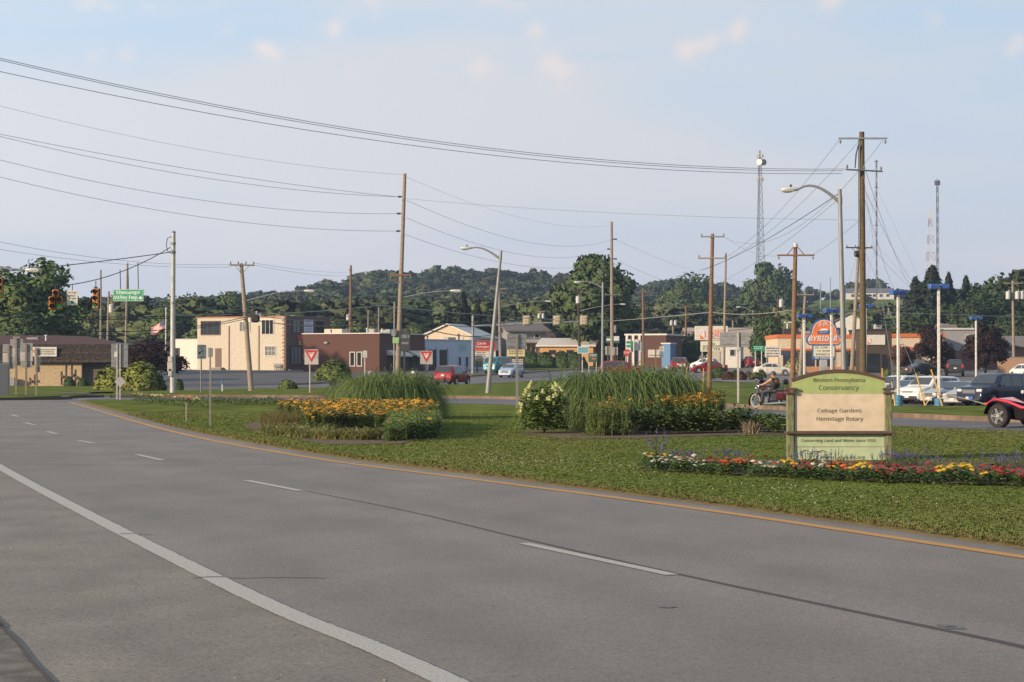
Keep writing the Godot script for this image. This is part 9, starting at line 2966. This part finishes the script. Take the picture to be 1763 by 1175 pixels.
	drift("coneflowers", "mound of orange coneflowers right of the right tall grass clump", poly([Vector2(2.902, 55.0), Vector2(5.116, 55.0), Vector2(5.659, 59.0), Vector2(4.713, 60.0), Vector2(3.157, 57.0)]), 1300, 0.66, 0.98, cone_stem, m_stem, cone_head, 1050, 65, 0.9)
	drift("coneflowers", "small group of orange coneflowers below the right tall grass clump", poly([Vector2(1.728, 51.123), Vector2(2.736, 51.123), Vector2(3.208, 58.493), Vector2(2.015, 57.39)]), 420, 0.62, 0.84, cone_stem, m_stem, cone_head, 90, 66, 0.8)
	# broad leaved perennials of the right bed
	var broad := [leafy_plant(71, 420, 0.75, 0.95, 0.15, 0.045), leafy_plant(72, 380, 0.62, 0.9, 0.17, 0.05)]
	m_broad = leaf("leaf_broad", 0.15, 0.21, 0.065)
	m_yellowish = leaf("leaf_yellowish", 0.22, 0.24, 0.07)
	var per := [[1062, 53.2, 0.75, 0], [1100, 53.4, 1.05, 0], [1128, 52.8, 1.0, 0], [1155, 53.0, 1.0, 1], [1180, 53.2, 0.95, 0], [1204, 53.6, 1.0, 1], [1226, 53.4, 0.9, 0], [1250, 54.2, 1.0, 1], [1270, 54.6, 0.95, 0], [1294, 54.6, 0.75, 0], [1316, 54.4, 0.72, 0], [1338, 54.8, 0.8, 1], [1140, 56.0, 1.15, 0], [1170, 56.2, 1.1, 0], [1212, 56.8, 1.05, 0], [1248, 57.0, 0.95, 0], [1282, 57.4, 0.85, 0], [1322, 57.0, 0.8, 0], [1090, 55.4, 1.1, 0], [1345, 53.6, 0.7, 0]]
	for k in per.size():
		var a: Array = per[k]
		var t := thing("perennial", "pale yellowish leafy perennial in the right island bed" if a[3] else "dark green broad leaved perennial in the right island bed", "plant", Vector3((a[0] - 881.5) / 3800.0 * a[1], 0.08, -a[1]), k * 2.1, "yellowish perennials" if a[3] else "green perennials")
		part(t, "foliage", broad[k % 2], m_yellowish if a[3] else m_broad)
		t.scale = Vector3(0.95, a[2] * 1.0, 0.95)
	for k in 4:
		var px: float = [1072, 1085, 1288, 1298][k]
		var t := thing("dry_plant", ["grey dried plant under the right coneflower mound's left side", "second grey dried plant beside the first one under the coneflowers", "grey dried plant left of the thin stake behind the flower bed", "second grey dried plant close to the thin stake"][k], "plant", Vector3((px - 881.5) / 3800.0 * 52.4, 0.08, -52.4), k)
		part(t, "stems", blade_clump(80 + k, 70, 0.25, 0.46, 0.008, 0.3, [Color(0.26, 0.2, 0.13), Color(0.2, 0.16, 0.11)]), m_stem).set_meta("kind", "stuff")
	# hydrangea
	var hy := thing("hydrangea", "hydrangea with pale lime flower panicles left of the right tall grass clump", "shrub", Vector3(0.783, 0.08, -53.6))
	var hb := MB.new()
	for k in 8:
		hb.tube([Vector3.ZERO, Vector3(cos(k * 0.8) * 0.2, 0.5, sin(k * 0.8) * 0.2), Vector3(cos(k * 0.8) * 0.4, 0.95, sin(k * 0.8) * 0.4)], [0.02, 0.012, 0.006], 5)
	part(hy, "stems", hb, bark)
	part(hy, "foliage", leafy_plant(73, 2600, 1.22, 1.5, 0.12, 0.045), leaf("leaf_hydrangea", 0.13, 0.19, 0.045))
	var hr := rng(74)
	var cone := MB.new()
	for k in 150:
		var y := hr.randf()
		var a := hr.randf() * TAU
		var o := Vector3(cos(a), 0.4, sin(a))
		cone.col = Color(0.52, 0.53, 0.23) * hr.randf_range(0.8, 1.2)
		leaf_card(cone, Vector3(cos(a) * 0.075 * (1.0 - y * 0.75), y * 0.2, sin(a) * 0.075 * (1.0 - y * 0.75)), o, 0.018, hr, o.normalized())
	var cm := cone.mesh()
	for k in 46:
		var a := hr.randf_range(-0.3, PI + 0.6)
		var y := hr.randf_range(0.42, 1.16)
		if k > 39:
			a = PI + hr.randf_range(-0.3, 0.4)
			y = hr.randf_range(0.4, 0.7)
		var o := part(hy, "panicle", cm, mats["bloom"])
		var rad := 0.62 * sqrt(maxf(0.1, 1.0 - pow(y / 1.32, 3)))
		o.transform = Transform3D(Basis(Vector3(sin(a), 0, -cos(a)), -0.5 * hr.randf()).scaled(Vector3(1.0, 0.7, 1.0) * hr.randf_range(0.65, 1.0)), Vector3(cos(a) * rad, y, sin(a) * rad * 0.9))

	# zinnias and salvias in front of the garden sign: one plant of each colour, then copies
	var zr := rng(88)
	m_zin = leaf("leaf_zinnia", 0.1, 0.16, 0.045)
	var zleaf := [leafy_plant(90, 90, 0.18, 0.34, 0.075, 0.022), leafy_plant(91, 90, 0.2, 0.36, 0.075, 0.022)]
	var shades := {"white": Color(0.68, 0.64, 0.52), "red": Color(0.4, 0.012, 0.02), "orange": Color(0.68, 0.13, 0.015), "yellow": Color(0.68, 0.45, 0.02)}
	var protos := {}
	for c in shades:
		protos[c] = []
		for v in 3:
			var t := thing("zinnia", "%s zinnia plant below the garden sign" % c, "flower", Vector3.ZERO, 0.0, "%s zinnias" % c)
			part(t, "foliage", zleaf[v % 2], m_zin)
			var zh := zinnia_head(0.04, shades[c])
			for k in 3 + v % 2:
				var o := part(t, "blossom", zh, mats["bloom"])
				var a := zr.randf() * TAU
				o.transform = Transform3D(Basis(Vector3(zr.randfn(), 0, zr.randfn()).normalized(), 0.1 + zr.randf() * 0.35) * Basis(Vector3.UP, a), Vector3(cos(a) * zr.randf() * 0.15, zr.randf_range(0.14, 0.23), sin(a) * zr.randf() * 0.15))
				o.scale = Vector3.ONE * zr.randf_range(0.8, 1.2)
			protos[c].append(t)
	var used := {}
	var line0 := [[1105, 806, 820], [1340, 812, 832], [1500, 818, 840], [1763, 822, 848]]
	for i in 132:
		var px := lerpf(1108.0, 1775.0, (i + zr.randf()) / 132.0)
		var v := zr.randf()
		var py := lerpf(lerp_table([[1105, 812], [1340, 825], [1500, 833], [1775, 838]], px), lerp_table([[1105, 820], [1340, 833], [1500, 842], [1775, 850]], px), v)
		var z := 1.6 * 3800.0 / (py - 638.0)
		var pick := zr.randf()
		var c := "white" if px < 1210 and pick < 0.75 else "yellow" if px < 1150 else "red" if px < 1245 and pick < 0.85 else "orange" if px < 1290 else "white" if px < 1345 and pick < 0.6 else "yellow" if px < 1370 and pick < 0.7 else "red" if px < 1400 else "white" if px < 1425 else "orange" if px < 1465 and pick < 0.6 else "yellow" if px < 1500 else "red" if px < 1605 and pick < 0.85 else "yellow" if px < 1690 and pick < 0.85 else "red"
		var at := Vector3((px - 881.5) / 3800.0 * z, 0.085, -z)
		var v2 := zr.randi() % 3
		var src: Node3D = protos[c][v2]
		var t := src
		if used.has(src):
			t = dup(src, "zinnia", "", at, zr.randf() * TAU, src.get_meta("group"))
		else:
			src.position = at
			used[src] = true
		t.set_meta("label", "%s zinnia plant %s" % [c, "in the bed's left stretch before the garden sign" if px < 1340 else "directly below the garden sign's panels" if px < 1540 else "in the bed's stretch right of the garden sign" if px < 1660 else "at the bed's right end near the picture edge"])
		t.scale = Vector3.ONE * zr.randf_range(0.75, 1.08)
	for c in protos:
		for src in protos[c]:
			if not used.has(src):
				src.position = Vector3(5.371, 0.085, -33.0)
	var spike := MB.new()
	for k in 7:
		var a := k * 2.4
		var foot := Vector3(cos(a) * 0.1, 0.0, sin(a) * 0.1)
		var tip := foot * 1.7 + Vector3(0, 0.42 + 0.09 * (k % 3), 0)
		spike.col = Color(0.07, 0.1, 0.035)
		spike.cyl(foot, foot.lerp(tip, 0.6), 0.006, 0.005, 4)
		for j in 26:
			var p := foot.lerp(tip, 0.55 + 0.45 * j / 26.0)
			spike.col = Color(0.13, 0.11, 0.26) * zr.randf_range(0.7, 1.3)
			leaf_card(spike, p + Vector3(zr.randfn(), 0, zr.randfn()) * 0.009, Vector3(zr.randfn(), 0.4, zr.randfn()).normalized(), 0.016 * (1.15 - 0.6 * j / 26.0), zr, Vector3(zr.randfn(), 1, zr.randfn()).normalized())
	var sal := thing("salvia", "purple salvia with upright flower spikes behind the zinnias", "flower", Vector3(2.354, 0.085, -36.0), 0.0, "purple salvias")
	part(sal, "spikes", spike, mats["bloom"])
	part(sal, "foliage", leafy_plant(93, 70, 0.24, 0.32, 0.07, 0.016), leaf("leaf_salvia", 0.08, 0.1, 0.045))
	for k in 46:
		var px: float = [1137, 1145, 1152, 1158, 1176, 1180, 1188, 1200, 1245, 1256, 1262, 1278, 1360, 1372, 1386, 1394, 1400, 1404, 1412, 1418, 1428, 1436, 1450, 1457, 1462, 1470, 1490, 1510, 1528, 1532, 1536, 1552, 1560, 1570, 1580, 1604, 1612, 1650, 1680, 1712, 1716, 1724, 1735, 1742, 1752, 1760][k]
		if px > 1395.0 and px < 1515.0 and k % 3 > 0:
			continue
		var z: float = (35.8 if px < 1300 else 35.2 if px < 1600 else 34.4) + zr.randf_range(-0.5, 0.5)
		dup(sal, "salvia", "purple salvia with upright flower spikes behind the zinnias", Vector3((px - 881.5) / 3800.0 * z, 0.085, -z), zr.randf() * TAU, "purple salvias").scale = Vector3(0.8, 0.46, 0.8) * zr.randf_range(0.75, 1.15)
	for k in 3:
		var t := thing("young_plant", ["tall young leafy plant at the right edge behind the flower bed", "leafy plant right beside the tall young plant at the right edge", "shorter leafy plant left of the tall young plant at the right edge"][k], "plant", Vector3([9.35, 9.75, 9.05][k], 0.085, [-39.0, -38.6, -38.4][k]), k * 1.4)
		part(t, "foliage", broad[k % 2], m_broad)
		t.scale = Vector3(0.6, [0.75, 0.7, 0.45][k], 0.6)
	# low flower strip at the left tip of the island
	var strip_m := [leafy_plant(95, 160, 0.3, 0.8, 0.1, 0.03), leafy_plant(96, 160, 0.34, 0.8, 0.1, 0.03)]
	m_light = leaf("leaf_light", 0.12, 0.17, 0.04)
	for k in 34:
		var px := 236.0 + k * 7.6
		var z := 109.0 - k * 0.35 if k % 2 == 0 else 101.0 - k * 0.75
		if k % 2 and k > 16:
			z = 98.0 - (k - 16) * 0.2
		var t := thing("bedding_plant", "low bedding plant in the strip at the island's left tip", "plant", Vector3((px - 881.5) / 3800.0 * z, 0.07, -z), k * 1.1, "bedding plants at the island tip")
		part(t, "foliage", strip_m[k % 2], m_light if k % 3 else m_broad)
		t.scale = Vector3(1.0, 1.0 + 0.4 * fmod(k * 0.61, 1.0), 1.0)
	var tipr := rng(97)
	var specks := []
	var tint := []
	for k in 70:
		var px := tipr.randf_range(228.0, 345.0)
		var z := lerpf(110.0, 92.0, (px - 228.0) / 117.0) + tipr.randf_range(-4.0, 4.0)
		specks.append(Transform3D(Basis(Vector3.RIGHT, tipr.randf() * 0.7).scaled(Vector3.ONE * tipr.randf_range(0.7, 1.3)), Vector3((px - 881.5) / 3800.0 * z, 0.4 + tipr.randf() * 0.1, -z)))
		tint.append([Color(0.6, 0.55, 0.4), Color(0.5, 0.1, 0.03), Color(0.55, 0.5, 0.1)][tipr.randi() % 3])
	var fl := stuff(self, "small_blossoms", daisy(7, 0.045, Color.WHITE, Color(0.5, 0.4, 0.1)), specks, tint, mats["bloom"])
	tag(fl, "scattered small blossoms over the strip at the island's left tip", "flowers")

	# ---- grass blades on the lawns
	var tuft := MB.new()
	var gr := rng(101)
	for k in 7:
		var a := gr.randf() * TAU
		var foot := Vector3(gr.randfn(), 0, gr.randfn()) * 0.022
		var o := Vector3(cos(a), 0, sin(a))
		var sd := Vector3(-o.z, 0, o.x) * 0.003
		var m := foot + Vector3(0, 0.045, 0) + o * 0.012
		var tip := foot + Vector3(0, 0.075, 0) + o * gr.randf_range(0.01, 0.035)
		var v := gr.randf_range(0.8, 1.2)
		tuft.col = Color(v, v, v)
		var nn := (Vector3.UP + o * 0.3).normalized()
		tuft.tri3(foot - sd, foot + sd, m + sd, nn, nn, nn)
		tuft.tri3(foot - sd, m + sd, m - sd, nn, nn, nn)
		tuft.tri3(m - sd, m + sd, tip, nn, nn, nn)
	var gm := tuft.mesh()
	m_blade = mat("grass_blade", Color.WHITE, 0.8, {"vc": true, "spec": 0.2, "back": Color(0.2, 0.22, 0.05)})
	m_blade.albedo_color = Color.WHITE
	var gx := []
	var gc := []
	var dryness := FastNoiseLite.new()
	dryness.seed = 9
	dryness.frequency = 0.09
	var yl := smooth_line([Vector2(16.0, -14.0), Vector2(8.6, 6.0), Vector2(4.353, 18.79), Vector2(2.124, 25.359), Vector2(-0.697, 32.54), Vector2(-3.803, 40.562), Vector2(-8.696, 56.854), Vector2(-16.737, 88.796), Vector2(-22.3, 111.0)])
	var border := offset_line(yl, -0.45)
	for i in 300000:
		var z := 17.0 + 62.0 * pow(gr.randf(), 1.7)
		var x := gr.randf_range(-0.235, 0.24) * z
		var bx := 99.0
		for k in border.size() - 1:
			if border[k].y <= z and border[k + 1].y > z:
				bx = lerpf(border[k].x, border[k + 1].x, (z - border[k].y) / (border[k + 1].y - border[k].y))
		var far_x := lerp_table([[40.0, 24.0], [55.8, 12.9], [61.0, 10.5], [83.0, 4.6], [98.0, 0.35], [103.0, -3.5], [112.0, -13.0]], z)
		if x < bx - 0.06 or x > far_x - 0.1:
			continue
		var edge := x - bx
		var q := dryness.get_noise_2d(x, z * 0.6)
		if edge < 0.25 and gr.randf() < 0.25 + q:
			continue
		var hgt := gr.randf_range(0.16, 0.34) * (1.0 + 0.25 * q) * (1.0 + z * 0.006)
		if edge < 0.5:
			hgt *= 1.35
		var wide := 0.8 + z * 0.012
		gx.append(Transform3D(Basis(Vector3.UP, gr.randf() * TAU).scaled(Vector3(wide, hgt, wide)), Vector3(x, 0.06, -z)))
		var col := Color(0.275, 0.365, 0.088).lerp(Color(0.4, 0.385, 0.135), clampf(q * 0.9 + 0.22 + gr.randf_range(-0.1, 0.1), 0.0, 1.0))
		if edge < 0.35:
			col = col.lerp(Color(0.45, 0.34, 0.16), gr.randf() * 0.7)
		gc.append(col)
	var lawn := stuff(self, "grass", gm, gx, gc, m_blade)
	tag(lawn, "short mown grass covering the planted island", "grass")
	# white clover heads in the near grass
	var cb := MB.new()
	cb.col = Color(0.5, 0.46, 0.37)
	cb.ball(Vector3(0, 0.036, 0), Vector3(0.007, 0.005, 0.007), 4, 7)
	cb.col = Color(0.1, 0.14, 0.04)
	cb.cyl(Vector3.ZERO, Vector3(0, 0.034, 0), 0.002, 0.002, 3)
	var cx := []
	for i in 5200:
		var z := gr.randf_range(18.5, 40.0)
		var x := gr.randf_range(-0.1, 0.24) * z
		var bx := lerp_table([[18.7, 4.8], [25.3, 2.55], [32.5, -0.25], [40.5, -3.3]], z)
		var d := x - bx
		if d < 0.5 or d > 9.0:
			continue
		var patchy := dryness.get_noise_2d(x * 1.7 + 40.0, z * 1.3) + 0.25 - absf(d - 2.2) * 0.13
		if gr.randf() > patchy * 0.8:
			continue
		cx.append(Transform3D(Basis(Vector3(gr.randfn(), 0, gr.randfn()).normalized(), 0.2).scaled(Vector3.ONE * gr.randf_range(0.8, 1.4)), Vector3(x, 0.065, -z)))
	tag(stuff(self, "clover", cb.mesh(), cx, [], mats["bloom"]), "white clover heads sprinkled through the near grass", "clover")
	# pebbles on the shoulder
	var pm := MB.new()
	pm.ball(Vector3(0, 0.3, 0), Vector3(1.0, 0.6, 0.8), 4, 6)
	var px := []
	var pc := []
	for i in 300:
		var z := gr.randf_range(10.0, 26.0)
		var x := -0.346 - 0.34 * (z - 11.3) - 0.2 - pow(gr.randf(), 1.3) * 4.0
		px.append(Transform3D(Basis(Vector3.UP, gr.randf() * TAU).scaled(Vector3.ONE * gr.randf_range(0.003, 0.008)), Vector3(x, 0.012, -z)))
		pc.append([Color(0.28, 0.25, 0.2), Color(0.12, 0.11, 0.1), Color(0.33, 0.3, 0.25), Color(0.27, 0.17, 0.1)][gr.randi() % 4])
	var peb := mat("pebble", Color.WHITE, 0.9, {"vc": true})
	peb.albedo_color = Color.WHITE
	tag(stuff(self, "pebbles", pm.mesh(), px, pc, peb), "loose pebbles strewn over the shoulder in the foreground", "pebbles")
